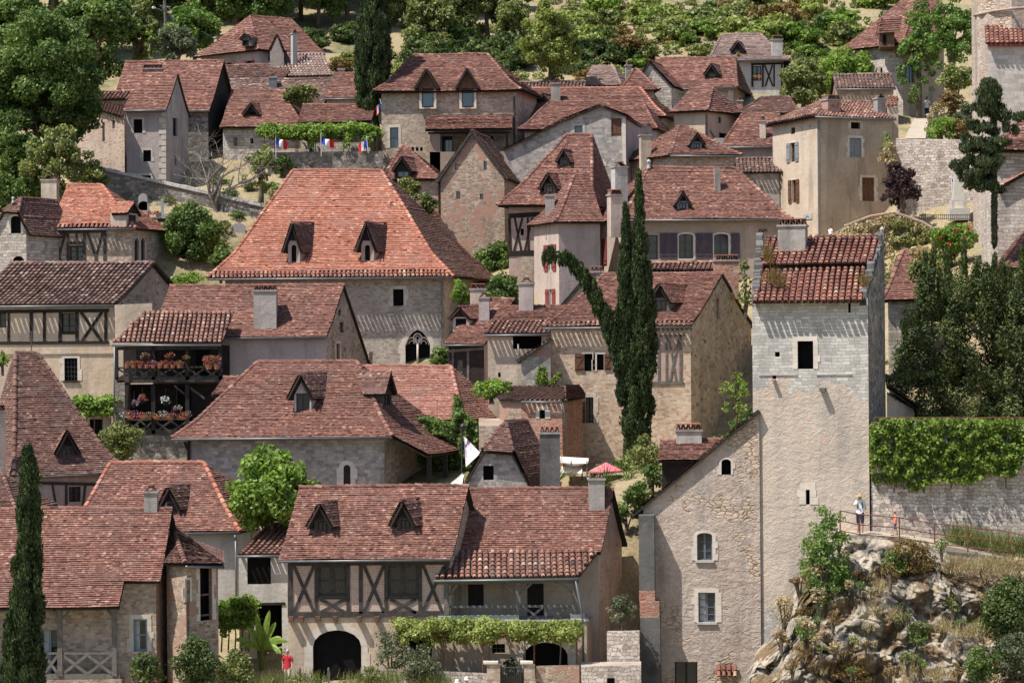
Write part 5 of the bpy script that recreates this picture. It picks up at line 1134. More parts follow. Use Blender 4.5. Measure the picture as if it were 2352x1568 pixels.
# ---- gable with brick, dormer house, modern stone house
h = Gable('stone_house', 'tall narrow stone gable streaked with red brick, four slit windows', 1012, 1158, 177, (1085, 303), 412, 404, 580, D=7, k=9, r=-6, wall='stone_brown', tile='tile_brown', wallR='stone_brown', oe=.25, og=.2, flare=1.)
for a in ((1045, 376, 1051, 390), (1111, 370, 1118, 390), (1048, 439, 1057, 457), (1102, 445, 1110, 458)): h.win('F', *a, 'blue', frame='iron', fw=.02, grid=(1, 1))
h.beams('F', [(1000, 420, 1085, 302, .2), (1085, 302, 1166, 412, .2)], 'timber', .2, .16, 'bargeboard', .02); h.done()
h = House('cottage', 'low tiled cottage with a single broad dormer in front of the stone mansion', 886, 1006, 180, 414, 510, (925, 931, 338), r=0, k=10, ends='hh', oe=.25, wall='stone_warm', tile='tile_pink', D=5, flare=.95, gut=False)
h.dorm(906, 947, 362, 390, 413, 'timber_dark', pane='glass_blue', ov=.3, oe=.1); h.done()
h = House('mansion', 'broad stone mansion with two tall blue windows breaking the eaves and a porch roof', 876, 1186, 190, 212, 440, (951, 1120, 127), r=-2, k=14, ends='hh', oe=.45, wall='stone_warm', D=9, flare=.78, ex=.16, tw=.21, gut=False)
f0 = h.faces['F']; fb = Face(f0.pt((0, 0), .3), f0.a, f0.n); h.faces['D'] = fb
for a, b in ((969, 996), (1061, 1088)):
    mb = MB(); z0, z1 = fb.sz(a, 250)[1], fb.sz(a, 200)[1]; xa, xb = fb.sz(a-6, 220)[0], fb.sz(b+6, 220)[0]; ha, hb = fb.sz(a, 220)[0], fb.sz(b, 220)[0]
    emit(mb, fb, [(xa, z0), (xb, z0), (xb, z1), (xa, z1)], [opening(ha, fb.sz(a, 247)[1], hb, fb.sz(a, 202)[1])], 0, .15)
    for x in (xa, xb): mb.poly([fb.pt((x, z0)), fb.pt((x, z1)), fb.pt((x, z1), -.8), fb.pt((x, z0), -.8)])
    mb.poly([fb.pt((xa, z0)), fb.pt((xb, z0)), fb.pt((xb, z0), -.8), fb.pt((xa, z0), -.8)]); mb.build('window_bay', 'ashlar', h.root)
    h.win('D', a, 203, b, 246, 'blue', grid=(1, 1), frame='frame_dark', fw=.06, depth=.12); fb.holes.clear()
f = h.faces['F']
for a, b, m, y in ((955, 1009, 981, 161), (1048, 1102, 1074, 160)):
    mb = MB(); L, R, A = f.px(a, 206, .5), f.px(b, 206, .5), f.px(m, y, .5); bk = -f.n*3.6
    tiles(mb, [L+bk*.35, A+bk], [L+f.n*.2, A+f.n*.2], .2, .16); tiles(mb, [R+f.n*.2, A+f.n*.2], [R+bk*.35, A+bk], .2, .16); d = mb.build('dormer', ['tile_brown', 'timber_dark'], h.root)
    mb = MB(); mb.poly([f.px(a+4, 205, .42), f.px(b-4, 205, .42), f.px(m, y+5, .42)]); mb.poly([f.px(a+10, 205, .4), f.px(a+10, 205, 0), f.px(a+10, 214, 0)]); mb.build('dormer_gable', 'timber_brown', d)
    mb = MB(); mb.beam(L+f.n*.22, A+f.n*.22, .14, .1, f.n); mb.beam(A+f.n*.22, R+f.n*.22, .14, .09, f.n); mb.build('bargeboard', 'timber_dark', d)
h.win('F', 896, 293, 915, 340, 'blue', grid=(1, 2), frame='frame_dark', fw=.05, sur='ashlar', surw=.2)
for a in (945, 955, 965): h.win('F', a, 338, a+6, 347, 'dark')
h.win('F', 1015, 313, 1039, 350, 'blue', grid=(3, 1), frame='frame_dark'); h.win('F', 1110, 313, 1134, 350, 'blue', grid=(3, 1), frame='frame_dark')
g = pxface(978, 187.2, 1176, 187.2); h.faces['P'] = g; mb = MB(); tiles(mb, [P(976, 300, 186.8), P(979, 266, 189.8)], [P(1176, 297, 186.8), P(1178, 264, 189.8)], .2, .16); mb.build('porch_roof', ['tile_pink', 'timber_dark'], h.root)
h.part('porch_beam', 'timber_dark', [('P', 983, 302, 1172, 308, -.2, 0)])
for a, b in ((1070, 1075), (1162, 1167)): h.part('post', 'timber_dark', [('P', a, 308, b, 349, -.2, 0)])
mb = MB(); mb.box(g.px(988, 455), g.a*.75, -g.n*2.4, Z*4.6); mb.box(g.px(988, 455), g.a*5.8, -g.n*2.4, Z*3.3); mb.build('terrace_wall', 'stone_warm', h.root); h.part('railing', 'iron', [('P', 1040, 333+i*5, 1110, 334+i*5, -.1, -.07) for i in range(3)])
h.part('rain_pipe', 'iron', [('F', 1180, 222, 1183, 330, .02, .12)]); h.chim(1172, 1196, 178, 210, Y=194, mat='plaster_grey', cap=1); h.done()
# ---- big lopsided stone gable with its roof, and its neighbours
h = Block('stone_house', 'lopsided grey stone gable wall with long left slope and brown shuttered hatch', 'house', [(1162, 182), (1436, 181.4), (1512, 188), (1180, 190)], [344, 264, 300, 344], 470, 'stone_grey')
f = h.faces['F']; zb = f.out[0][1]; f.out = [(0, zb), (f.len, zb)]+[f.sz(*q) for q in ((1436, 266), (1380, 246), (1290, 282), (1220, 318), (1164, 346))]; f.out[-1] = (0, f.out[-1][1]); f.out[2] = (f.len, f.out[2][1])
h.mats = ['stone_grey', 'plaster_mauve']; h.faces['R'].mi = 1
h.win('F', 1320, 289, 1338, 308, 'blue', grid=(1, 1), frame='timber_grey', sur='ashlar_grey', surw=.18); h.win('F', 1404, 272, 1427, 313, 'closed', shut='shutter_brown'); h.win('F', 1376, 372, 1384, 382, 'dark', sur='ashlar'); h.part('quoin', 'ashlar_white', [('F', 1430, 268, 1437, 385, -.1, .06)]); h.lid = False; h.done()
mb = MB(); pl = [f.px(*q, .25)+Z*.05 for q in ((1156, 346), (1220, 316), (1290, 280), (1380, 243))]; tiles(mb, [q+V((.4, 5, 0)) for q in pl], pl, .2, .16); r2 = [f.px(1440, 268, .25), f.px(1380, 243, .25)]; tiles(mb, r2, [q+V((1.6, 5, -.6)) for q in r2], .2, .16); mb.build('roof', ['tile_pink', 'timber_dark'], h.root)
h = House('stone_house', 'wide rust-red roof just above the lopsided gable', 1205, 1500, 187.5, 300, 360, (1263, 1476, 235), r=0, k=12, ends='hh', wall='stone', D=9, ex=.17, tw=.22, gut=False, capm='tile_pink'); h.done()
h = House('stone_house', 'second red roof band with orange hip tiles and a tiny triangular dormer', 1190, 1520, 194, 272, 300, (1200, 1470, 204), r=0, k=16, ends='gh', wall='stone', D=9, ex=.17, tw=.22, capm='tile_orange', gut=False); h.dorm(1238, 1260, 217, 232, 238, 'timber_dark'); h.chim(1266, 1287, 182, 237, mat='cement', cap=0); h.done()
h = House('cottage', 'narrow strip of ribbed canal tiles beneath the light green tree', 1198, 1338, 201, 209, 230, (1200, 1342, 190), r=0, k=5, kind='canal', pitch=28, wall='stone', D=3, gut=False, tile='canal_brown'); h.done()
h = House('stone_house', 'pale red roof in the shadow of a purple shrub below the hillside', 1340, 1420, 205, 199, 240, (1338, 1409, 155), r=0, k=18, ends='gh', wall='stone_warm', D=6, ex=.18, tw=.24, gut=False, tile='tile_grey'); h.done()
h = House('stone_house', 'small pointed roof with a slim chimney, left of the white stone gable', 1432, 1502, 200, 208, 250, (1459, 1463, 161), r=10, k=-6, ends='hh', wall='stone_warm', D=5, ex=.18, tw=.24, gut=False); h.chim(1438, 1451, 141, 182, Y=202, mat='cement', cap=0); h.done()
h = House('stone_house', 'stone house with square white gable window and long reddish roof with dormer', 1492, 1684, 206, 205, 240, (1505, 1688, 135), r=-4, k=14, ends='gh', wall='stone_white', wallR='stone_warm', D=7, ex=.18, tw=.24, flare=.8)
h.dorm(1625, 1648, 150, 166, 182, 'timber', pane='glass', ov=.3, oe=.2, roof='tile_brown'); h.win('R', 1705, 172, 1711, 184, 'closed', shut='shutter_red'); h.done()
h = Gable('stone_house', 'steep white stone gable with one small square window', 1477, 1542, 203, (1492, 141), 172, 196, 235, D=3.6, k=18, r=-4, wall='stone_white', tile='tile_pink', ex=.18, tw=.24, oe=.15); h.win('F', 1491, 181, 1497, 189, 'blue', frame='frame_white', grid=(1, 1)); h.done()
h = House('timber_house', 'highest lichen-grey hipped roof with flower-box dormer and half-timbered end', 1640, 1800, 213, 140, 205, (1658, 1747, 82), r=3, k=6, ends='hh', oe=.5, wall='plaster_white', tile='tile_grey', D=7, ex=.18, tw=.24, flare=.8)
h.beams('F', [(1725, 148, 1800, 146, .16), (1728, 148, 1728, 200, .16), (1752, 148, 1752, 200, .14), (1756, 150, 1775, 198, .12), (1774, 150, 1758, 198, .12), (1778, 148, 1778, 200, .12), (1796, 148, 1796, 200, .14)], 'timber_dark', .14)
h.win('F', 1730, 152, 1749, 186, 'blue', grid=(2, 2), frame='timber_dark'); h.dorm(1684, 1706, 98, 112, 126, 'timber', pane='glass', ov=.3, oe=.2); h.chim(1774, 1798, 82, 134, mat='plaster_grey', cap=1); h.done()
h = House('stone_house', 'hipped house with pale timber-braced corner in the middle of the upper roofs', 1548, 1619, 195, 258, 340, (1550, 1638, 204), r=-18, k=36, ends='gh', wall='plaster_ochre', wallR='plaster_ochre', D=5.2, ex=.18, tw=.24, gut=False); h.win('R', 1650, 269, 1657, 283, 'dark'); h.win('R', 1652, 306, 1670, 322, 'dark'); h.beams('R', [(1622, 262, 1624, 330, .16), (1630, 300, 1650, 330, .14)], 'timber_grey'); h.done()
h = House('stone_house', 'red hipped roof with slim white chimney left of the cream corner house', 1664, 1790, 190, 339, 370, (1705, 1790, 265), r=0, k=4, ends='hg', wall='plaster_mauve', D=7, ex=.17, tw=.22); h.chim(1746, 1759, 268, 323, mat='plaster_cream', cap=0); h.chim(1641, 1662, 317, 345, Y=188, mat='cement', cap=3); h.done()
h = House('cottage', 'little grey-stone cottage with pale canal tiles against the cream corner house', 1698, 1790, 184, 399, 460, (1700, 1792, 366), r=0, k=2, kind='canal', pitch=28, wall='stone_grey', D=4.4, tile='canal_brown', gut=False); h.done()
h = House('cottage', 'two small ruddy roofs with a half-built timber gable among the trees', 1700, 1826, 197, 263, 290, (1748, 1812, 225), r=0, k=8, ends='hh', wall='plaster_tan', D=5, ex=.18, tw=.24, gut=False, tile='tile_brown'); h.chim(1693, 1706, 222, 245, Y=199, mat='brick_old', cap=0); h.done()
h = House('stone_house', 'hipped red roof with slender dormer above a dark opening, left of the purple-shuttered house', 1545, 1684, 178, 359, 420, (1560, 1572, 290), r=10, k=-26, ends='hh', wall='stone_warm', D=7.4, ex=.16, tw=.21, flare=.85)
h.dorm(1588, 1612, 309, 326, 346, 'shutter_grey', pane='frame_blue', roof='tile_brown', ov=.25, oe=.2); h.chim(1472, 1496, 308, 356, Y=180, mat='plaster_tan', cap=2); h.done()
# ---- cream corner house
h = House('plaster_house', 'tall cream corner house with grey shutters above and brown shutters below', 1877, 2049, 180, 273, 560, (1893, 2046, 233), r=27, k=-20, ends='hg', D=7, oe=.42, og=.05, wall='plaster_tan', wallL='plaster_cream', kind='canal', tile='canal', flare=1., fnd=3)  # front uses a darker plaster than the lit cream side, painting its shade
h.win('L', 1816, 293, 1826, 308, 'dark'); h.win('L', 1815, 328, 1827, 372, 'glass', frame='timber_brown', open='lr', shut='shutter_grey', sw=.6, sur='ashlar_white', surw=.12); h.win('L', 1819, 413, 1829, 466, 'glass', frame='timber_brown', open='lr', shut='shutter_brown', sw=.7, sur='ashlar', surw=.1)
h.win('F', 1954, 281, 1976, 296, 'dark', sur='ashlar_white', surw=.1); h.win('F', 1951, 317, 1978, 361, 'closed', shut='shutter_grey', sur='ashlar_white', surw=.16); h.win('F', 1980, 408, 2008, 462, 'closed', shut='shutter_brown', sur='ashlar', surw=.18)
mb = MB()      # canal tiles on the left slope
A, B = h.front[0][0], h.back[1][0]; canal(mb, [B+Z*.06, h.back[1][-1]+Z*.06], [A+Z*.06, h.front[0][-1]+Z*.06], .27, .36); mb.build('side_roof', ['canal', 'timber_dark'], h.root)
h.chim(1899, 1935, 219, 262, mat='brick_red', cap=1); h.chim(2014, 2035, 216, 263, mat='cement', cap=0); f = h.faces['F']
mb = MB(); mb.tube([f.px(1880, 276, .1), f.px(1880, 545, .1)], .06, 6); mb.build('rain_pipe', 'zinc', h.root)
mb = MB(); q = h.faces['L']; a = q.sz(1846, 505); b = q.sz(1866, 490); mb.box(q.pt(a, .02), q.a*(b[0]-a[0]), Z*(b[1]-a[1]), q.n*.03, 0); m = ((a[0]+b[0])/2, (a[1]+b[1])/2); mb.tube([q.pt((m[0]-.22, m[1]-.08), .055), q.pt((m[0]-.05, m[1]+.06), .055), q.pt((m[0]+.1, m[1]-.02), .055), q.pt((m[0]+.24, m[1]-.06), .055)], .025, 4, 1); mb.build('wall_plaque', ['sign_grey', 'iron'], h.root); h.done()
mb = MB(); canal(mb, [P(2036, 245, 181.5), P(2040, 222, 183)], [P(2064, 245, 181.5), P(2062, 222, 183)], .26, .36); p = P(2040, 246, 181.6); mb.box(p, V((.7, 0, 0)), V((0, 1, 0)), -Z*4, 1); mb.build('side_annex', ['canal_red', 'plaster_tan'], h.root)
# ---- upper right
h = House('stone_house', 'tall sunlit stone house with projecting red dormer, half hidden by acacias', 2073, 2168, 206, 106, 250, (2112, 2150, -40), r=30, k=-38, ends='hh', oe=.5, wall='plaster_tan', wallL='stone_white', D=6.2, ex=.18, tw=.24, gut=False)
h.win('F', 2076, 143, 2101, 190, 'blue', grid=(3, 4), frame='shutter_grey'); h.win('L', 2022, 156, 2027, 172, 'dark'); h.win('L', 2004, 168, 2008, 174, 'dark')
h.done(); q = P(2044, 100, 203.5); u2 = V((math.sin(math.radians(-20)), 0, 0)); 
mb = MB(); f = Face(P(2022, 100, 203.2), V((.95, -.1, 0)), V((-.1, -.95, 0))); g = lambda x, y, o=0: f.px(x, y, o)
mb.box(g(2022, 108), f.a*1.1, -f.n*3, Z*1.3); d = mb.build('dormer', 'timber_brown', h.root); mb = MB(); tiles(mb, [g(2016, 77, .2), g(2024, 42, .1)], [g(2066, 75, .2), g(2072, 40, .1)], .22, .17); tiles(mb, [g(2016, 77, -2), g(2024, 42, .1)], [g(2016, 77, .25), g(2024, 42, .25)], .22, .17); mb.build('dormer_roof', ['tile_pink', 'timber_dark'], d); mb = MB(); mb.poly([g(2027, 103, .03), g(2036, 103, .03), g(2036, 80, .03), g(2027, 80, .03)]); mb.build('window', 'void', d)
h = House('shed', 'low open shed with heavy canal-tiled roof and creeper at the eave', 1924, 2052, 200, 206, 240, (1916, 2058, 173), r=0, k=2, kind='canal', pitch=30, wall='stone_brown', D=5, tile='canal_brown', cat='shed'); h.done()
# ---- right edge towers
h = Block('round_tower', 'cream rendered round tower cut by the right edge of the view', 'tower', [(2238, 153.5), (2252, 151.6), (2275, 150.6), (2330, 149.8), (2420, 150.5), (2440, 156), (2250, 160)], [-60]*7, 545, 'plaster_pink', names='ABCDEFG')
h.mats = ['barn_plaster']; h.done(); mb = MB(); f = h.faces['C']; pts = [h.faces['A'].px(2240, 36, .06), h.faces['B'].px(2256, 32, .1), f.px(2285, 26, .12), f.px(2335, 20, .12), h.faces['D'].px(2400, 18, .1)]; mb.tube(pts, .08, 6); mb.build('cornice', 'plaster_brown', h.root, True)
h = Block('stone_house', 'grey-rendered block with canal-tiled lean-to roof in front of the round tower', 'house', [(2274, 148.6), (2440, 148.6), (2440, 150.5), (2274, 150.5)], [104, 104, 60, 60], 420, 'stone_warm'); h.mats = ['coursed']; h.done()
a, b, c, d = [h.top(i) for i in range(4)]; h.lean([a+V((-.15, -.35, .0)), d+V((-.15, 0, .05))], [b+V((0, -.35, 0)), c+Z*.05], 'canal', 'canal_red'); h.part('eave_board', 'shutter_red', [('F', 2270, 101, 2440, 107, -.1, .3)])
h = House('stone_house', 'pale stone house at the right edge with flared red hipped roof', 2286, 2480, 138, 348, 600, (2384, 2450, 225), r=-3, k=4, ends='hh', oe=.4, wall='stone_white', D=7, flare=.7, gut=False, ex=.14); f = h.faces['F']
mb = MB(); pl = [f.px(2291, 436, .3), f.px(2352, 400, .3), f.px(2420, 362, .3)]; tiles(mb, [q-f.n*.4+Z*.1 for q in pl], pl, .18, .14); mb.build('lean_to_edge', ['tile_rose', 'timber_dark'], h.root); h.done()
h = House('brick_house', 'small brick building with red hipped roof on the right edge behind the yew', 2316, 2480, 134, 618, 720, (2374, 2450, 510), r=0, k=3, ends='hh', oe=.3, wall='brick_red', D=6, gut=False, ex=.14); h.done()
h = House('stone_house', 'slim white-walled pavilion with steep pyramid roof beside the tower', 2040, 2128, 132, 690, 900, (2076, 2080, 578), r=2, k=8, ends='hh', oe=.3, wall='stone_white', D=3.6, gut=False, ex=.13, flare=.85); h.done()
h = Block('lean_to', 'mossy tiled lean-to in the gap between tower and yew', 'shed', [(2036, 126.2), (2098, 127), (2098, 130), (2036, 130)], [905, 940, 930, 895], 965, 'plaster_ochre'); h.done(); a, b, c, d = [h.top(i) for i in range(4)]; h.lean([b+V((.25, -.3, -.05)), a+V((0, -.3, .35))], [c+V((.25, 0, -.05)), d+Z*.4], tile='tile_brown')
# ---- upper left group
h = House('stone_house', 'grey-pink house with sharp gable, two square windows and corner stones on the left', 290, 381, 185, 255, 440, (248, 399, 172), r=0, k=12, wall='plaster_mauve', wallR='plaster_mauve', D=4.8, oe=.3, og=.1, flare=.8, ex=.16, tw=.21)
h.win('F', 307, 274, 327, 306, 'dark', sur='ashlar', surw=.12); h.win('F', 329, 345, 347, 371, 'dark', sur='ashlar', surw=.12); h.win('F', 322, 403, 347, 416, 'dark', sur='ashlar'); h.win('R', 396, 271, 408, 313, 'glass', grid=(2, 2), sur='ashlar_grey', surw=.1); h.win('R', 401, 357, 407, 380, 'dark')
h.part('quoin', 'ashlar', [('F', 371-(i % 2)*6, 258+i*13, 381.5, 269+i*13, -.05, .035) for i in range(13)]); h.done()
h = House('stone_house', 'house with long red roof and black timbered gable at the upper left', 260, 478, 191, 257, 440, (228, 493, 143), r=0, k=12, wall='stone_dark', wallR='timber_dark', D=6.4, oe=.3, og=.2, flare=.9, ex=.16, tw=.21); h.chim(327, 372, 148, 172, Y=190.6, mat='brick_old', cap=1, dep=.6); h.done()
h = Block('stone_house', 'brown rubble wing with slanting eave and two slit windows at the far left', 'house', [(178, 186), (290, 184), (292, 190), (190, 192)], [236, 270, 250, 225], 420, 'stone_spotty'); h.win('F', 235, 281, 241, 325, 'closed', shut='timber_grey'); h.win('F', 258, 277, 264, 295, 'closed', shut='timber_grey'); h.done()
a, b, c, d = [h.top(i) for i in range(4)]; h.lean([a+V((-.2, -.3, .0)), d+V((-.2, 0, .5))], [b+V((-.1, -.3, 0)), c+V((0, 0, .3))], 'canal')
h = House('cottage', 'short plaster wall under a strip of canal tiles beside the sharp gable', 216, 286, 188.5, 231, 280, (206, 286, 212), r=0, k=6, kind='canal', pitch=25, wall='plaster_cream', D=3, gut=False); h.done()
h = House('plaster_house', 'topmost pink-walled house with maroon shutters and pointed hipped roof', 596, 735, 206, 122, 190, (574, 654, 41), r=34, k=-52, ends='hg', D=6.4, oe=.4, wall='plaster_grey', wallL='plaster_mauve', ex=.18, tw=.24, flare=.85, gut=False)
h.win('L', 519, 144, 533, 162, 'dark', open='lr', shut='shutter_red', sw=.5); h.win('L', 565, 140, 578, 150, 'dark', open='lr', shut='shutter_red', sw=.5)
q = pxface(545, 204, 580, 205.5); mb = MB(); h.chim(497, 513, 84, 128, Y=208, mat='plaster_tan', cap=2); h.chim(672, 684, 68, 120, Y=203, mat='plaster_grey', cap=0); h.done()
mb = MB(); f = Face(P(566, 102, 204.2), V((.87, -.2, 0)), V((-.2, -.87, 0))); mb.box(f.px(556, 106), f.a*.85, -f.n*1.8, Z*.75); d = mb.build('dormer', 'timber_grey', h.root); mb = MB(); A, B, T = f.px(551, 92, .2), f.px(578, 90, .2), f.px(564, 78, .2); tiles(mb, [A-f.n*1.6, T-f.n*2.4], [A, T], .22, .17); tiles(mb, [B, T], [B-f.n*1.6, T-f.n*2.4], .22, .17); mb.build('dormer_roof', ['tile_brown', 'timber_dark'], d); mb = MB(); mb.poly([f.px(558, 104, .03), f.px(571, 104, .03), f.px(571, 93, .03), f.px(558, 93, .03)]); mb.build('window', 'void', d)
mb = MB(); f = Face(P(640, 120, 203), V((.9, .1, 0)), V((.1, -.9, 0))); A, B, T = f.px(620, 118, .1), f.px(652, 122, .1), f.px(637, 80, .1); tiles(mb, [A-f.n*2.5, T-f.n*3], [A, T], .22, .17); tiles(mb, [B, T], [B-f.n*2.5, T-f.n*3], .22, .17); d = mb.build('cross_roof', ['tile_pink', 'timber_dark'], h.root); mb = MB(); mb.poly([A, B, T-Z*.1]); mb.poly([A, B, B-Z*2, A-Z*2]); mb.build('cross_gable', 'stone_grey', d)
h = House('cottage', 'grey-brown lean-to roof stepping down in front of the topmost house', 640, 758, 202, 178, 205, (610, 700, 126), r=-6, k=-18, wall='plaster_grey', tile='tile_grey', D=5, ex=.2, tw=.24, gut=False, kind='canal', pitch=25); h.done()
h = House('cottage', 'squat brown-tiled roof with sloping stone gable below the topmost house', 500, 650, 201, 186, 230, (535, 640, 152), r=0, k=10, wall='plaster_mauve', tile='tile_brown', D=5, ex=.18, tw=.24, gut=False); h.done()
h = House('cottage', 'long dull-brown roof carrying a blue-grey metal chimney', 512, 742, 197, 243, 280, (510, 752, 184), r=0, k=8, wall='plaster_tan', tile='canal_brown', D=6, ex=.16, tw=.2, gut=False); h.chim(618, 636, 168, 206, mat='zinc', cap=0); h.done()
h = House('stone_house', 'red-roofed house with a triangular dormer beside the vine trellis', 512, 690, 191, 294, 370, (510, 645, 211), r=0, k=8, ends='gh', wall='stone_white', D=6.5, ex=.16, tw=.21, gut=False); h.dorm(566, 592, 239, 256, 270, 'timber_dark', ov=.25, oe=.2); h.win('F', 575, 318, 582, 330, 'dark'); h.win('F', 536, 316, 545, 335, 'closed', shut='timber_grey'); h.done()
h = House('cottage', 'low roof with long straight ridge behind the vine trellis', 690, 850, 190, 282, 360, (680, 850, 243), r=0, k=4, wall='stone_white', D=4.4, ex=.16, tw=.21, gut=False); h.win('F', 712, 318, 722, 350, 'closed', shut='timber_grey', name='door'); h.done()
h = House('cottage', 'small cottage roof with stubby chimney just left of the upper cypress', 750, 850, 197, 228, 270, (768, 850, 170), r=0, k=10, wall='plaster_white', D=6, ex=.17, tw=.22); h.chim(776, 791, 150, 180, Y=200, mat='cement', cap=1); h.done()
# ================================================================ ground
CP = [(0,1650,113),(300,1640,114),(600,1572,119.5),(760,1568,119.8),(900,1572,118.4),(1300,1575,118.2),(1060,1642,116),(1500,1625,119),(1650,1640,121),(1735,1640,120),(1560,1640,122),(1700,1610,126),(1600,1600,126),(1850,1600,122),(50,1640,116),(200,1640,116),(930,920,157),(1020,940,157),(1040,920,160),(990,900,163),(1045,900,163),(1080,900,156),(2030,530,168),(1990,550,172),(1660,1085,131),(1720,1085,129),(1690,1010,149),(1560,1110,130),(1480,1180,127),(1176,1690,105),(0,1690,105),(2352,1690,105),(1800,1640,113),(2352,1640,112),
 (560,1527,124),(300,1450,124),(460,1425,129),(150,1165,133),(20,1245,124),(660,1140,136),(900,1130,137),(1145,1160,131),(1300,1115,133),(300,1070,147),(430,1070,148),(620,1000,149),(80,920,153),(1230,1070,140),(1400,1075,146),(1560,1085,140),(770,880,163),(1100,700,165),(960,880,163),(1250,745,163),(1600,665,165),(1085,600,177),(1030,460,190),(1300,490,182),(1760,470,185),(1940,575,180),(350,460,185),(240,430,184),(440,620,168),(250,625,165),(600,492,176.5),(420,450,178.5),(620,360,191.5),(780,360,189.5),(560,200,206),(690,230,199),(2030,258,204),(2105,270,213),(2050,330,190),(2127,322,170),(1700,240,208),(1500,260,205),(2250,540,152),(2330,640,137),(2200,960,130),(2080,980,127),(2100,620,141),(2150,512,163),
 (200,190,214),(1000,165,222),(700,120,216),(1400,30,252),(1900,25,250),(1650,60,232),(860,290,196),(0,440,182),(100,520,173),(0,30,240),(1176,-350,330),(300,-350,330),(2200,-350,330),(-800,-300,330),(3200,-300,330),(-800,900,150),(3200,900,150),(1176,2100,60),(0,2100,60),(2352,2100,60)]
_c = [P(*q) for q in CP]; _xy = np.array([[c.x, c.y] for c in _c]); _z = np.array([c.z for c in _c]); _n = len(_c)
_K = np.linalg.norm(_xy[:, None]-_xy[None], axis=2); _A = np.block([[_K-np.eye(_n)*.6, np.ones((_n, 1)), _xy], [np.ones((1, _n)), np.zeros((1, 3))], [_xy.T, np.zeros((2, 3))]])
_w = np.linalg.solve(_A, np.concatenate([_z, [0, 0, 0]]))
def gz(xy):
    xy = np.atleast_2d(xy); k = np.linalg.norm(xy[:, None]-_xy[None], axis=2); return k@_w[:_n]+_w[_n]+xy@_w[_n+1:]
def gpt(x, y): return V((x, y, float(gz([[x, y]])[0])))
t = NT('ground', .95, .1); c = t.mix(t.ramp(t.noise(.13, 5, .65), [(.5, 0), (.64, 1)]), (.34, .265, .155), (.12, .125, .05)); c = t.mix(t.ramp(t.noise(1.7, 5, .7), [(.4, .0), (.7, .6)]), c, (.4, .33, .22)); c = t.mix(t.ramp(t.noise(6., 4, .7), [(.35, .5), (.6, 0)]), c, (.08, .075, .04)); t.col(c); t.bump(t.noise(2.5, 6, .7), .8, .15)
xs = np.concatenate([np.linspace(-400, -52, 10), np.arange(-50, 51, 1.25), np.linspace(52, 400, 10)]); ysg = np.concatenate([np.linspace(-60, 84, 10), np.arange(88, 262, 1.5), np.linspace(265, 430, 22)])
X, Yg = np.meshgrid(xs, ysg); pts = np.stack([X.ravel(), Yg.ravel()], 1); zz = gz(pts)
zz = zz+np.array([.35*noise.noise(V((p[0]*.35, p[1]*.35, 0)))+.12*noise.noise(V((p[0]*1.2, p[1]*1.2, 5))) for p in pts])-.15
far = np.maximum(0, pts[:, 1]-335); zz += far*.25
nx, ny = len(xs), len(ysg); idx = np.arange(nx*ny).reshape(ny, nx); qd = np.stack([idx[:-1, :-1], idx[:-1, 1:], idx[1:, 1:], idx[1:, :-1]], -1).reshape(-1, 4)
me = npmesh('hillside', np.column_stack([pts, zz]), qd, [M['ground']]); me.polygons.foreach_set('use_smooth', [True]*len(qd)); tag(link('hillside', me, None), kind='structure')
# cliff
t = NT('cliff_rock', .95, .12); c = t.ramp(t.noise(.8, 6, .68), [(.25, (.19, .165, .135)), (.42, (.36, .315, .255)), (.55, (.48, .41, .32)), (.8, (.58, .5, .4))]); c = t.mix(t.ramp(t.noise(.9, 5, .65, t.pos((1.6, 1.6, .7))), [(.47, 0), (.6, .85)]), c, (.1, .095, .085)); c = t.mix(t.ramp(t.noise(.6, 5, .65), [(.49, 0), (.55, .85)]), c, (.17, .105, .05)); c = t.mix(t.ramp(t.noise(2.2, 4, .7), [(.58, 0), (.68, .8)]), c, (.36, .28, .15)); dv = t.n('VectorMath', {0: t.n('TexNoise', {'Vector': t.pos(), 'Scale': 1.4, 'Detail': 4}).outputs['Color'], 1: t.pos((1.1, 1.1, .8))}, operation='ADD').outputs[0]; ce = t.n('TexVoronoi', {'Vector': dv, 'Scale': 1.}, feature='DISTANCE_TO_EDGE').outputs['Distance']; c = t.mix(t.ramp(ce, [(.0, .6), (.04, 0)]), c, (.09, .075, .06)); t.col(c); t.bump(t.noise(3.2, 8, .72), 1., .16)
nx, ny = 380, 230; co = []
def ctop(x):
    for (a, ya), (b, yb) in zip(CT, CT[1:]):
        if x <= b: return lerp(ya, yb, (x-a)/(b-a))
    return CT[-1][1]
CT = [(1690, 1590), (1738, 1500), (1790, 1452), (1840, 1330), (1880, 1240), (1945, 1227), (2060, 1233), (2160, 1250), (2200, 1292), (2350, 1296), (2500, 1300)]
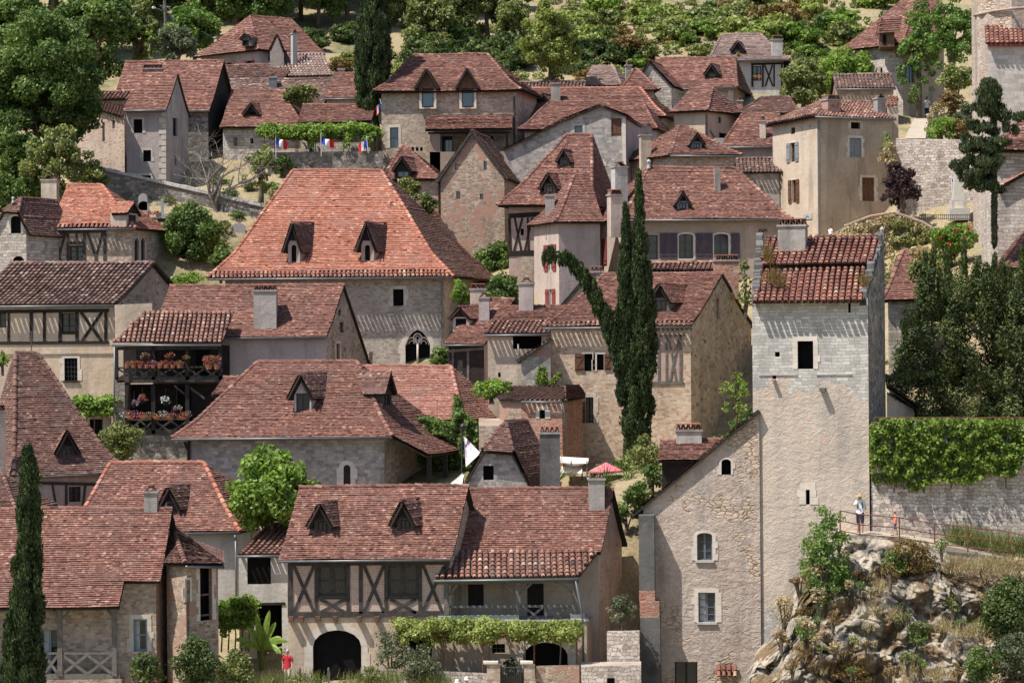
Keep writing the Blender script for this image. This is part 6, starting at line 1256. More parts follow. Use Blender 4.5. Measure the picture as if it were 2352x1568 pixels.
for j in range(ny):
    for i in range(nx):
        x = lerp(1690, 2500, i/(nx-1)); s = j/(ny-1); y0 = ctop(x); y = lerp(y0, 1640, s); Yb = lerp(117.5, 112.2, s**.8)-max(0, (2050-x))/1000*1.2*(1-s)
        if j == 0: Yb += 1.2
        p = P(x, y, Yb); q = p*.42; wp = p+noise.noise_vector(p*.7)*.5; v1 = noise.voronoi(V((wp.x*.62, wp.y*.5, wp.z*.42)))[0]; v2 = noise.voronoi(V((wp.x*1.7, wp.y*1.5, wp.z*1.25)))[0]; v3 = noise.voronoi(wp*4.2)[0]
        d = noise.fractal(q, 1., 2.1, 4)*1.2+1.5*min(.55, v1[1]-v1[0])+.62*min(.5, v2[1]-v2[0])+.2*min(.5, v3[1]-v3[0])+.16*noise.fractal(p*2.5, 1., 2., 4)+.42*((p.z*.75+.8*noise.noise(p*.45)) % 1.)
        co.append((p.x+.2*noise.noise(p*.8+V((9, 1, 3))), p.y-d*min(1, .15+s*6)+.5, p.z+.3*noise.noise(p*1.1)*min(1, s*5)))
idx = np.arange(nx*ny).reshape(ny, nx); qd = np.stack([idx[:-1, :-1], idx[1:, :-1], idx[1:, 1:], idx[:-1, 1:]], -1).reshape(-1, 4)
me = npmesh('cliff', np.array(co), qd, [M['cliff_rock']]); tag(link('cliff', me, None), kind='structure')
t = NT('path_stone', .95, .1); t.col(t.ramp(t.noise(1.5, 5, .7), [(.3, (.3, .25, .19)), (.7, (.46, .39, .31))])); t.bump(t.noise(4, 5), .5, .06)
mb = MB(); a = [P(x, y, Y) for x, y, Y in ((1915, 1227, 118), (2005, 1228, 118), (2120, 1241, 118), (2240, 1267, 118), (2360, 1294, 118), (2520, 1328, 118))]; b = [P(x, y, Y) for x, y, Y in ((1915, 1216, 120.6), (2005, 1216, 120.6), (2120, 1229, 120.6), (2240, 1250, 120.6), (2360, 1270, 120.6), (2520, 1300, 120.6))]
for i in range(5): mb.poly([a[i], a[i+1], b[i+1], b[i]]); mb.poly([a[i]-Z*4, a[i+1]-Z*4, a[i+1], a[i]])
tag(mb.build('path', 'path_stone'), kind='structure')
mb = MB(); e = [(2079, 2126, 318, 168), (2086, 2128, 300, 178), (2094, 2131, 283, 192), (2100, 2134, 270, 205), (2100, 2130, 262, 216)]
for q, r in zip(e, e[1:]): mb.poly([P(q[0], q[2], q[3]), P(q[1], q[2], q[3]), P(r[1], r[2], r[3]), P(r[0], r[2], r[3])])
for q, r in zip(e, e[1:]): mb.poly([P(q[1], q[2], q[3])-Z*3, P(r[1], r[2], r[3])-Z*3, P(r[1], r[2], r[3]), P(q[1], q[2], q[3])]); mb.poly([P(q[0], q[2], q[3])-Z*3, P(q[0], q[2], q[3]), P(r[0], r[2], r[3]), P(r[0], r[2], r[3])-Z*3])
tag(mb.build('upper_path', 'path_stone'), kind='structure')
# ---------------------------------------------------------------- free-standing walls
IVY = Block('terrace_wall', 'tall rubble terrace wall under the ivy, beside the tower foot', 'wall', [(1998, 119.9), (2500, 119), (2500, 133), (2016, 133)], [968, 968, 967, 967], 1235, 'rampart').done()
RAMP = Block('rampart_wall', 'pale rubble rampart holding up the upper footpath', 'wall', [(2062, 166), (2240, 164.5), (2240, 172), (2062, 172)], [319, 322, 321, 318], 520, 'rampart').done()
w = Block('retaining_wall', 'weed-covered curved retaining wall below the cream corner house', 'wall', [(1868, 161), (2170, 159), (2170, 166), (1868, 168)], [555, 545, 545, 555], 640, 'rampart'); f = w.faces['F']; f.out = [f.out[0], f.out[1]]+[f.sz(*q) for q in ((2170, 545), (2120, 512), (2055, 489), (2000, 500), (1940, 522), (1868, 556))]; w.done(); RET = w
mb = MB(); mb.tube([f.px(*q, .05) for q in ((2175, 545), (2120, 511), (2055, 488), (2000, 497), (1940, 520))], .09, 6); mb.build('coping', 'stone_brown', w.root)
w = Block('cemetery_wall', 'long dark stone cemetery wall with pale coping running downhill', 'wall', [(186, 180), (622, 176), (622, 177), (186, 181)], [378, 478, 477, 377], 540, 'stone_dark'); w.done(); f = w.faces['F']
mb = MB(); L = f.out[2][0]; n = 26
for i in range(n):
    a = f.pt((L*i/n, lerp(f.out[3][1], f.out[2][1], i/n)), .12); b = f.pt((L*(i+1)/n-.02, lerp(f.out[3][1], f.out[2][1], (i+1)/n)), .12); mb.box(a-Z*.02, b-a, -f.n*1.0, Z*random.uniform(.16, .26))
mb.build('coping', 'ashlar_grey', w.root)
Block('terrace_wall', 'dark shaded terrace wall under the flags and vine trellis', 'wall', [(618, 187.5), (884, 187), (884, 189), (618, 189.5)], [350, 347, 347, 350], 420, 'stone_dark').done()
Block('garden_wall', 'low dry-stone garden wall with weeds in front of the vine pergola', 'wall', [(822, 117.4), (1112, 117.2), (1112, 117.7), (822, 117.9)], [1532, 1545, 1545, 1532], 1575, 'rampart').done()
for x0, x1, lb in ((1112, 1142, 'stone gate pillar left of the iron garden gate'), (1197, 1222, 'stone gate pillar right of the iron garden gate')):
    w = Block('gate_pillar', lb, 'pillar', [(x0, 117.1), (x1, 117.1), (x1, 117.6), (x0, 117.6)], [1524]*4, 1580, 'stone_warm'); w.done(); w.part('cap', 'ashlar', [('F', x0-2, 1519, x1+2, 1524, -.6, .06)])
Block('garden_wall', 'low rough wall in front of the arched cellar door, right of the iron gate', 'wall', [(1224, 117.5), (1324, 117.4), (1324, 118), (1224, 118)], [1528, 1526, 1526, 1528], 1580, 'stone_brown').done()
w = Block('yard_wall', 'block of stacked stone beside the buttress, lower of two', 'wall', [(1328, 116.8), (1466, 116.6), (1466, 118), (1328, 118.2)], [1530, 1526, 1518, 1520], 1580, 'rampart'); w.win('F', 1394, 1556, 1412, 1575, 'dark'); w.done()
Block('yard_wall', 'block of stacked stone beside the buttress, upper of two', 'wall', [(1388, 118.3), (1463, 118.2), (1463, 120), (1392, 120)], [1450, 1448, 1446, 1448], 1540, 'rampart').done()
Block('garden_wall', 'ivy-topped end wall between tree and white house at the right', 'wall', [(1955, 214), (2060, 212), (2060, 213), (1955, 215)], [256, 262, 262, 256], 300, 'stone_white').done()
# ---------------------------------------------------------------- metalwork
def railing(label, pts, h, Y, mat='rust', rails=(1., .55, .12), name='railing', r=.025):
    o = P(pts[0][0], pts[0][1], Y); root = thing(name, label, 'railing', o); T = []
    for x, y in pts: b = P(x, y, Y); mb = MB(); mb.tube([b-Z*.1, b+Z*h], r*1.3, 5); T.append(b); mb.build('post', mat, root)
    for k in rails: mb = MB(); mb.tube([b+Z*h*k for b in T], r, 5); mb.build('rail', mat, root)
    return root
railing('rusty handrail along the cliff-top path', [(1930, 1224), (1975, 1233), (2066, 1240), (2147, 1254), (2223, 1262), (2317, 1272), (2420, 1300)], 1.02, 117.75)
railing('thin rusty rail on top of the ivy-covered wall', [(2008, 970), (2150, 970), (2285, 970), (2420, 970)], .22, 119.7, rails=(1.,))
railing('wooden fence beside the upper footpath', [(2068, 268), (2080, 262), (2092, 256), (2106, 252)], 1., 208, 'timber_grey', r=.04)
def grille(label, x0, x1, y0, y1, Y, n, name='gate', cat='gate'):
    f = pxface(x0, Y, x1, Y); root = thing(name, label, cat, f.px((x0+x1)/2, y1)); mb = MB()
    for i in range(n+1): x = lerp(x0, x1, i/n); mb.tube([f.px(x, y1), f.px(x, y0)], .018, 5)
    mb.build('bars', 'iron', root); mb = MB()
    for y in (y0+2, y1-3): mb.tube([f.px(x0, y), f.px(x1, y)], .022, 5)
    mb.build('frame', 'iron', root)
grille('black iron garden gate between two stone pillars', 1143, 1196, 1530, 1575, 117.3, 12)
grille('low black iron fence in front of the war memorial', 2112, 2236, 492, 505, 161, 26, 'iron_fence', 'fence')
# war memorial
b = P(2201, 506, 162); root = thing('memorial', 'pale stone obelisk on a plinth below the rampart', 'monument', b); mb = MB(); mb.cbox(b+Z*.35, V((.62, 0, 0)), V((0, .62, 0)), Z*.35); mb.cbox(b+Z*.95, V((.48, 0, 0)), V((0, .48, 0)), Z*.3); mb.build('plinth', 'obelisk', root); mb = MB(); k = len(mb.v)
for w_, z_ in ((.36, 1.25), (.2, 3.), (.01, 3.3)): mb.v += [b+V((sx*w_, sy*w_, z_)) for sx, sy in ((-1, -1), (1, -1), (1, 1), (-1, 1))]
for i in range(2):
    for j in range(4): mb.f.append((k+i*4+j, k+i*4+(j+1) % 4, k+i*4+4+(j+1) % 4, k+i*4+4+j)); mb.m.append(0); mb.r.append(.5); mb.uv.append(None)
mb.build('shaft', 'obelisk', root); mb = MB(); mb.box(b+V((-.3, -.5, .72)), V((.6, 0, 0)), V((0, .03, 0)), Z*.42); mb.build('tablet', 'ashlar_white', root)
# pergola
def pergola(label, f, xs, y0, y1, dep, mat='rust'):
    root = thing('pergola', label, 'pergola', f.px(sum(xs)/len(xs), y1)); 
    for x in xs: mb = MB(); mb.tube([f.px(x, y1), f.px(x, y0)], .035, 6); mb.build('post', mat, root)
    mb = MB(); A, B = f.px(xs[0], y0), f.px(xs[-1], y0); mb.tube([A, B], .035, 5); mb.tube([A-f.n*dep, B-f.n*dep], .035, 5)
    for i in range(7): q = lerp(A, B, i/6); mb.tube([q, q-f.n*dep], .03, 5)
    mb.build('frame', mat, root)
f = pxface(915, 117.7, 1330, 117.6); pergola('rusty iron vine pergola in front of the porch house', f, (929, 1019, 1109, 1227, 1325), 1458, 1560, 1.9)
def vinemass(label, x0, x1, y0, y1, Y, dep, mat, n, leaf=.17, hang=(), name='vine', r=.3, dens=16):
    cl = []
    for i in range(n):
        x = random.uniform(x0, x1); c = P(x, random.uniform(y0+8, y1-6), Y+random.uniform(0, dep)); cl.append(((c.x, c.y, c.z+.12*noise.noise(c)), r*random.uniform(.8, 1.4), r*random.uniform(.55, .9), random.random()))
    for x, a, b in hang:
        for k in range(max(1, int((b-a)/12))): c = P(x+random.uniform(-6, 6), a+12*k, Y+random.uniform(-.1, .2)); cl.append((tuple(c), r*.55, r*.6, random.random()))
    cs, rr, ow = clumpy(cl, dens, leaf, up=.5); v, q = leafquads(cs, leaf, ow, .5, .8); o = P((x0+x1)/2, y1, Y); root = thing(name, label, 'vine', o); addmesh('foliage', v, q, [mat], rr, o, root)
    mb = MB()
    for k in range(5): x = lerp(x0, x1, (k+.5)/5); a = P(x, y1, Y+dep*.3); mb.tube([a-Z*1.2, a-Z*.4+V((.05, 0, 0)), a+Z*.3, a+V((.7, .1, .35))], [.04, .035, .03, .015], 5)
    mb.build('stem', 'bark', root); return root
vinemass('bright grapevine spread over the rusty pergola', 918, 1326, 1422, 1470, 117.4, 2.1, 'lf_lime', 130, .15, [(925, 1460, 1490), (985, 1465, 1500), (1310, 1460, 1490), (950, 1440, 1480)], r=.38)
f = pxface(600, 187.2, 872, 187); pergola('thin posts of the vine trellis above the flags', f, (608, 680, 725, 790, 866), 312, 350, 2.5, 'iron')
vinemass('dense green vine roof over the flag terrace', 604, 868, 284, 318, 186.9, 2.4, 'lf_bright', 100, .24, [(715, 318, 345), (800, 318, 345), (850, 318, 350), (838, 320, 350)], r=.5, dens=9)
# ---------------------------------------------------------------- small things
def flag(label, x0, y0, x1, y1, px, pyb, Y, flip=1, stripes=('flag_blue', 'flag_white', 'flag_red')):
    """cloth from top-left to bottom-right corner, pole from (px,pyb) to its head"""
    a = P(x0, y0, Y); b = P(x1, y1, Y); root = thing('flag', label, 'flag', P(px, pyb, Y)); d = V((b.x-a.x, 0, 0)); n = 12; m = 5; h = abs(b.z-a.z); dr = (b.x-a.x)
    mb = MB(); hh = h*.62
    def q(i, j): s = i/n; return V((a.x+dr*s, a.y+.16*math.sin(s*7+j*.5)*(.3+s), a.z-h*.38*s**1.2-hh*j/m-.05*math.sin(s*5+j)))
    for i in range(n):
        for j in range(m): mb.poly([q(i, j+1), q(i+1, j+1), q(i+1, j), q(i, j)], min(2, i*3//n))
    mb.build('cloth', list(stripes), root, True); mb = MB(); mb.tube([P(px, pyb, Y), a+Z*.25], .025, 6); mb.build('pole', 'frame_white', root)
flag('tricolour flag on the terrace, leftmost of the three in front of the trellis', 633, 315, 659, 345, 634, 360, 186.4)
flag('tricolour flag on the terrace, middle one of the three in front of the trellis', 737, 315, 767, 341, 738, 360, 186.4)
flag('tricolour flag drooping at the right end of the trellis terrace', 842, 320, 824, 352, 846, 352, 186.4)
flag('tricolour flag hung at the left corner of the stone mansion', 873, 235, 864, 267, 876, 240, 188.6)
flag('small faded tricolour flag above the war memorial', 2186, 408, 2195, 424, 2186, 440, 163.5)
mb = MB()       # parasol
b = P(1392, 1120, 133.5); root = thing('parasol', 'open pink parasol on the restaurant terrace', 'parasol', b); t_ = P(1392, 1061, 133.5); R = 38/F*133.5
for i in range(8):
    a0, a1 = 2*math.pi*i/8, 2*math.pi*(i+1)/8; e0, e1 = V((math.cos(a0)*R, math.sin(a0)*R, -.42)), V((math.cos(a1)*R, math.sin(a1)*R, -.42)); mb.poly([t_, t_+e0, t_+e1], 0); mb.poly([t_+e0, t_+e0-Z*.06, t_+e1-Z*.06, t_+e1], 0)
mb.build('canopy', 'canvas_pink', root); mb = MB(); mb.tube([b, t_], .025, 6); [mb.tube([t_-Z*.1, t_+V((math.cos(i*math.pi/4)*R*.97, math.sin(i*math.pi/4)*R*.97, -.44))], .012, 4) for i in range(8)]; mb.build('pole', 'timber_brown', root)
def canopy(label, c4, Y, mat, name, post=()):
    p = [P(x, y, YY) for x, y, YY in c4]; o = sum(p, V((0, 0, 0)))/4; root = thing(name, label, 'canopy', V((o.x, o.y, min(q.z for q in p)-1))); mb = MB(); n = 6
    def q(i, j):
        s, t2 = i/n, j/n; r = lerp(lerp(p[0], p[1], s), lerp(p[3], p[2], s), t2); return r-Z*.35*math.sin(s*math.pi)*math.sin(t2*math.pi)
    for i in range(n):
        for j in range(n): mb.poly([q(i, j), q(i+1, j), q(i+1, j+1), q(i, j+1)])
    mb.build('cloth', mat, root, True); mb = MB()
    for (x, y0, y1, YY) in post: mb.tube([P(x, y1, YY), P(x, y0, YY)], .04, 6)
    mb.build('post', 'timber_grey', root)
canopy('pale triangular shade sail beside the ivy', [(1065, 1001, 136), (1068, 1003, 136), (1104, 1040, 134.8), (1070, 1072, 134.8)], 136, 'sail', 'shade_sail', [(1061, 990, 1080, 136.1)])
canopy('small cream shade sail left of the grey clipped gable', [(1029, 1116, 132.5), (1062, 1086, 133), (1066, 1088, 133), (1060, 1116, 132)], 132, 'canvas', 'shade_sail', [(1064, 1086, 1120, 133)])
canopy('white canvas awning over the restaurant tables', [(1287, 1085, 132.5), (1337, 1086, 132.5), (1337, 1072, 135), (1290, 1070, 135)], 133, 'canvas', 'awning', [(1337, 1072, 1115, 135)])
canopy('orange-edged timber canopy behind the dark chimney', [(1286, 1062, 134), (1350, 1064, 134), (1352, 1052, 137), (1286, 1048, 137)], 135, 'canvas', 'awning', [(1348, 1058, 1110, 134.1), (1312, 1058, 1110, 134.1)])
for x, lb in ((689, 'grey metal bollard nearest the man in red'), (755, 'grey metal bollard in front of the arched cart door')):
    b = P(x, 1572, 118.6); mb = MB(); mb.lathe(b, [(.05, 0), (.05, .62), (.055, .66), (.05, .74), (.02, .8)], 10); mb.solo('bollard', 'zinc', lb, 'bollard', 'bollards by the cart door', smooth=True)
# utility pole
b = P(384, 140, 214); root = thing('utility_pole', 'utility pole with lamp arm among the upper left trees', 'pole', b); mb = MB(); tp = P(378, 2, 214); mb.tube([b, tp], .13, 7); mb.build('pole', 'timber_grey', root); mb = MB(); mb.tube([P(378, 26, 213.8), P(366, 22, 213.5), P(355, 19, 213.3)], .045, 5); mb.build('arm', 'zinc', root); mb = MB(); mb.tube([P(357, 19, 213.3), P(351, 18, 213.2), P(349, 19, 213.2)], [.06, .12, .04], 6); mb.build('lamp', 'frame_white', root); mb = MB(); mb.tube([P(368, 14, 214), P(392, 17, 214)], .06, 5); mb.build('crossbar', 'timber_grey', root)
b = P(1061, 1085, 135.6); root = thing('street_lamp', 'slim street lamp standing against the ivy curtain', 'lamp', b); mb = MB(); mb.tube([b, P(1061, 985, 135.6)], .05, 6); mb.build('post', 'iron', root); mb = MB(); q = P(1063, 982, 135.5); mb.lathe(q, [(.03, -.3), (.12, -.05), (.16, .1), (.03, .22)], 8); mb.build('lantern', 'iron', root)
for lb, x, y0, y1, Y in (('thin rusty aerial mast rising above the steep dark roof', 72, 762, 830, 135.5), ('thin aerial mast at the right end of the long purple-shuttered house', 1786, 470, 512, 168.5)):
    b = P(x, y1, Y); t_ = P(x, y0, Y); root = thing('aerial', lb, 'aerial', b); mb = MB(); mb.tube([b, t_], .025, 5); mb.build('mast', 'rust', root); mb = MB()
    for k in range(5): q = t_-Z*.12*k; mb.tube([q-V((.28, .05, 0)), q+V((.28, .05, 0))], .012, 4)
    mb.build('dipoles', 'zinc', root)
for lb, pts in (('overhead cable sagging from the utility pole to the topmost house', ((378, 12, 214), (440, 60, 212), (500, 92, 208))), ('overhead cable sagging from the utility pole down to the black timbered gable', ((378, 14, 214), (430, 110, 204), (494, 160, 194)))):
    mb = MB(); mb.tube([P(*q) for q in pts], .018, 4); mb.solo('cable', 'iron', lb, 'cable')
# cemetery
def cross(label, x, y0, y1, Y):
    b = P(x, y1, Y); t_ = P(x, y0, Y); h = t_.z-b.z; mb = MB(); mb.cbox(b+Z*h*.5, V((.09, 0, 0)), V((0, .07, 0)), Z*h*.5); mb.cbox(b+Z*h*.7, V((.42, 0, 0)), V((0, .072, 0)), Z*.085); mb.cbox(b+Z*.1, V((.4, 0, 0)), V((0, .3, 0)), Z*.16); mb.solo('grave_cross', 'grave', label, 'cross')
cross('grey stone cross in front of the cemetery wall', 373, 456, 500, 174.5)
for x, y0, y1, w_, lb in ((330, 462, 498, .35, 'weathered headstone left of the stone cross'), (548, 512, 540, .45, 'headstone near the big orange roof'), (328, 444, 466, .3, 'small urn-topped grave marker against the cemetery wall')):
    b = P(x, y1, 174.3); h = P(x, y0, 174.3).z-b.z; mb = MB(); f = Face(b, V((1, 0, 0)), V((0, -1, 0))); pl = opening(-w_, b.z-.5, w_, b.z+h, .3); emit(mb, f, pl); emit(mb, Face(b+V((0, .18, 0)), V((1, 0, 0)), V((0, 1, 0))), pl)
    for q, r in zip(pl, pl[1:]+pl[:1]): mb.poly([f.pt(q), f.pt(r), f.pt(r, -.18), f.pt(q, -.18)])
    mb.solo('headstone', 'grave', lb, 'headstone')
# flowers
def flowers(label, items, Y, pot=None, name='flower_box', cat='flowers', dens=170, leaf=.075, green=.55, hang=None):
    cs = []; mi = []; rr = []; mats = ['lf_mid', 'fl_red', 'fl_white', 'fl_purple', 'fl_orange']
    for (x, y, r, kind) in items:
        c = P(x, y, Y); R = r/F*Y; n = max(25, int(dens*R*R*14)); d = unit(n)*(RNG.uniform(.2, 1., n)**.5)[:, None]*np.array([R, R*.7, R*.8])+np.array(c); cs.append(d); k = np.where(RNG.uniform(size=n) < green, 0, kind); mi.append(k); rr.append(RNG.uniform(size=n))
    cs = np.concatenate(cs); mi = np.concatenate(mi); v, q = leafquads(cs, leaf, None, .3, .8); xa = [i[0] for i in items]; o = P(sum(xa)/len(xa), max(i[1]+i[2]*.6 for i in items), Y); root = thing(name, label, cat, o); addmesh('flowers', v, q, mats, np.concatenate(rr), o, root, mi)
    mb = MB()
    if pot:
        for (x, y, w_, h_) in pot: b = P(x, y+h_, Y); W = w_/2/F*Y; H = h_/F*Y; mb.lathe(b, [(W*.7, 0), (W, H*.85), (W*1.1, H*.86), (W*1.1, H), (W*.2, H*.97)], 10)
        mb.build('pot', 'terracotta', root)
    if hang:
        for x, y0, y1 in hang: mb.tube([P(x, y1, Y), P(x, y0, Y)], .012, 4)
        mb.build('hanger', 'iron', root)
Yb = 147.15
random.seed(5)
flowers('long box of red, pink and white geraniums on the lower balcony rail', [(x, 952+random.uniform(-3, 3), random.uniform(9, 13), random.choice((1, 1, 1, 3, 2))) for x in range(286, 434, 8)], Yb, dens=90, pot=[(x, 956, 18, 7) for x in range(300, 430, 30)])
for x in range(292, 424, 15): flowers('pot of red and magenta geraniums in the row along the upper balcony rail', [(x+random.uniform(-3, 3), 834+random.uniform(-4, 3), random.uniform(7, 10), random.choice((1, 1, 3, 1))), (x+4, 835, 8, 1)], Yb, pot=[(x, 838, 11, 7)], name='flower_pot')
for o in COL.objects:
    if o.name.startswith('flower_pot') and o.type == 'EMPTY': o['group'] = 'potted geraniums along the upper balcony rail'
flowers('tall crimson geranium at the right end of the upper balcony', [(478, 834, 13, 1), (490, 831, 13, 1), (484, 824, 12, 1), (497, 825, 12, 1), (475, 824, 11, 1), (500, 834, 11, 3)], Yb, dens=190, pot=[(480, 838, 16, 10), (498, 838, 14, 10)])
flowers('hanging basket of white petunias over the lower balcony', [(380, 918, 12, 2), (386, 922, 8, 2), (374, 914, 7, 2)], Yb, name='hanging_basket', green=.25, dens=110, pot=[(380, 922, 14, 9)], hang=[(380, 892, 918)])
flowers('hanging basket of crimson flowers over the lower balcony', [(326, 911, 10, 1), (334, 918, 7, 1), (322, 916, 6, 3)], Yb, name='hanging_basket', pot=[(327, 918, 12, 8)], hang=[(327, 890, 911)])
flowers('yellow pot of lilac and white flowers hanging at the lower balcony', [(308, 924, 8, 3), (314, 928, 6, 2), (318, 922, 5, 3)], Yb, name='hanging_basket', pot=[(308, 926, 10, 10)], hang=[(308, 898, 924)])
flowers('pot of lilac blooms hanging at the right of the lower balcony', [(405, 937, 9, 3), (413, 935, 7, 2), (400, 940, 5, 2)], Yb, name='hanging_basket', pot=[(406, 941, 12, 8)], hang=[(406, 892, 937)])
flowers('hanging basket of pink flowers at the left of the upper balcony', [(334, 816, 11, 1), (328, 820, 7, 3)], Yb, name='hanging_basket', pot=[(333, 819, 12, 8)], hang=[(333, 798, 816)], green=.6)
flowers('hanging basket of red flowers in the middle of the upper balcony', [(393, 815, 10, 1), (384, 818, 7, 1)], Yb, name='hanging_basket', pot=[(391, 818, 12, 8)], hang=[(391, 798, 815)])
flowers('sparse trailing hanging basket right of centre on the upper balcony', [(428, 822, 10, 1)], Yb, name='hanging_basket', pot=[(428, 824, 12, 7)], hang=[(428, 798, 822)], green=.85)
flowers('bouquets of pink and orange cemetery flowers', [(343, 489, 6, 1), (350, 490, 5, 3), (357, 488, 6, 4), (365, 489, 5, 1)], 174.2, name='grave_flowers', green=.2, leaf=.14, dens=70)
flowers('orange flowers in the dormer box of the highest house', [(1696, 124, 5, 4)], 213, green=.4, leaf=.14); flowers('orange flower pots at the half-timbered window of the highest house', [(1735, 176, 5, 4), (1744, 177, 5, 4)], 212, green=.4, leaf=.14)
for i, (x, y, w_, lb) in enumerate(((1280, 1115, 12, 'potted palm-like plant on the restaurant terrace, nearest the dark chimney'), (1390, 1120, 13, 'spiky potted plant below the pink parasol'), (1446, 1122, 16, 'terracotta pot of grasses right of the pink parasol'))):
    c = P(x, y, 132.4); root = thing('potted_plant', lb, 'potted plant', c); mb = MB(); mb.lathe(c, [(.16, -.3), (.24, .18), (.26, .2), (.05, .2)], 10); mb.build('pot', 'terracotta', root); n = 90; d = unit(n); d[:, 2] = abs(d[:, 2])+.5; b = np.tile(np.array(c)+np.array([0, 0, .2]), (n, 1)); e = b+d*RNG.uniform(.4, .9, n)[:, None]; s = np.cross(d, unit(n)); s /= np.linalg.norm(s, axis=1)[:, None]; addmesh('leaves', np.stack([b-s*.012, b+s*.012, e+s*.02, e-s*.005], 1).reshape(-1, 3), np.arange(4*n).reshape(n, 4), ['lf_mid'], RNG.uniform(size=n), c, root)
# banana plant
b = P(600, 1500, 122.6); root = thing('banana_plant', 'banana plant with broad arching leaves by the dark passage', 'plant', b-Z*1.2); mb = MB(); mb.tube([b-Z*1.2, b, b+Z*.3], [.12, .1, .06], 7); mb.build('stem', 'lf_lime', root)
for (x, y, dp) in ((540, 1468, -.2), (552, 1484, -.5), (566, 1438, .3), (590, 1408, 0), (618, 1402, .2), (648, 1462, -.4), (660, 1474, .2), (560, 1496, .4), (648, 1496, -.7), (604, 1432, -.6), (632, 1430, .3), (578, 1474, -.9)):
    e = P(x, y, 122.6)+V((0, dp, 0)); up_ = (1500-y)/95; mid = lerp(b, e, .5)+Z*(.75-.55*up_); mb = MB(); n = 14; pr = None
    for i in range(n+1):
        s = i/n; p = b*(1-s)**2+mid*2*s*(1-s)+e*s*s; d = (mid-b)*(1-s)+(e-mid)*s; sd = d.cross(V((.25*dp, -1, .55))).normalized(); w_ = .018+(.125*math.sin(math.pi*min(1, (s-.18)/.82))**.55 if s > .2 else 0); w1 = w_*random.uniform(.8, 1.1)
        q = (p-sd*w1-Z*w1*.3, p, p+sd*w_-Z*w_*.3)
        if pr: mb.poly([pr[0], pr[1], q[1], q[0]], 0, .6+.35*random.random()); mb.poly([pr[1], pr[2], q[2], q[1]], 0, .35+.35*random.random())
        pr = q
    mb.build('leaf', 'lf_bright', root)
# ---------------------------------------------------------------- people
person('person in a wide straw hat, white shirt and dark shorts standing on the cliff path', 1976, 1222, 88, 118.3, face=190, top=('shirt_white', .9), legs=('cloth_navy', .45), hat=('straw_hat', .25), arms=((.02, .02, 0), (.16, .12, .7)), sleeve=1, bag='cloth_navy', stride=.05)
person('child in an orange top and denim shorts walking on the cliff path', 2056, 1229, 54, 118.6, face=255, top=('shirt_coral', .9), legs=('cloth_blue', .48), hair='hair_brown', sleeve=0, stride=.24, arms=((.1, .2, .25), (-.12, -.05, 0)))
person('grey-haired man in red polo shirt walking by the arched door', 661, 1578, 87, 118.8, face=200, top=('shirt_red', .9), legs=('cloth_beige', .05), hair='hair_grey', sleeve=.3, stride=.12)
person('man in white shirt and dark trousers walking up the upper path', 2129, 273, 50, 205, face=20, top=('shirt_white', .9), legs=('cloth_navy', .05), stride=.14)
person('man with straw hat and backpack straps standing on the upper path', 2102, 254, 52, 213, face=5, top=('cloth_dark', .9), legs=('cloth_dark', .3), hat=('straw_hat', .22), bag='cloth_navy')
person('woman in a red top beside the man with the straw hat', 2091, 256, 48, 212, face=30, top=('shirt_red', .9), legs=('cloth_dark', .4), sleeve=0)
person('dark-haired woman in a pale top at the foot of the cream corner house', 1908, 570, 51, 163, face=235, top=('shirt_white', .9), legs=('cloth_blue', .4), sleeve=0, hair='hair_brown')
person('person in a white cap at the bottom edge, right one of a pair', 1072, 1641, 86, 116, face=170, top=('shirt_white', .9), legs=('cloth_beige', .4), hat=('shirt_white', .13))
person('person in a white cap at the bottom edge, left one of a pair', 1050, 1645, 84, 116.2, face=150, top=('cloth_blue', .9), legs=('cloth_navy', .4), hat=('shirt_white', .12))
# ================================================================ plants
# cypresses and conifers
cypress('tall dark cypress at the bottom left corner', 55, 1026, 1590, [[(1026, 3, 64), (1060, 21, 66), (1130, 30, 68), (1250, 36, 66), (1330, 42, 62), (1420, 49, 58), (1520, 55, 52), (1600, 57, 50)]], 110, .15, 30)
cypress('forked cypress with twin spires and one bent drooping limb', 1455, 408, 1065, [[(408, 2, 1468), (430, 11, 1467), (500, 16, 1470), (600, 28, 1472), (720, 36, 1474), (850, 40, 1472), (950, 42, 1464), (1020, 36, 1458), (1060, 21, 1452)], [(482, 2, 1436), (500, 10, 1438), (600, 18, 1436), (720, 28, 1438), (850, 32, 1445), (950, 34, 1448)], [(592, 4, 1248), (584, 6, 1266), (590, 11, 1290), (606, 13, 1316), (640, 16, 1344), (680, 20, 1370), (730, 22, 1396), (790, 22, 1416), (840, 22, 1428)], [(545, 4, 1455), (620, 15, 1455), (740, 24, 1457), (880, 30, 1458), (1000, 28, 1457), (1055, 16, 1455)]], 139, .16, 26)
cypress('tall dark cypress left of the stone mansion', 860, -40, 290, [[(-60, 23, 858), (0, 36, 858), (60, 45, 860), (130, 47, 858), (190, 42, 852), (240, 32, 848), (285, 21, 846)]], 192, .24, 14)
random.seed(21); ex_ = []
def ytop(x): return 588+abs(x-2230)*.16+(max(0, 2130-x)**1.35)*.6
yw = [[(ytop(x)-random.uniform(-30, 42), 3, x+random.uniform(-6, 20)), (ytop(x)+50, 12, x+4), (ytop(x)+130, 15, x)] for x in [2085+i*24+random.uniform(-9, 9) for i in range(16)]]
for _ in range(300):
    x = random.uniform(2056, 2445); y = lerp(ytop(x)+12, 952, random.random()**.9)
    if x < 2095 and y > 890: continue
    q = P(x, y, 128.3+random.uniform(-1.9, 1.2)); r_ = random.uniform(.3, .62)*(.75 if y < ytop(x)+60 else 1); ex_.append(((q.x+.1*r_, q.y, q.z), r_, r_*random.uniform(1.1, 1.9), random.random()**1.4))
mass = ex_; ex_ = []
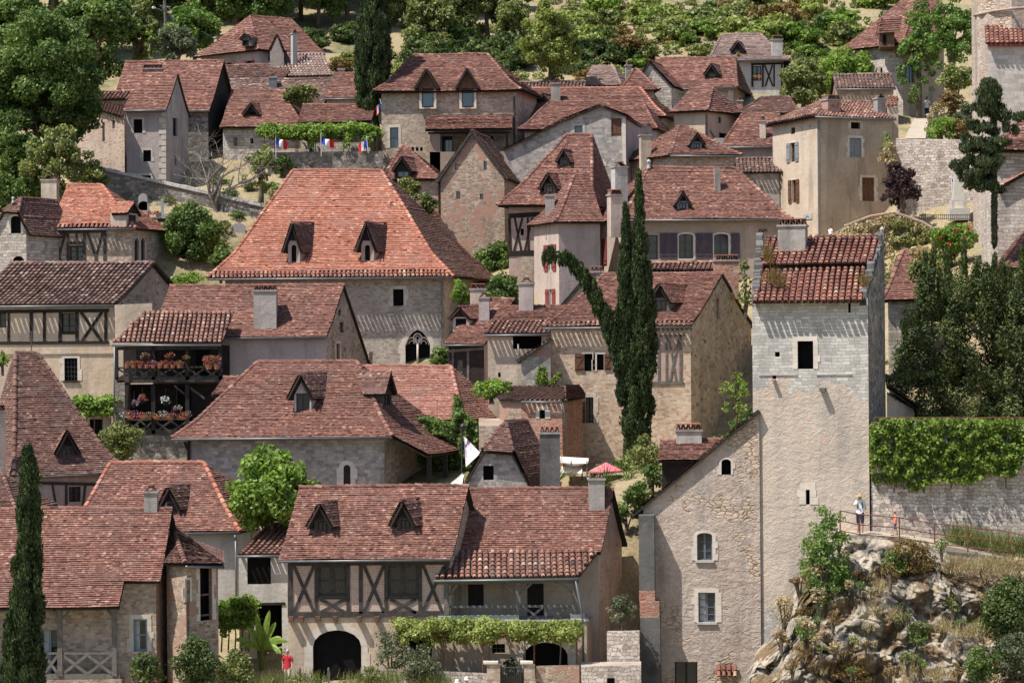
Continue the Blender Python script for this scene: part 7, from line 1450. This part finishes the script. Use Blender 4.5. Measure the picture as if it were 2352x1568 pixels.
ex_ += [(tuple(P(lerp(2008, 2140, t), 864+6*math.sin(t*5), 125.6+t)), .35, .2, random.random()) for t in [i/14 for i in range(15)]]
yr = cypress('huge spreading yew with many upright dark plumes', 2230, 585, 962, yw, 128, .17, 10, 'lf_yew', kind='yew', extra=ex_)
cs, rr, ow = clumpy(mass, 11, .17, shell=.5); v, q = leafquads(cs, .19, ow, .45, .4); addmesh('crown', v, q, ['lf_yew'], rr, ORG[yr.name], yr)
cd = []
for y, x0, x1 in ((215, 2262, 2290), (245, 2240, 2300), (268, 2250, 2352), (300, 2236, 2330), (330, 2215, 2320), (345, 2210, 2270), (372, 2222, 2290), (385, 2196, 2280), (412, 2200, 2275), (430, 2240, 2290), (225, 2268, 2285), (200, 2268, 2280)):
    for i in range(9): x = lerp(x0-6, x1+4, (i+.5)/9); c = P(x+random.uniform(-7, 7), y+random.uniform(-9, 9)-abs(x-2284)*.12, 134+random.uniform(-.9, .9)); cd.append((tuple(c), .4*random.uniform(.5, 1.3), .26*random.uniform(.6, 1.3), random.random()))
cypress('irregular cedar with dark flat branches against the round tower', 2283, 195, 560, [[(195, 2, 2278), (230, 5, 2280), (330, 4, 2284), (560, 1, 2284)]], 134, .17, 24, 'lf_cedar', kind='cedar', extra=cd)
# broadleaf trees, left side
tree('massive dark broadleaf tree at the left edge, tallest of the left group', 100, 28, 330, 290, 178, 'lf_mid', 40, 8, .3, base=500, trunk=.35, rc=.3)
tree('dark shaded tree drooping over the far-left stone wing', 120, 190, 330, 210, 179, 'lf_dark', 26, 8, .3, base=480)
tree('leafy tree at the far left, below the massive one', 10, 225, 470, 150, 175, 'lf_mid', 28, 8, .28, base=520)
tree('light green young tree in front of the brown rubble wing', 125, 275, 450, 170, 172, 'lf_olive', 30, 8, .26, base=520, rc=.26)
tree('low leafy tree beside the cemetery wall', 205, 365, 440, 100, 176, 'lf_olive', 16, 9, .24, base=480)
tree('dark tree under the left edge, above the light orange roof', 40, 370, 500, 170, 174, 'lf_mid', 24, 8, .26, base=540)
tree('dark wood-edge tree standing behind the long red roof', 215, -60, 190, 190, 205, 'lf_mid', 34, 7, .34, base=230, trunk=.3)
tree('yellow-green tree behind the long red roof ridge', 312, -40, 150, 110, 207, 'lf_olive', 26, 7, .32, base=200)
tree('round grey-green evergreen behind the long red roof', 408, 50, 150, 105, 204, 'lf_grey', 24, 9, .26, base=200)
tree('bright feathery acacia above the round grey evergreen', 445, 0, 130, 120, 212, 'lf_acacia', 26, 7, .3, base=180)
tree('thin creeper-clad tree between yellow tree and grey evergreen', 344, 50, 150, 30, 203, 'lf_bright', 10, 9, .24, base=190)
pr = tree('woodland tree on the slope at the top left', 30, -70, 195, 200, 216, 'lf_mid', 44, 5, .36, base=214, group='trees along the top left slope')
for i, (x, Yq, sc) in enumerate(((540, 226, 1.), (480, 228, .9), (610, 226, .8), (640, 236, 1.1), (690, 240, 1.), (330, 226, 1.), (250, 222, 1.), (770, 246, 1.1), (850, 250, 1.2), (730, 236, .9), (120, 232, 1.25), (500, 240, 1.2), (800, 238, 1.1), (590, 248, 1.3), (700, 252, 1.3), (400, 238, 1.2), (290, 236, 1.2))):
    o = P(x, 0, Yq); dupe(pr, gpt(o.x, o.y)-Z*.4, sc, i*1.3)
# hillside centre
olv = tree('grey-green hillside tree above the stone mansion', 985, -30, 128, 130, 228, 'lf_olive', 26, 6, .33, base=134, group='trees on the slope above the mansion')
for i, (x, Yq, sc) in enumerate(((930, 238, .8), (1050, 231, 1.), (1120, 234, 1.05), (1175, 229, .8), (1010, 244, 1.1), (1095, 247, 1.1), (1180, 250, 1.), (950, 252, 1.))): o = P(x, 0, Yq); dupe(olv, gpt(o.x, o.y)-Z*.3, sc, i*1.7)
tree('big airy lime-green tree behind the canal-tiled strip', 1262, -14, 204, 146, 203.5, 'lf_lime', 60, 7, .27, base=215, rc=.24, deep=.8, shell=.4)
random.seed(77)
sh = bush('dark green shrub added for the dark shade under the slope trees', 1000, 95, 150, 90, 222, 'lf_dark', 14, 8, .3, group='dark shrubs added as shade under the slope trees')  # dark shrubs added to give the shade below the slope trees
for i, (x, Yq, sc) in enumerate(((1080, 220, 1.), (1140, 219, 1.1), (940, 222, .8), (1000, 219, 1.2), (1110, 224, 1.3), (1170, 226, 1.3), (1060, 229, 1.2), (970, 226, 1.2), (1210, 224, 1.2), (1320, 222, 1.3), (1370, 226, 1.3), (1300, 230, 1.3), (720, 224, 1.), (790, 230, 1.), (640, 222, .9), (1190, 222, 1.), (1350, 218, .8), (1420, 222, 1.), (1040, 226, 1.))): o = P(x, 0, Yq); dupe(sh, gpt(o.x, o.y)-Z*.3, sc, i*2.1)
random.seed(33)
PRO = [bush('rounded green shrub of the scrub covering the upper right hillside', 1400, 20, 60, 80, 236, 'lf_olive', 14, 8, .3, group='green scrub on the upper hillside'), bush('yellow-green shrub of the scrub covering the upper right hillside', 1500, 20, 60, 80, 236, 'lf_bright', 14, 8, .3, group='bright scrub on the upper hillside'), bush('dark shrub of the scrub covering the upper right hillside', 1600, 20, 60, 80, 236, 'lf_mid', 14, 8, .3, group='dark scrub on the upper hillside'), bush('rusty dry shrub of the scrub covering the upper right hillside', 1450, 80, 120, 90, 222, 'lf_rust', 12, 8, .28, group='rust-coloured scrub on the hillside'), bush('pale lime shrub of the scrub covering the upper right hillside', 1700, 20, 60, 80, 236, 'lf_lime', 14, 8, .3, group='pale lime scrub on the upper hillside')]
for i in range(215):
    x = random.uniform(1300, 2060); Yq = random.uniform(216, 253); o = P(x, 0, Yq); g = gpt(o.x, o.y)
    if 1600 < x < 1830 and Yq < 224: continue
    k = random.choices(range(5), (4, 4, 2, 3, 5))[0]
    if Yq > 241 and random.random() < .75: continue
    dupe(PRO[k], g-Z*.35, random.choice((.5, .6, .8, 1.1, 1.4, 1.6))*random.uniform(.8, 1.2)*(1 if Yq > 224 else .7), random.random()*6)
cl = []
for i in range(420):
    x = random.uniform(880, 2080); o = P(x, 0, random.uniform(214, 262)); g = gpt(o.x, o.y); r = random.uniform(.25, .7); cl.append(((g.x, g.y, g.z+r*.3), r, r*.8, random.random()))
cs, rr, ow = clumpy(cl, 5, .3); v, q = leafquads(cs, .3, ow, .3); o = addmesh('ground_scrub', v, q, ['lf_olive'], rr, (0, 0, 0)); tag(o, 'low scrub and weeds over the upper hillside', 'scrub', kind='stuff')
for i, (x, Yq, k) in enumerate(((1340, 214, 3), (1390, 215, 3), (1440, 214, 3), (1480, 217, 3), (1530, 218, 4), (1580, 219, 3), (1840, 214, 4), (1870, 219, 1), (920, 214, 4), (780, 212, 3), (740, 207, 4), (765, 205, 0), (800, 215, 4), (790, 206, 2), (1840, 222, 0), (1900, 214, 2), (1960, 217, 1), (2000, 222, 0), (1930, 222, 4))): o = P(x, 0, Yq); dupe(PRO[k], gpt(o.x, o.y)-Z*.3, random.uniform(.6, .9), i)
# right upper
tree('soft green tree right of the highest house', 1843, 130, 250, 118, 203, 'lf_olive', 26, 8, .28, base=280)
tree('bright maple-like tree behind the open shed', 1945, 105, 235, 130, 207, 'lf_bright', 28, 8, .28, base=280)
tree('feathery acacia left of the pair by the upper path', 2110, -14, 268, 112, 203, 'lf_acacia', 44, 8, .24, base=290, rc=.26, trunk=.22)
tree('feathery acacia right of the pair, beside the round tower', 2186, -18, 186, 132, 201, 'lf_acacia', 44, 8, .24, base=270, rc=.26, trunk=.3)
bush('low green bush between acacia and round tower', 2198, 140, 210, 90, 190, 'lf_olive', 14, 10, .24); bush('rusty-brown bush on the bank by the upper path', 2185, 205, 262, 70, 182, 'lf_rust', 14, 10, .22); bush('grey-green bush on the bank near the round tower', 2215, 235, 300, 60, 180, 'lf_grey', 12, 10, .22); bush('bright yellow-green round bush above the rampart', 2165, 262, 322, 76, 171, 'lf_bright', 18, 11, .19); bush('tawny dry grass bush at the rampart edge', 2208, 272, 325, 60, 171, 'lf_rust', 12, 10, .2); bush('thin straw-coloured weeds along the upper path', 2150, 225, 300, 50, 186, 'lf_straw', 12, 8, .2)
tree('dark purple-leaved tree against the rampart', 2070, 372, 490, 110, 163.5, 'lf_purple', 28, 10, .22, base=520, rc=.26, shell=.4)
bush('weedy creeper hanging at the left end of the rampart', 2040, 320, 400, 50, 165, 'lf_straw', 12, 9, .2); bush('green creeper tuft on the rampart corner', 2035, 300, 370, 34, 165.5, 'lf_bright', 9, 10, .18); bush('dark clipped bush beside the upper path wall', 2040, 265, 300, 30, 190, 'lf_dark', 8, 12, .2)
scatter_faceleaves('creeper', 'straw and green weeds covering the curved retaining wall', 'creeper', RET.faces['F'], [(1875, 552), (1960, 516), (2055, 490), (2130, 520), (2165, 555), (2150, 625), (1880, 628)], 5200, .2, 'lf_straw', .35); scatter_faceleaves('creeper', 'green bramble growing on the right of the curved retaining wall', 'creeper', RET.faces['F'], [(2040, 495), (2100, 508), (2160, 545), (2165, 620), (2060, 620)], 1500, .2, 'lf_olive', .5)
bk = bush('straw and green weeds on the bank below the cream corner house', 1960, 530, 580, 90, 154, 'lf_straw', 14, 8, .18, kind='weed_clump', cat='weeds', group='weeds on the bank'); bk2 = bush('green bramble on the bank below the cream corner house', 1910, 540, 590, 80, 153, 'lf_olive', 14, 8, .18, kind='bramble', cat='bramble', group='brambles on the bank')
for i, (x, Yq, q, sc) in enumerate(((1880, 158, bk, 1.), (2000, 152, bk, 1.1), (2060, 151, bk, 1.2), (2120, 152, bk, 1.1), (1950, 150, bk2, 1.), (2030, 148, bk2, 1.1), (2090, 147, bk2, 1.2), (2150, 148, bk2, 1.1), (2110, 144, bk, 1.), (2000, 146, bk, 1.), (1900, 152, bk, 1.1), (1925, 157, bk2, .9), (2160, 156, bk, 1.), (2200, 153, bk2, 1.), (2225, 158, bk, .8), (2070, 155, bk, 1.1), (2020, 156, bk2, .8), (1850, 150, bk2, 1.), (2060, 142, bk2, 1.), (1810, 148, bk, .9))): o = P(x, 0, Yq); dupe(q, gpt(o.x, o.y)-Z*.3, sc, i*1.9)
bush('bright trumpet vine with red blooms beside the round tower foot', 2185, 512, 600, 120, 148, 'lf_bright', 20, 11, .19)
for x, y in ((2160, 545), (2195, 530), (2215, 545), (2180, 560), (2225, 525), (2145, 560)): flowers('cluster of red trumpet blooms on the bright vine', [(x, y, 4, 1)], 145.6, name='trumpet_bloom', green=0., dens=14, leaf=.13)
for o in COL.objects:
    if o.name.startswith('trumpet_bloom') and o.type == 'EMPTY': o['group'] = 'red trumpet blooms on the bright vine'
bush('yellowish shrub in front of the pavilion roof', 2115, 590, 660, 60, 131, 'lf_olive', 12, 10, .19)
# middle
GB = [bush('small garden bush in the gaps between the houses', 440, 480, 520, 70, 172, 'lf_mid', 10, 8, .22, kind='garden_bush', cat='bush', group='garden bushes between the houses'), bush('pale weedy bush in the gaps between the houses', 500, 500, 540, 70, 174, 'lf_olive', 10, 8, .22, kind='garden_bush', cat='bush', group='weedy bushes between the houses')]
for i, (x, Yq, k, sc) in enumerate(((380, 177.5, 3, .5), (540, 176, 4, .5), (590, 175, 3, .45), (420, 174, 4, .5), (500, 172, 1, .5), (560, 170, 0, .6), (380, 171, 4, .6), (340, 172, 4, .5), (480, 166, 0, .6), (400, 164, 4, .6), (540, 166, 4, .6), (520, 181, 4, .6), (570, 184, 3, .6), (620, 183, 4, .7), (500, 186, 0, .6), (660, 182, 0, .6), (1060, 160, 4, .6), (1000, 157, 0, .6), (970, 159, 4, .5), (1560, 131, 4, .5), (1600, 133, 0, .6), (1530, 136, 4, .5), (1660, 134, 0, .6), (1620, 137, 4, .6), (1490, 131, 1, .4), (1450, 130, 0, .4), (1700, 138, 4, .6), (1590, 129.5, 1, .4), (1540, 129, 0, .4), (2060, 134, 4, .6), (1790, 136, 4, .6), (1780, 141, 0, .6), (1730, 143, 4, .5))): o = P(x, 0, Yq); dupe(GB[k%2], gpt(o.x, o.y)-Z*.25, sc*1.3, i*1.1)
tree('leafy green garden tree below the cemetery wall', 442, 462, 620, 150, 170, 'lf_mid', 36, 8, .24, base=640, trunk=.16)
bush('trimmed light hedge below the garden tree', 435, 622, 660, 90, 162, 'lf_bright', 14, 10, .2); bush('dark creeper bank right of the garden tree', 508, 545, 640, 60, 167, 'lf_mid', 14, 9, .22)
tree('small feathery tree in front of the terrace wall', 598, 325, 440, 95, 178, 'lf_olive', 22, 6, .24, base=480, rc=.28)
bush('vine tuft hanging down the flag terrace wall', 650, 345, 400, 50, 186.8, 'lf_mid', 9, 9, .22); bush('grass bank below the flag terrace wall', 630, 430, 480, 60, 176, 'lf_straw', 10, 9, .2); bush('round green tree top behind the long brown roof', 692, 190, 240, 80, 193, 'lf_olive', 16, 9, .26); bush('clipped bush by the small dormer cottage', 940, 405, 470, 70, 177, 'lf_olive', 14, 9, .22); bush('dark evergreen bush beside the brick-streaked gable', 985, 440, 500, 50, 176.5, 'lf_dark', 12, 9, .22)
tree('fig tree between orange roof and tall timbered house', 1138, 550, 705, 116, 175.6, 'lf_mid', 30, 8, .27, base=760, asp=.8); bush('pale green climber beside the little red roofs', 1060, 640, 700, 60, 162, 'lf_bright', 12, 9, .22)
bush('leafy lower branches under the fig, beside the pink corner house', 1152, 615, 725, 96, 166.5, 'lf_mid', 20, 8, .24, asp=.8); bush('narrow green bush squeezed between golden house and tower roof', 1712, 585, 720, 44, 152, 'lf_olive', 14, 8, .2)
bush('dark bush filling the corner right of the Gothic window', 1012, 795, 850, 66, 158, 'lf_mid', 14, 9, .2)
bush('leafy bush at the foot of the cream wing', 1128, 870, 915, 105, 144.5, 'lf_bright', 16, 10, .2, asp=.8)
scatter_faceleaves('ivy', 'thin ivy climbing the grey rubble lean-to', 'ivy', pxface(1225, 146, 1300, 145.4), [(1240, 840), (1256, 845), (1262, 880), (1285, 850), (1296, 858), (1270, 890), (1226, 898)], 700, .16, 'lf_ivy', .2)
f = pxface(940, 142.4, 1110, 141.6)
scatter_faceleaves('ivy', 'thick curtain of ivy hanging below the salmon-red roof', 'ivy', f, [(945, 960), (985, 955), (1040, 968), (1046, 905), (1060, 930), (1078, 955), (1098, 965), (1105, 1000), (1080, 1090), (1010, 1110), (960, 1040)], 6500, .19, 'lf_mid', .7)
scatter_faceleaves('ivy', 'ivy creeping up the hip of the salmon-red roof', 'ivy', pxface(1030, 142, 1090, 142), [(1044, 905), (1056, 912), (1066, 945), (1082, 968), (1100, 975), (1070, 985), (1050, 950)], 900, .18, 'lf_ivy', .3)
tree('fresh green sapling in front of the shaded slit-window gable', 1690, 843, 985, 84, 125.6, 'lf_bright', 20, 6, .17, base=1010, rc=.24, trunk=.07)
bush('loose shrub at the foot of the forked cypress', 1492, 985, 1130, 90, 133.5, 'lf_olive', 24, 9, .17); bush('green bush behind the parasol terrace', 1405, 1050, 1130, 120, 137.5, 'lf_mid', 18, 9, .18); bush('round clipped bush on the slope left of the barn gable', 1470, 1100, 1165, 70, 129, 'lf_mid', 16, 9, .18); bush('bamboo-like green clump behind the parasol', 1450, 1030, 1120, 80, 136, 'lf_olive', 20, 9, .18); bush('low dark hedge along the restaurant terrace', 1385, 1105, 1150, 90, 131.5, 'lf_dark', 14, 10, .18); bush('leafy shrub beside the small tiled shelter', 1500, 1060, 1130, 60, 129.5, 'lf_mid', 14, 9, .17); bush('pale weeds above the barn roof edge', 1560, 1065, 1110, 80, 130.5, 'lf_olive', 14, 9, .17)
bush('dark hedge between chimney and barn gable', 1440, 1125, 1210, 60, 127, 'lf_mid', 14, 10, .18)
tree('vivid light green tree behind the cart-door roof', 620, 1026, 1226, 196, 127.5, 'lf_bright', 42, 8, .24, base=1300, asp=.8, trunk=.14)
bush('green shrub at the foot of the flower-balcony house', 275, 962, 1062, 120, 143.5, 'lf_olive', 20, 9, .18); vinemass('green vine topping the doorway left of the flower balconies', 168, 262, 905, 955, 147.5, 1., 'lf_bright', 34, .2, [(180, 940, 975), (230, 945, 965)], r=.4); bush('young shrub tip beside the steep dark roof, left cypress', 85, 1075, 1130, 34, 124, 'lf_mid', 8, 9, .16); bush('green bush at the left edge above the steep roof', 6, 800, 850, 34, 140, 'lf_bright', 8, 9, .2)
h_ = Block('outhouse', 'little doorway wall under the vine, left of the flower balconies', 'shed', [(196, 148.6), (262, 148.6), (262, 149.6), (196, 149.6)], [945]*4, 1010, 'plaster_pink'); h_.win('F', 206, 962, 236, 1010, 'dark', name='doorway'); h_.done()
# bottom
bush('dark garden shrub before the stair turret', 450, 1450, 1590, 110, 115.5, 'lf_dark', 26, 11, .15); bush('olive garden shrub right of the dark one', 540, 1492, 1590, 96, 116.5, 'lf_olive', 24, 10, .14); bush('small leafy vine under the gallery window', 335, 1490, 1580, 90, 115.8, 'lf_dark', 16, 8, .18)
vinemass('leafy vine over the passage beside the banana plant', 500, 578, 1368, 1438, 122.9, 1.2, 'lf_bright', 36, .17, [(510, 1430, 1470), (525, 1430, 1455)], r=.38)
bush('tall wispy shrub left of the vine pergola', 900, 1440, 1545, 90, 118, 'lf_grey', 22, 8, .13); bush('white-flowering bush in front of the pergola', 965, 1480, 1568, 100, 116.9, 'lf_grey', 20, 9, .13); bush('weeds on the low dry-stone wall', 850, 1525, 1575, 70, 116.8, 'lf_olive', 12, 9, .13); bush('weeds at the bottom edge near the man in red', 690, 1545, 1590, 90, 117.5, 'lf_olive', 12, 8, .13); bush('potted bush behind the iron gate', 1170, 1505, 1560, 40, 118.4, 'lf_dark', 10, 10, .14)
tree('small olive-like tree beside the buttress', 1428, 1350, 1440, 70, 119.4, 'lf_grey', 20, 11, .14, base=1460, trunk=.06)
# cliff and ivy
f = IVY.faces['F']
scatter_faceleaves('ivy', 'bright ivy blanket over the top of the terrace wall', 'ivy', f, [(1998, 972), (2020, 960), (2500, 962), (2500, 1062), (2440, 1040), (2352, 1052), (2330, 1095), (2270, 1088), (2230, 1110), (2150, 1105), (2110, 1120), (2075, 1090), (2045, 1095), (2015, 1068), (2000, 1085), (1996, 1040)], 11000, .18, 'lf_ivy', .6)
scatter_faceleaves('ivy', 'ragged ivy trailing below the blanket onto pale stone', 'ivy', f, [(2000, 1085), (2060, 1085), (2110, 1115), (2140, 1105), (2100, 1130), (2060, 1112), (2030, 1110), (2004, 1112)], 500, .14, 'lf_ivy', .15)
bush('tall olive-green shrub growing from the cliff beside the tower', 1895, 1154, 1420, 128, 115.0, 'lf_acacia', 56, 11, .14, rc=.32, deep=.7)
bush('dense dark shrub low in the cliff shrub clump', 1900, 1330, 1420, 90, 115.6, 'lf_mid', 18, 11, .14)
bush('rust-tinged bush below the cliff railing', 2095, 1235, 1330, 120, 116.3, 'lf_rust', 24, 11, .13); bush('green bush below the cliff railing, left of the rusty one', 2060, 1250, 1320, 70, 115.9, 'lf_mid', 16, 11, .13)
bush('dark green bush at the right edge of the cliff', 2320, 1315, 1480, 150, 113.2, 'lf_dark', 34, 11, .14); bush('grey-leaved bush low at the right edge of the cliff', 2330, 1440, 1560, 130, 112.4, 'lf_grey', 24, 10, .13); bush('dark bush near the bottom right corner', 2250, 1475, 1570, 90, 112, 'lf_mid', 20, 10, .13)
bush('ashy shrub in the middle of the cliff', 2070, 1370, 1440, 60, 114.3, 'lf_grey', 14, 10, .13); bush('hanging green plant in a cleft of the cliff', 2110, 1410, 1500, 55, 113.4, 'lf_mid', 14, 10, .13)
bush('small lime-coloured plant on the cliff face', 1958, 1455, 1500, 40, 113.6, 'lf_lime', 9, 10, .12); bush('bright sprig below the dense cliff shrub', 1842, 1415, 1460, 44, 114.6, 'lf_bright', 9, 10, .12); bush('pale scrub where the tower meets the cliff', 1800, 1360, 1440, 70, 116.5, 'lf_straw', 14, 9, .12); bush('lime tuft at the lower cliff right of centre', 2115, 1510, 1545, 30, 112.6, 'lf_bright', 7, 10, .12)
bush('russet scrub on the lower cliff', 1960, 1515, 1575, 110, 112.9, 'lf_rust', 16, 8, .12); bush('russet tuft on the cliff below the path', 1990, 1300, 1345, 50, 115.6, 'lf_rust', 10, 9, .12)
random.seed(51)
CLP = [bush('little %s plant rooted in the cliff' % n_, 2000, 1400, 1440, 44, 115, m_, 8, 9, .12, kind='cliff_plant', cat='plant', group='%s plants rooted in the cliff' % n_) for n_, m_ in (('russet', 'lf_rust'), ('straw-coloured', 'lf_straw'), ('green', 'lf_mid'), ('olive', 'lf_olive'))]
for i in range(52):
    x = random.uniform(1790, 2352); s = random.random(); y0 = ctop(x); y = lerp(y0+8, 1575, s); sj = (y-y0)/(1640-y0); Yc = lerp(117.5, 112.2, max(0, sj)**.8)-1.35
    dupe(CLP[random.choices(range(4), (4, 4, 3, 3))[0]], P(x, y+8, Yc), random.uniform(.5, 1.25), random.random()*6)
# dry grass
def grass(label, items, Y, mat='lf_straw', name='dry_grass', h=.24, cat='grass', dens=900):
    V_ = []; o = None
    for (x, y, w, d) in items:
        c = P(x, y, Y if d is None else d); o = o or c; n = dens; b = np.array(c)+RNG.normal(size=(n, 3))*np.array([w/F*Y*.5, .45, .12]); e = b+unit(n)*.22*h/.35+np.array([0, -.05, h])*RNG.uniform(.4, 1.1, n)[:, None]; s = unit(n)*.014
        V_.append(np.stack([b-s, b+s, e+s*.3, e-s*.3], 1).reshape(-1, 3))
    v = np.concatenate(V_); me = npmesh(name, v-np.array(o), np.arange(len(v)).reshape(-1, 4), [M[mat]], RNG.uniform(size=len(v)//4)); ob = link(name, me, None); ob.location = o; ob['kind'] = 'stuff'; ob['label'] = label; ob['category'] = cat
grass('straw-dry grass on top of the cliff below the railing', [(2190, 1308, 30, 116.3), (2230, 1306, 40, 116.2), (2270, 1308, 40, 116), (2310, 1310, 40, 116), (2350, 1305, 40, 116), (2200, 1296, 30, 116.6), (2260, 1294, 40, 116.6), (2320, 1294, 40, 116.5)], 116.5, dens=700)
grass('hanging dry grass tufts on the cliff face', [(2170, 1440, 30, 113.6), (2210, 1455, 36, 113.4), (2240, 1450, 24, 113.4), (2050, 1415, 24, 114.2), (2000, 1400, 20, 114.6), (2020, 1350, 18, 115.2), (1930, 1500, 24, 113.8), (2090, 1540, 30, 112.8), (2150, 1550, 30, 112.6), (1880, 1540, 26, 113.6), (1990, 1440, 22, 114)], 114, h=.26, dens=420)
grass('tall green irises and weeds behind the cliff railing', [(2250, 1250, 40, 119), (2300, 1258, 40, 118.8), (2340, 1268, 40, 118.4), (2200, 1240, 30, 119.2), (2380, 1274, 40, 118.4)], 119, 'lf_olive', 'weeds', .6, dens=700)
grass('brown dry weeds sprouting on the tower roof', [(1762, 585, 10, 124), (1770, 640, 18, 121.6), (1790, 650, 14, 121.4), (1985, 650, 12, 120.6), (1765, 600, 8, 123.5)], 122, 'lf_rust', 'roof_weeds', .35, dens=260)
grass('green garden weeds along the bottom edge', [(700, 1566, 50, 118.2), (830, 1568, 50, 117), (900, 1560, 50, 117), (1000, 1566, 50, 116.8), (620, 1570, 40, 118)], 117, 'lf_olive', 'weeds', .35, dens=600)
# bare tree
b = P(497, 505, 176.8); root = thing('bare_tree', 'leafless dead tree with tangled branches above the cemetery wall', 'tree', b); mb = MB(); random.seed(9)
def grow(p, d, L, r, k):
    n = 3; pts = [p]; q = p; dd = d
    for i in range(n): dd = (dd+V((random.gauss(0, .16), random.gauss(0, .16), random.gauss(.03, .1)))).normalized(); q = q+dd*L/n; pts.append(q)
    mb.tube(pts, [r*(1-.45*i/n) for i in range(n+1)], 5, cap=False)
    if k <= 0: return
    for i in range(random.choice((2, 3, 3)) if k > 1 else 3):
        s = random.choice(pts[1:]); e = (dd+V((random.gauss(0, .75), random.gauss(0, .6), random.gauss(.12, .45)))).normalized(); grow(s, e, L*random.uniform(.55, .82), r*.52, k-1)
grow(b, V((.02, 0, 1)), 2.9, .18, 5); grow(b+Z*.6, V((-.3, 0, 1)).normalized(), 3., .13, 5); grow(b+V((.3, 0, .2)), V((.35, .1, .9)).normalized(), 3., .13, 5)
mb.build('branches', 'bark_grey', root)
# ================================================================ camera, light
cam = bpy.data.objects.new('camera', bpy.data.cameras.new('camera')); COL.objects.link(cam); SC.camera = cam
cam.data.sensor_width = 36; cam.data.lens = F/2352*36; cam.data.clip_end = 2000; cam.data.clip_start = 1
cam.rotation_mode = 'XYZ'
from mathutils import Matrix
# image right (R) and up (U) axes in the world, with the photograph's slight roll
R_ = V((CR, 0, -SR)); U_ = V((SR, 0, CR)); B_ = V((0, -1, 0))
cam.matrix_world = Matrix(((R_.x, U_.x, B_.x, 0), (R_.y, U_.y, B_.y, 0), (R_.z, U_.z, B_.z, 0), (0, 0, 0, 1)))
SUN = V((2., 1.2, -4.2)).normalized()
sl = bpy.data.lights.new('sun', 'SUN'); sl.energy = 5.0; sl.angle = math.radians(.5); sl.color = (1, .955, .89); so = bpy.data.objects.new('sun', sl); COL.objects.link(so); so.rotation_euler = SUN.to_track_quat('-Z', 'Y').to_euler(); so.location = (-60, 60, 120)
w = bpy.data.worlds.new('World'); SC.world = w; w.use_nodes = True; nt = w.node_tree; sky = nt.nodes.new('ShaderNodeTexSky'); sky.sky_type = 'NISHITA'; sky.sun_disc = False
sky.sun_elevation = math.asin(-SUN.z); sky.sun_rotation = math.atan2(-SUN.x, -SUN.y) % (2*math.pi); bg = nt.nodes['Background']; bg.inputs['Strength'].default_value = .115; nt.links.new(sky.outputs[0], bg.inputs['Color'])
vs = SC.view_settings; SC.display_settings.display_device = 'sRGB'; vs.view_transform = 'Standard'; vs.look = 'None'; vs.gamma = 1; vs.exposure = .5; vs.use_curve_mapping = False
SC.cycles.max_bounces = 6; SC.cycles.transparent_max_bounces = 4
print('FACES', sum(len(o.data.polygons) for o in bpy.data.objects if o.type == 'MESH'), sum(len(m.polygons) for m in bpy.data.meshes))
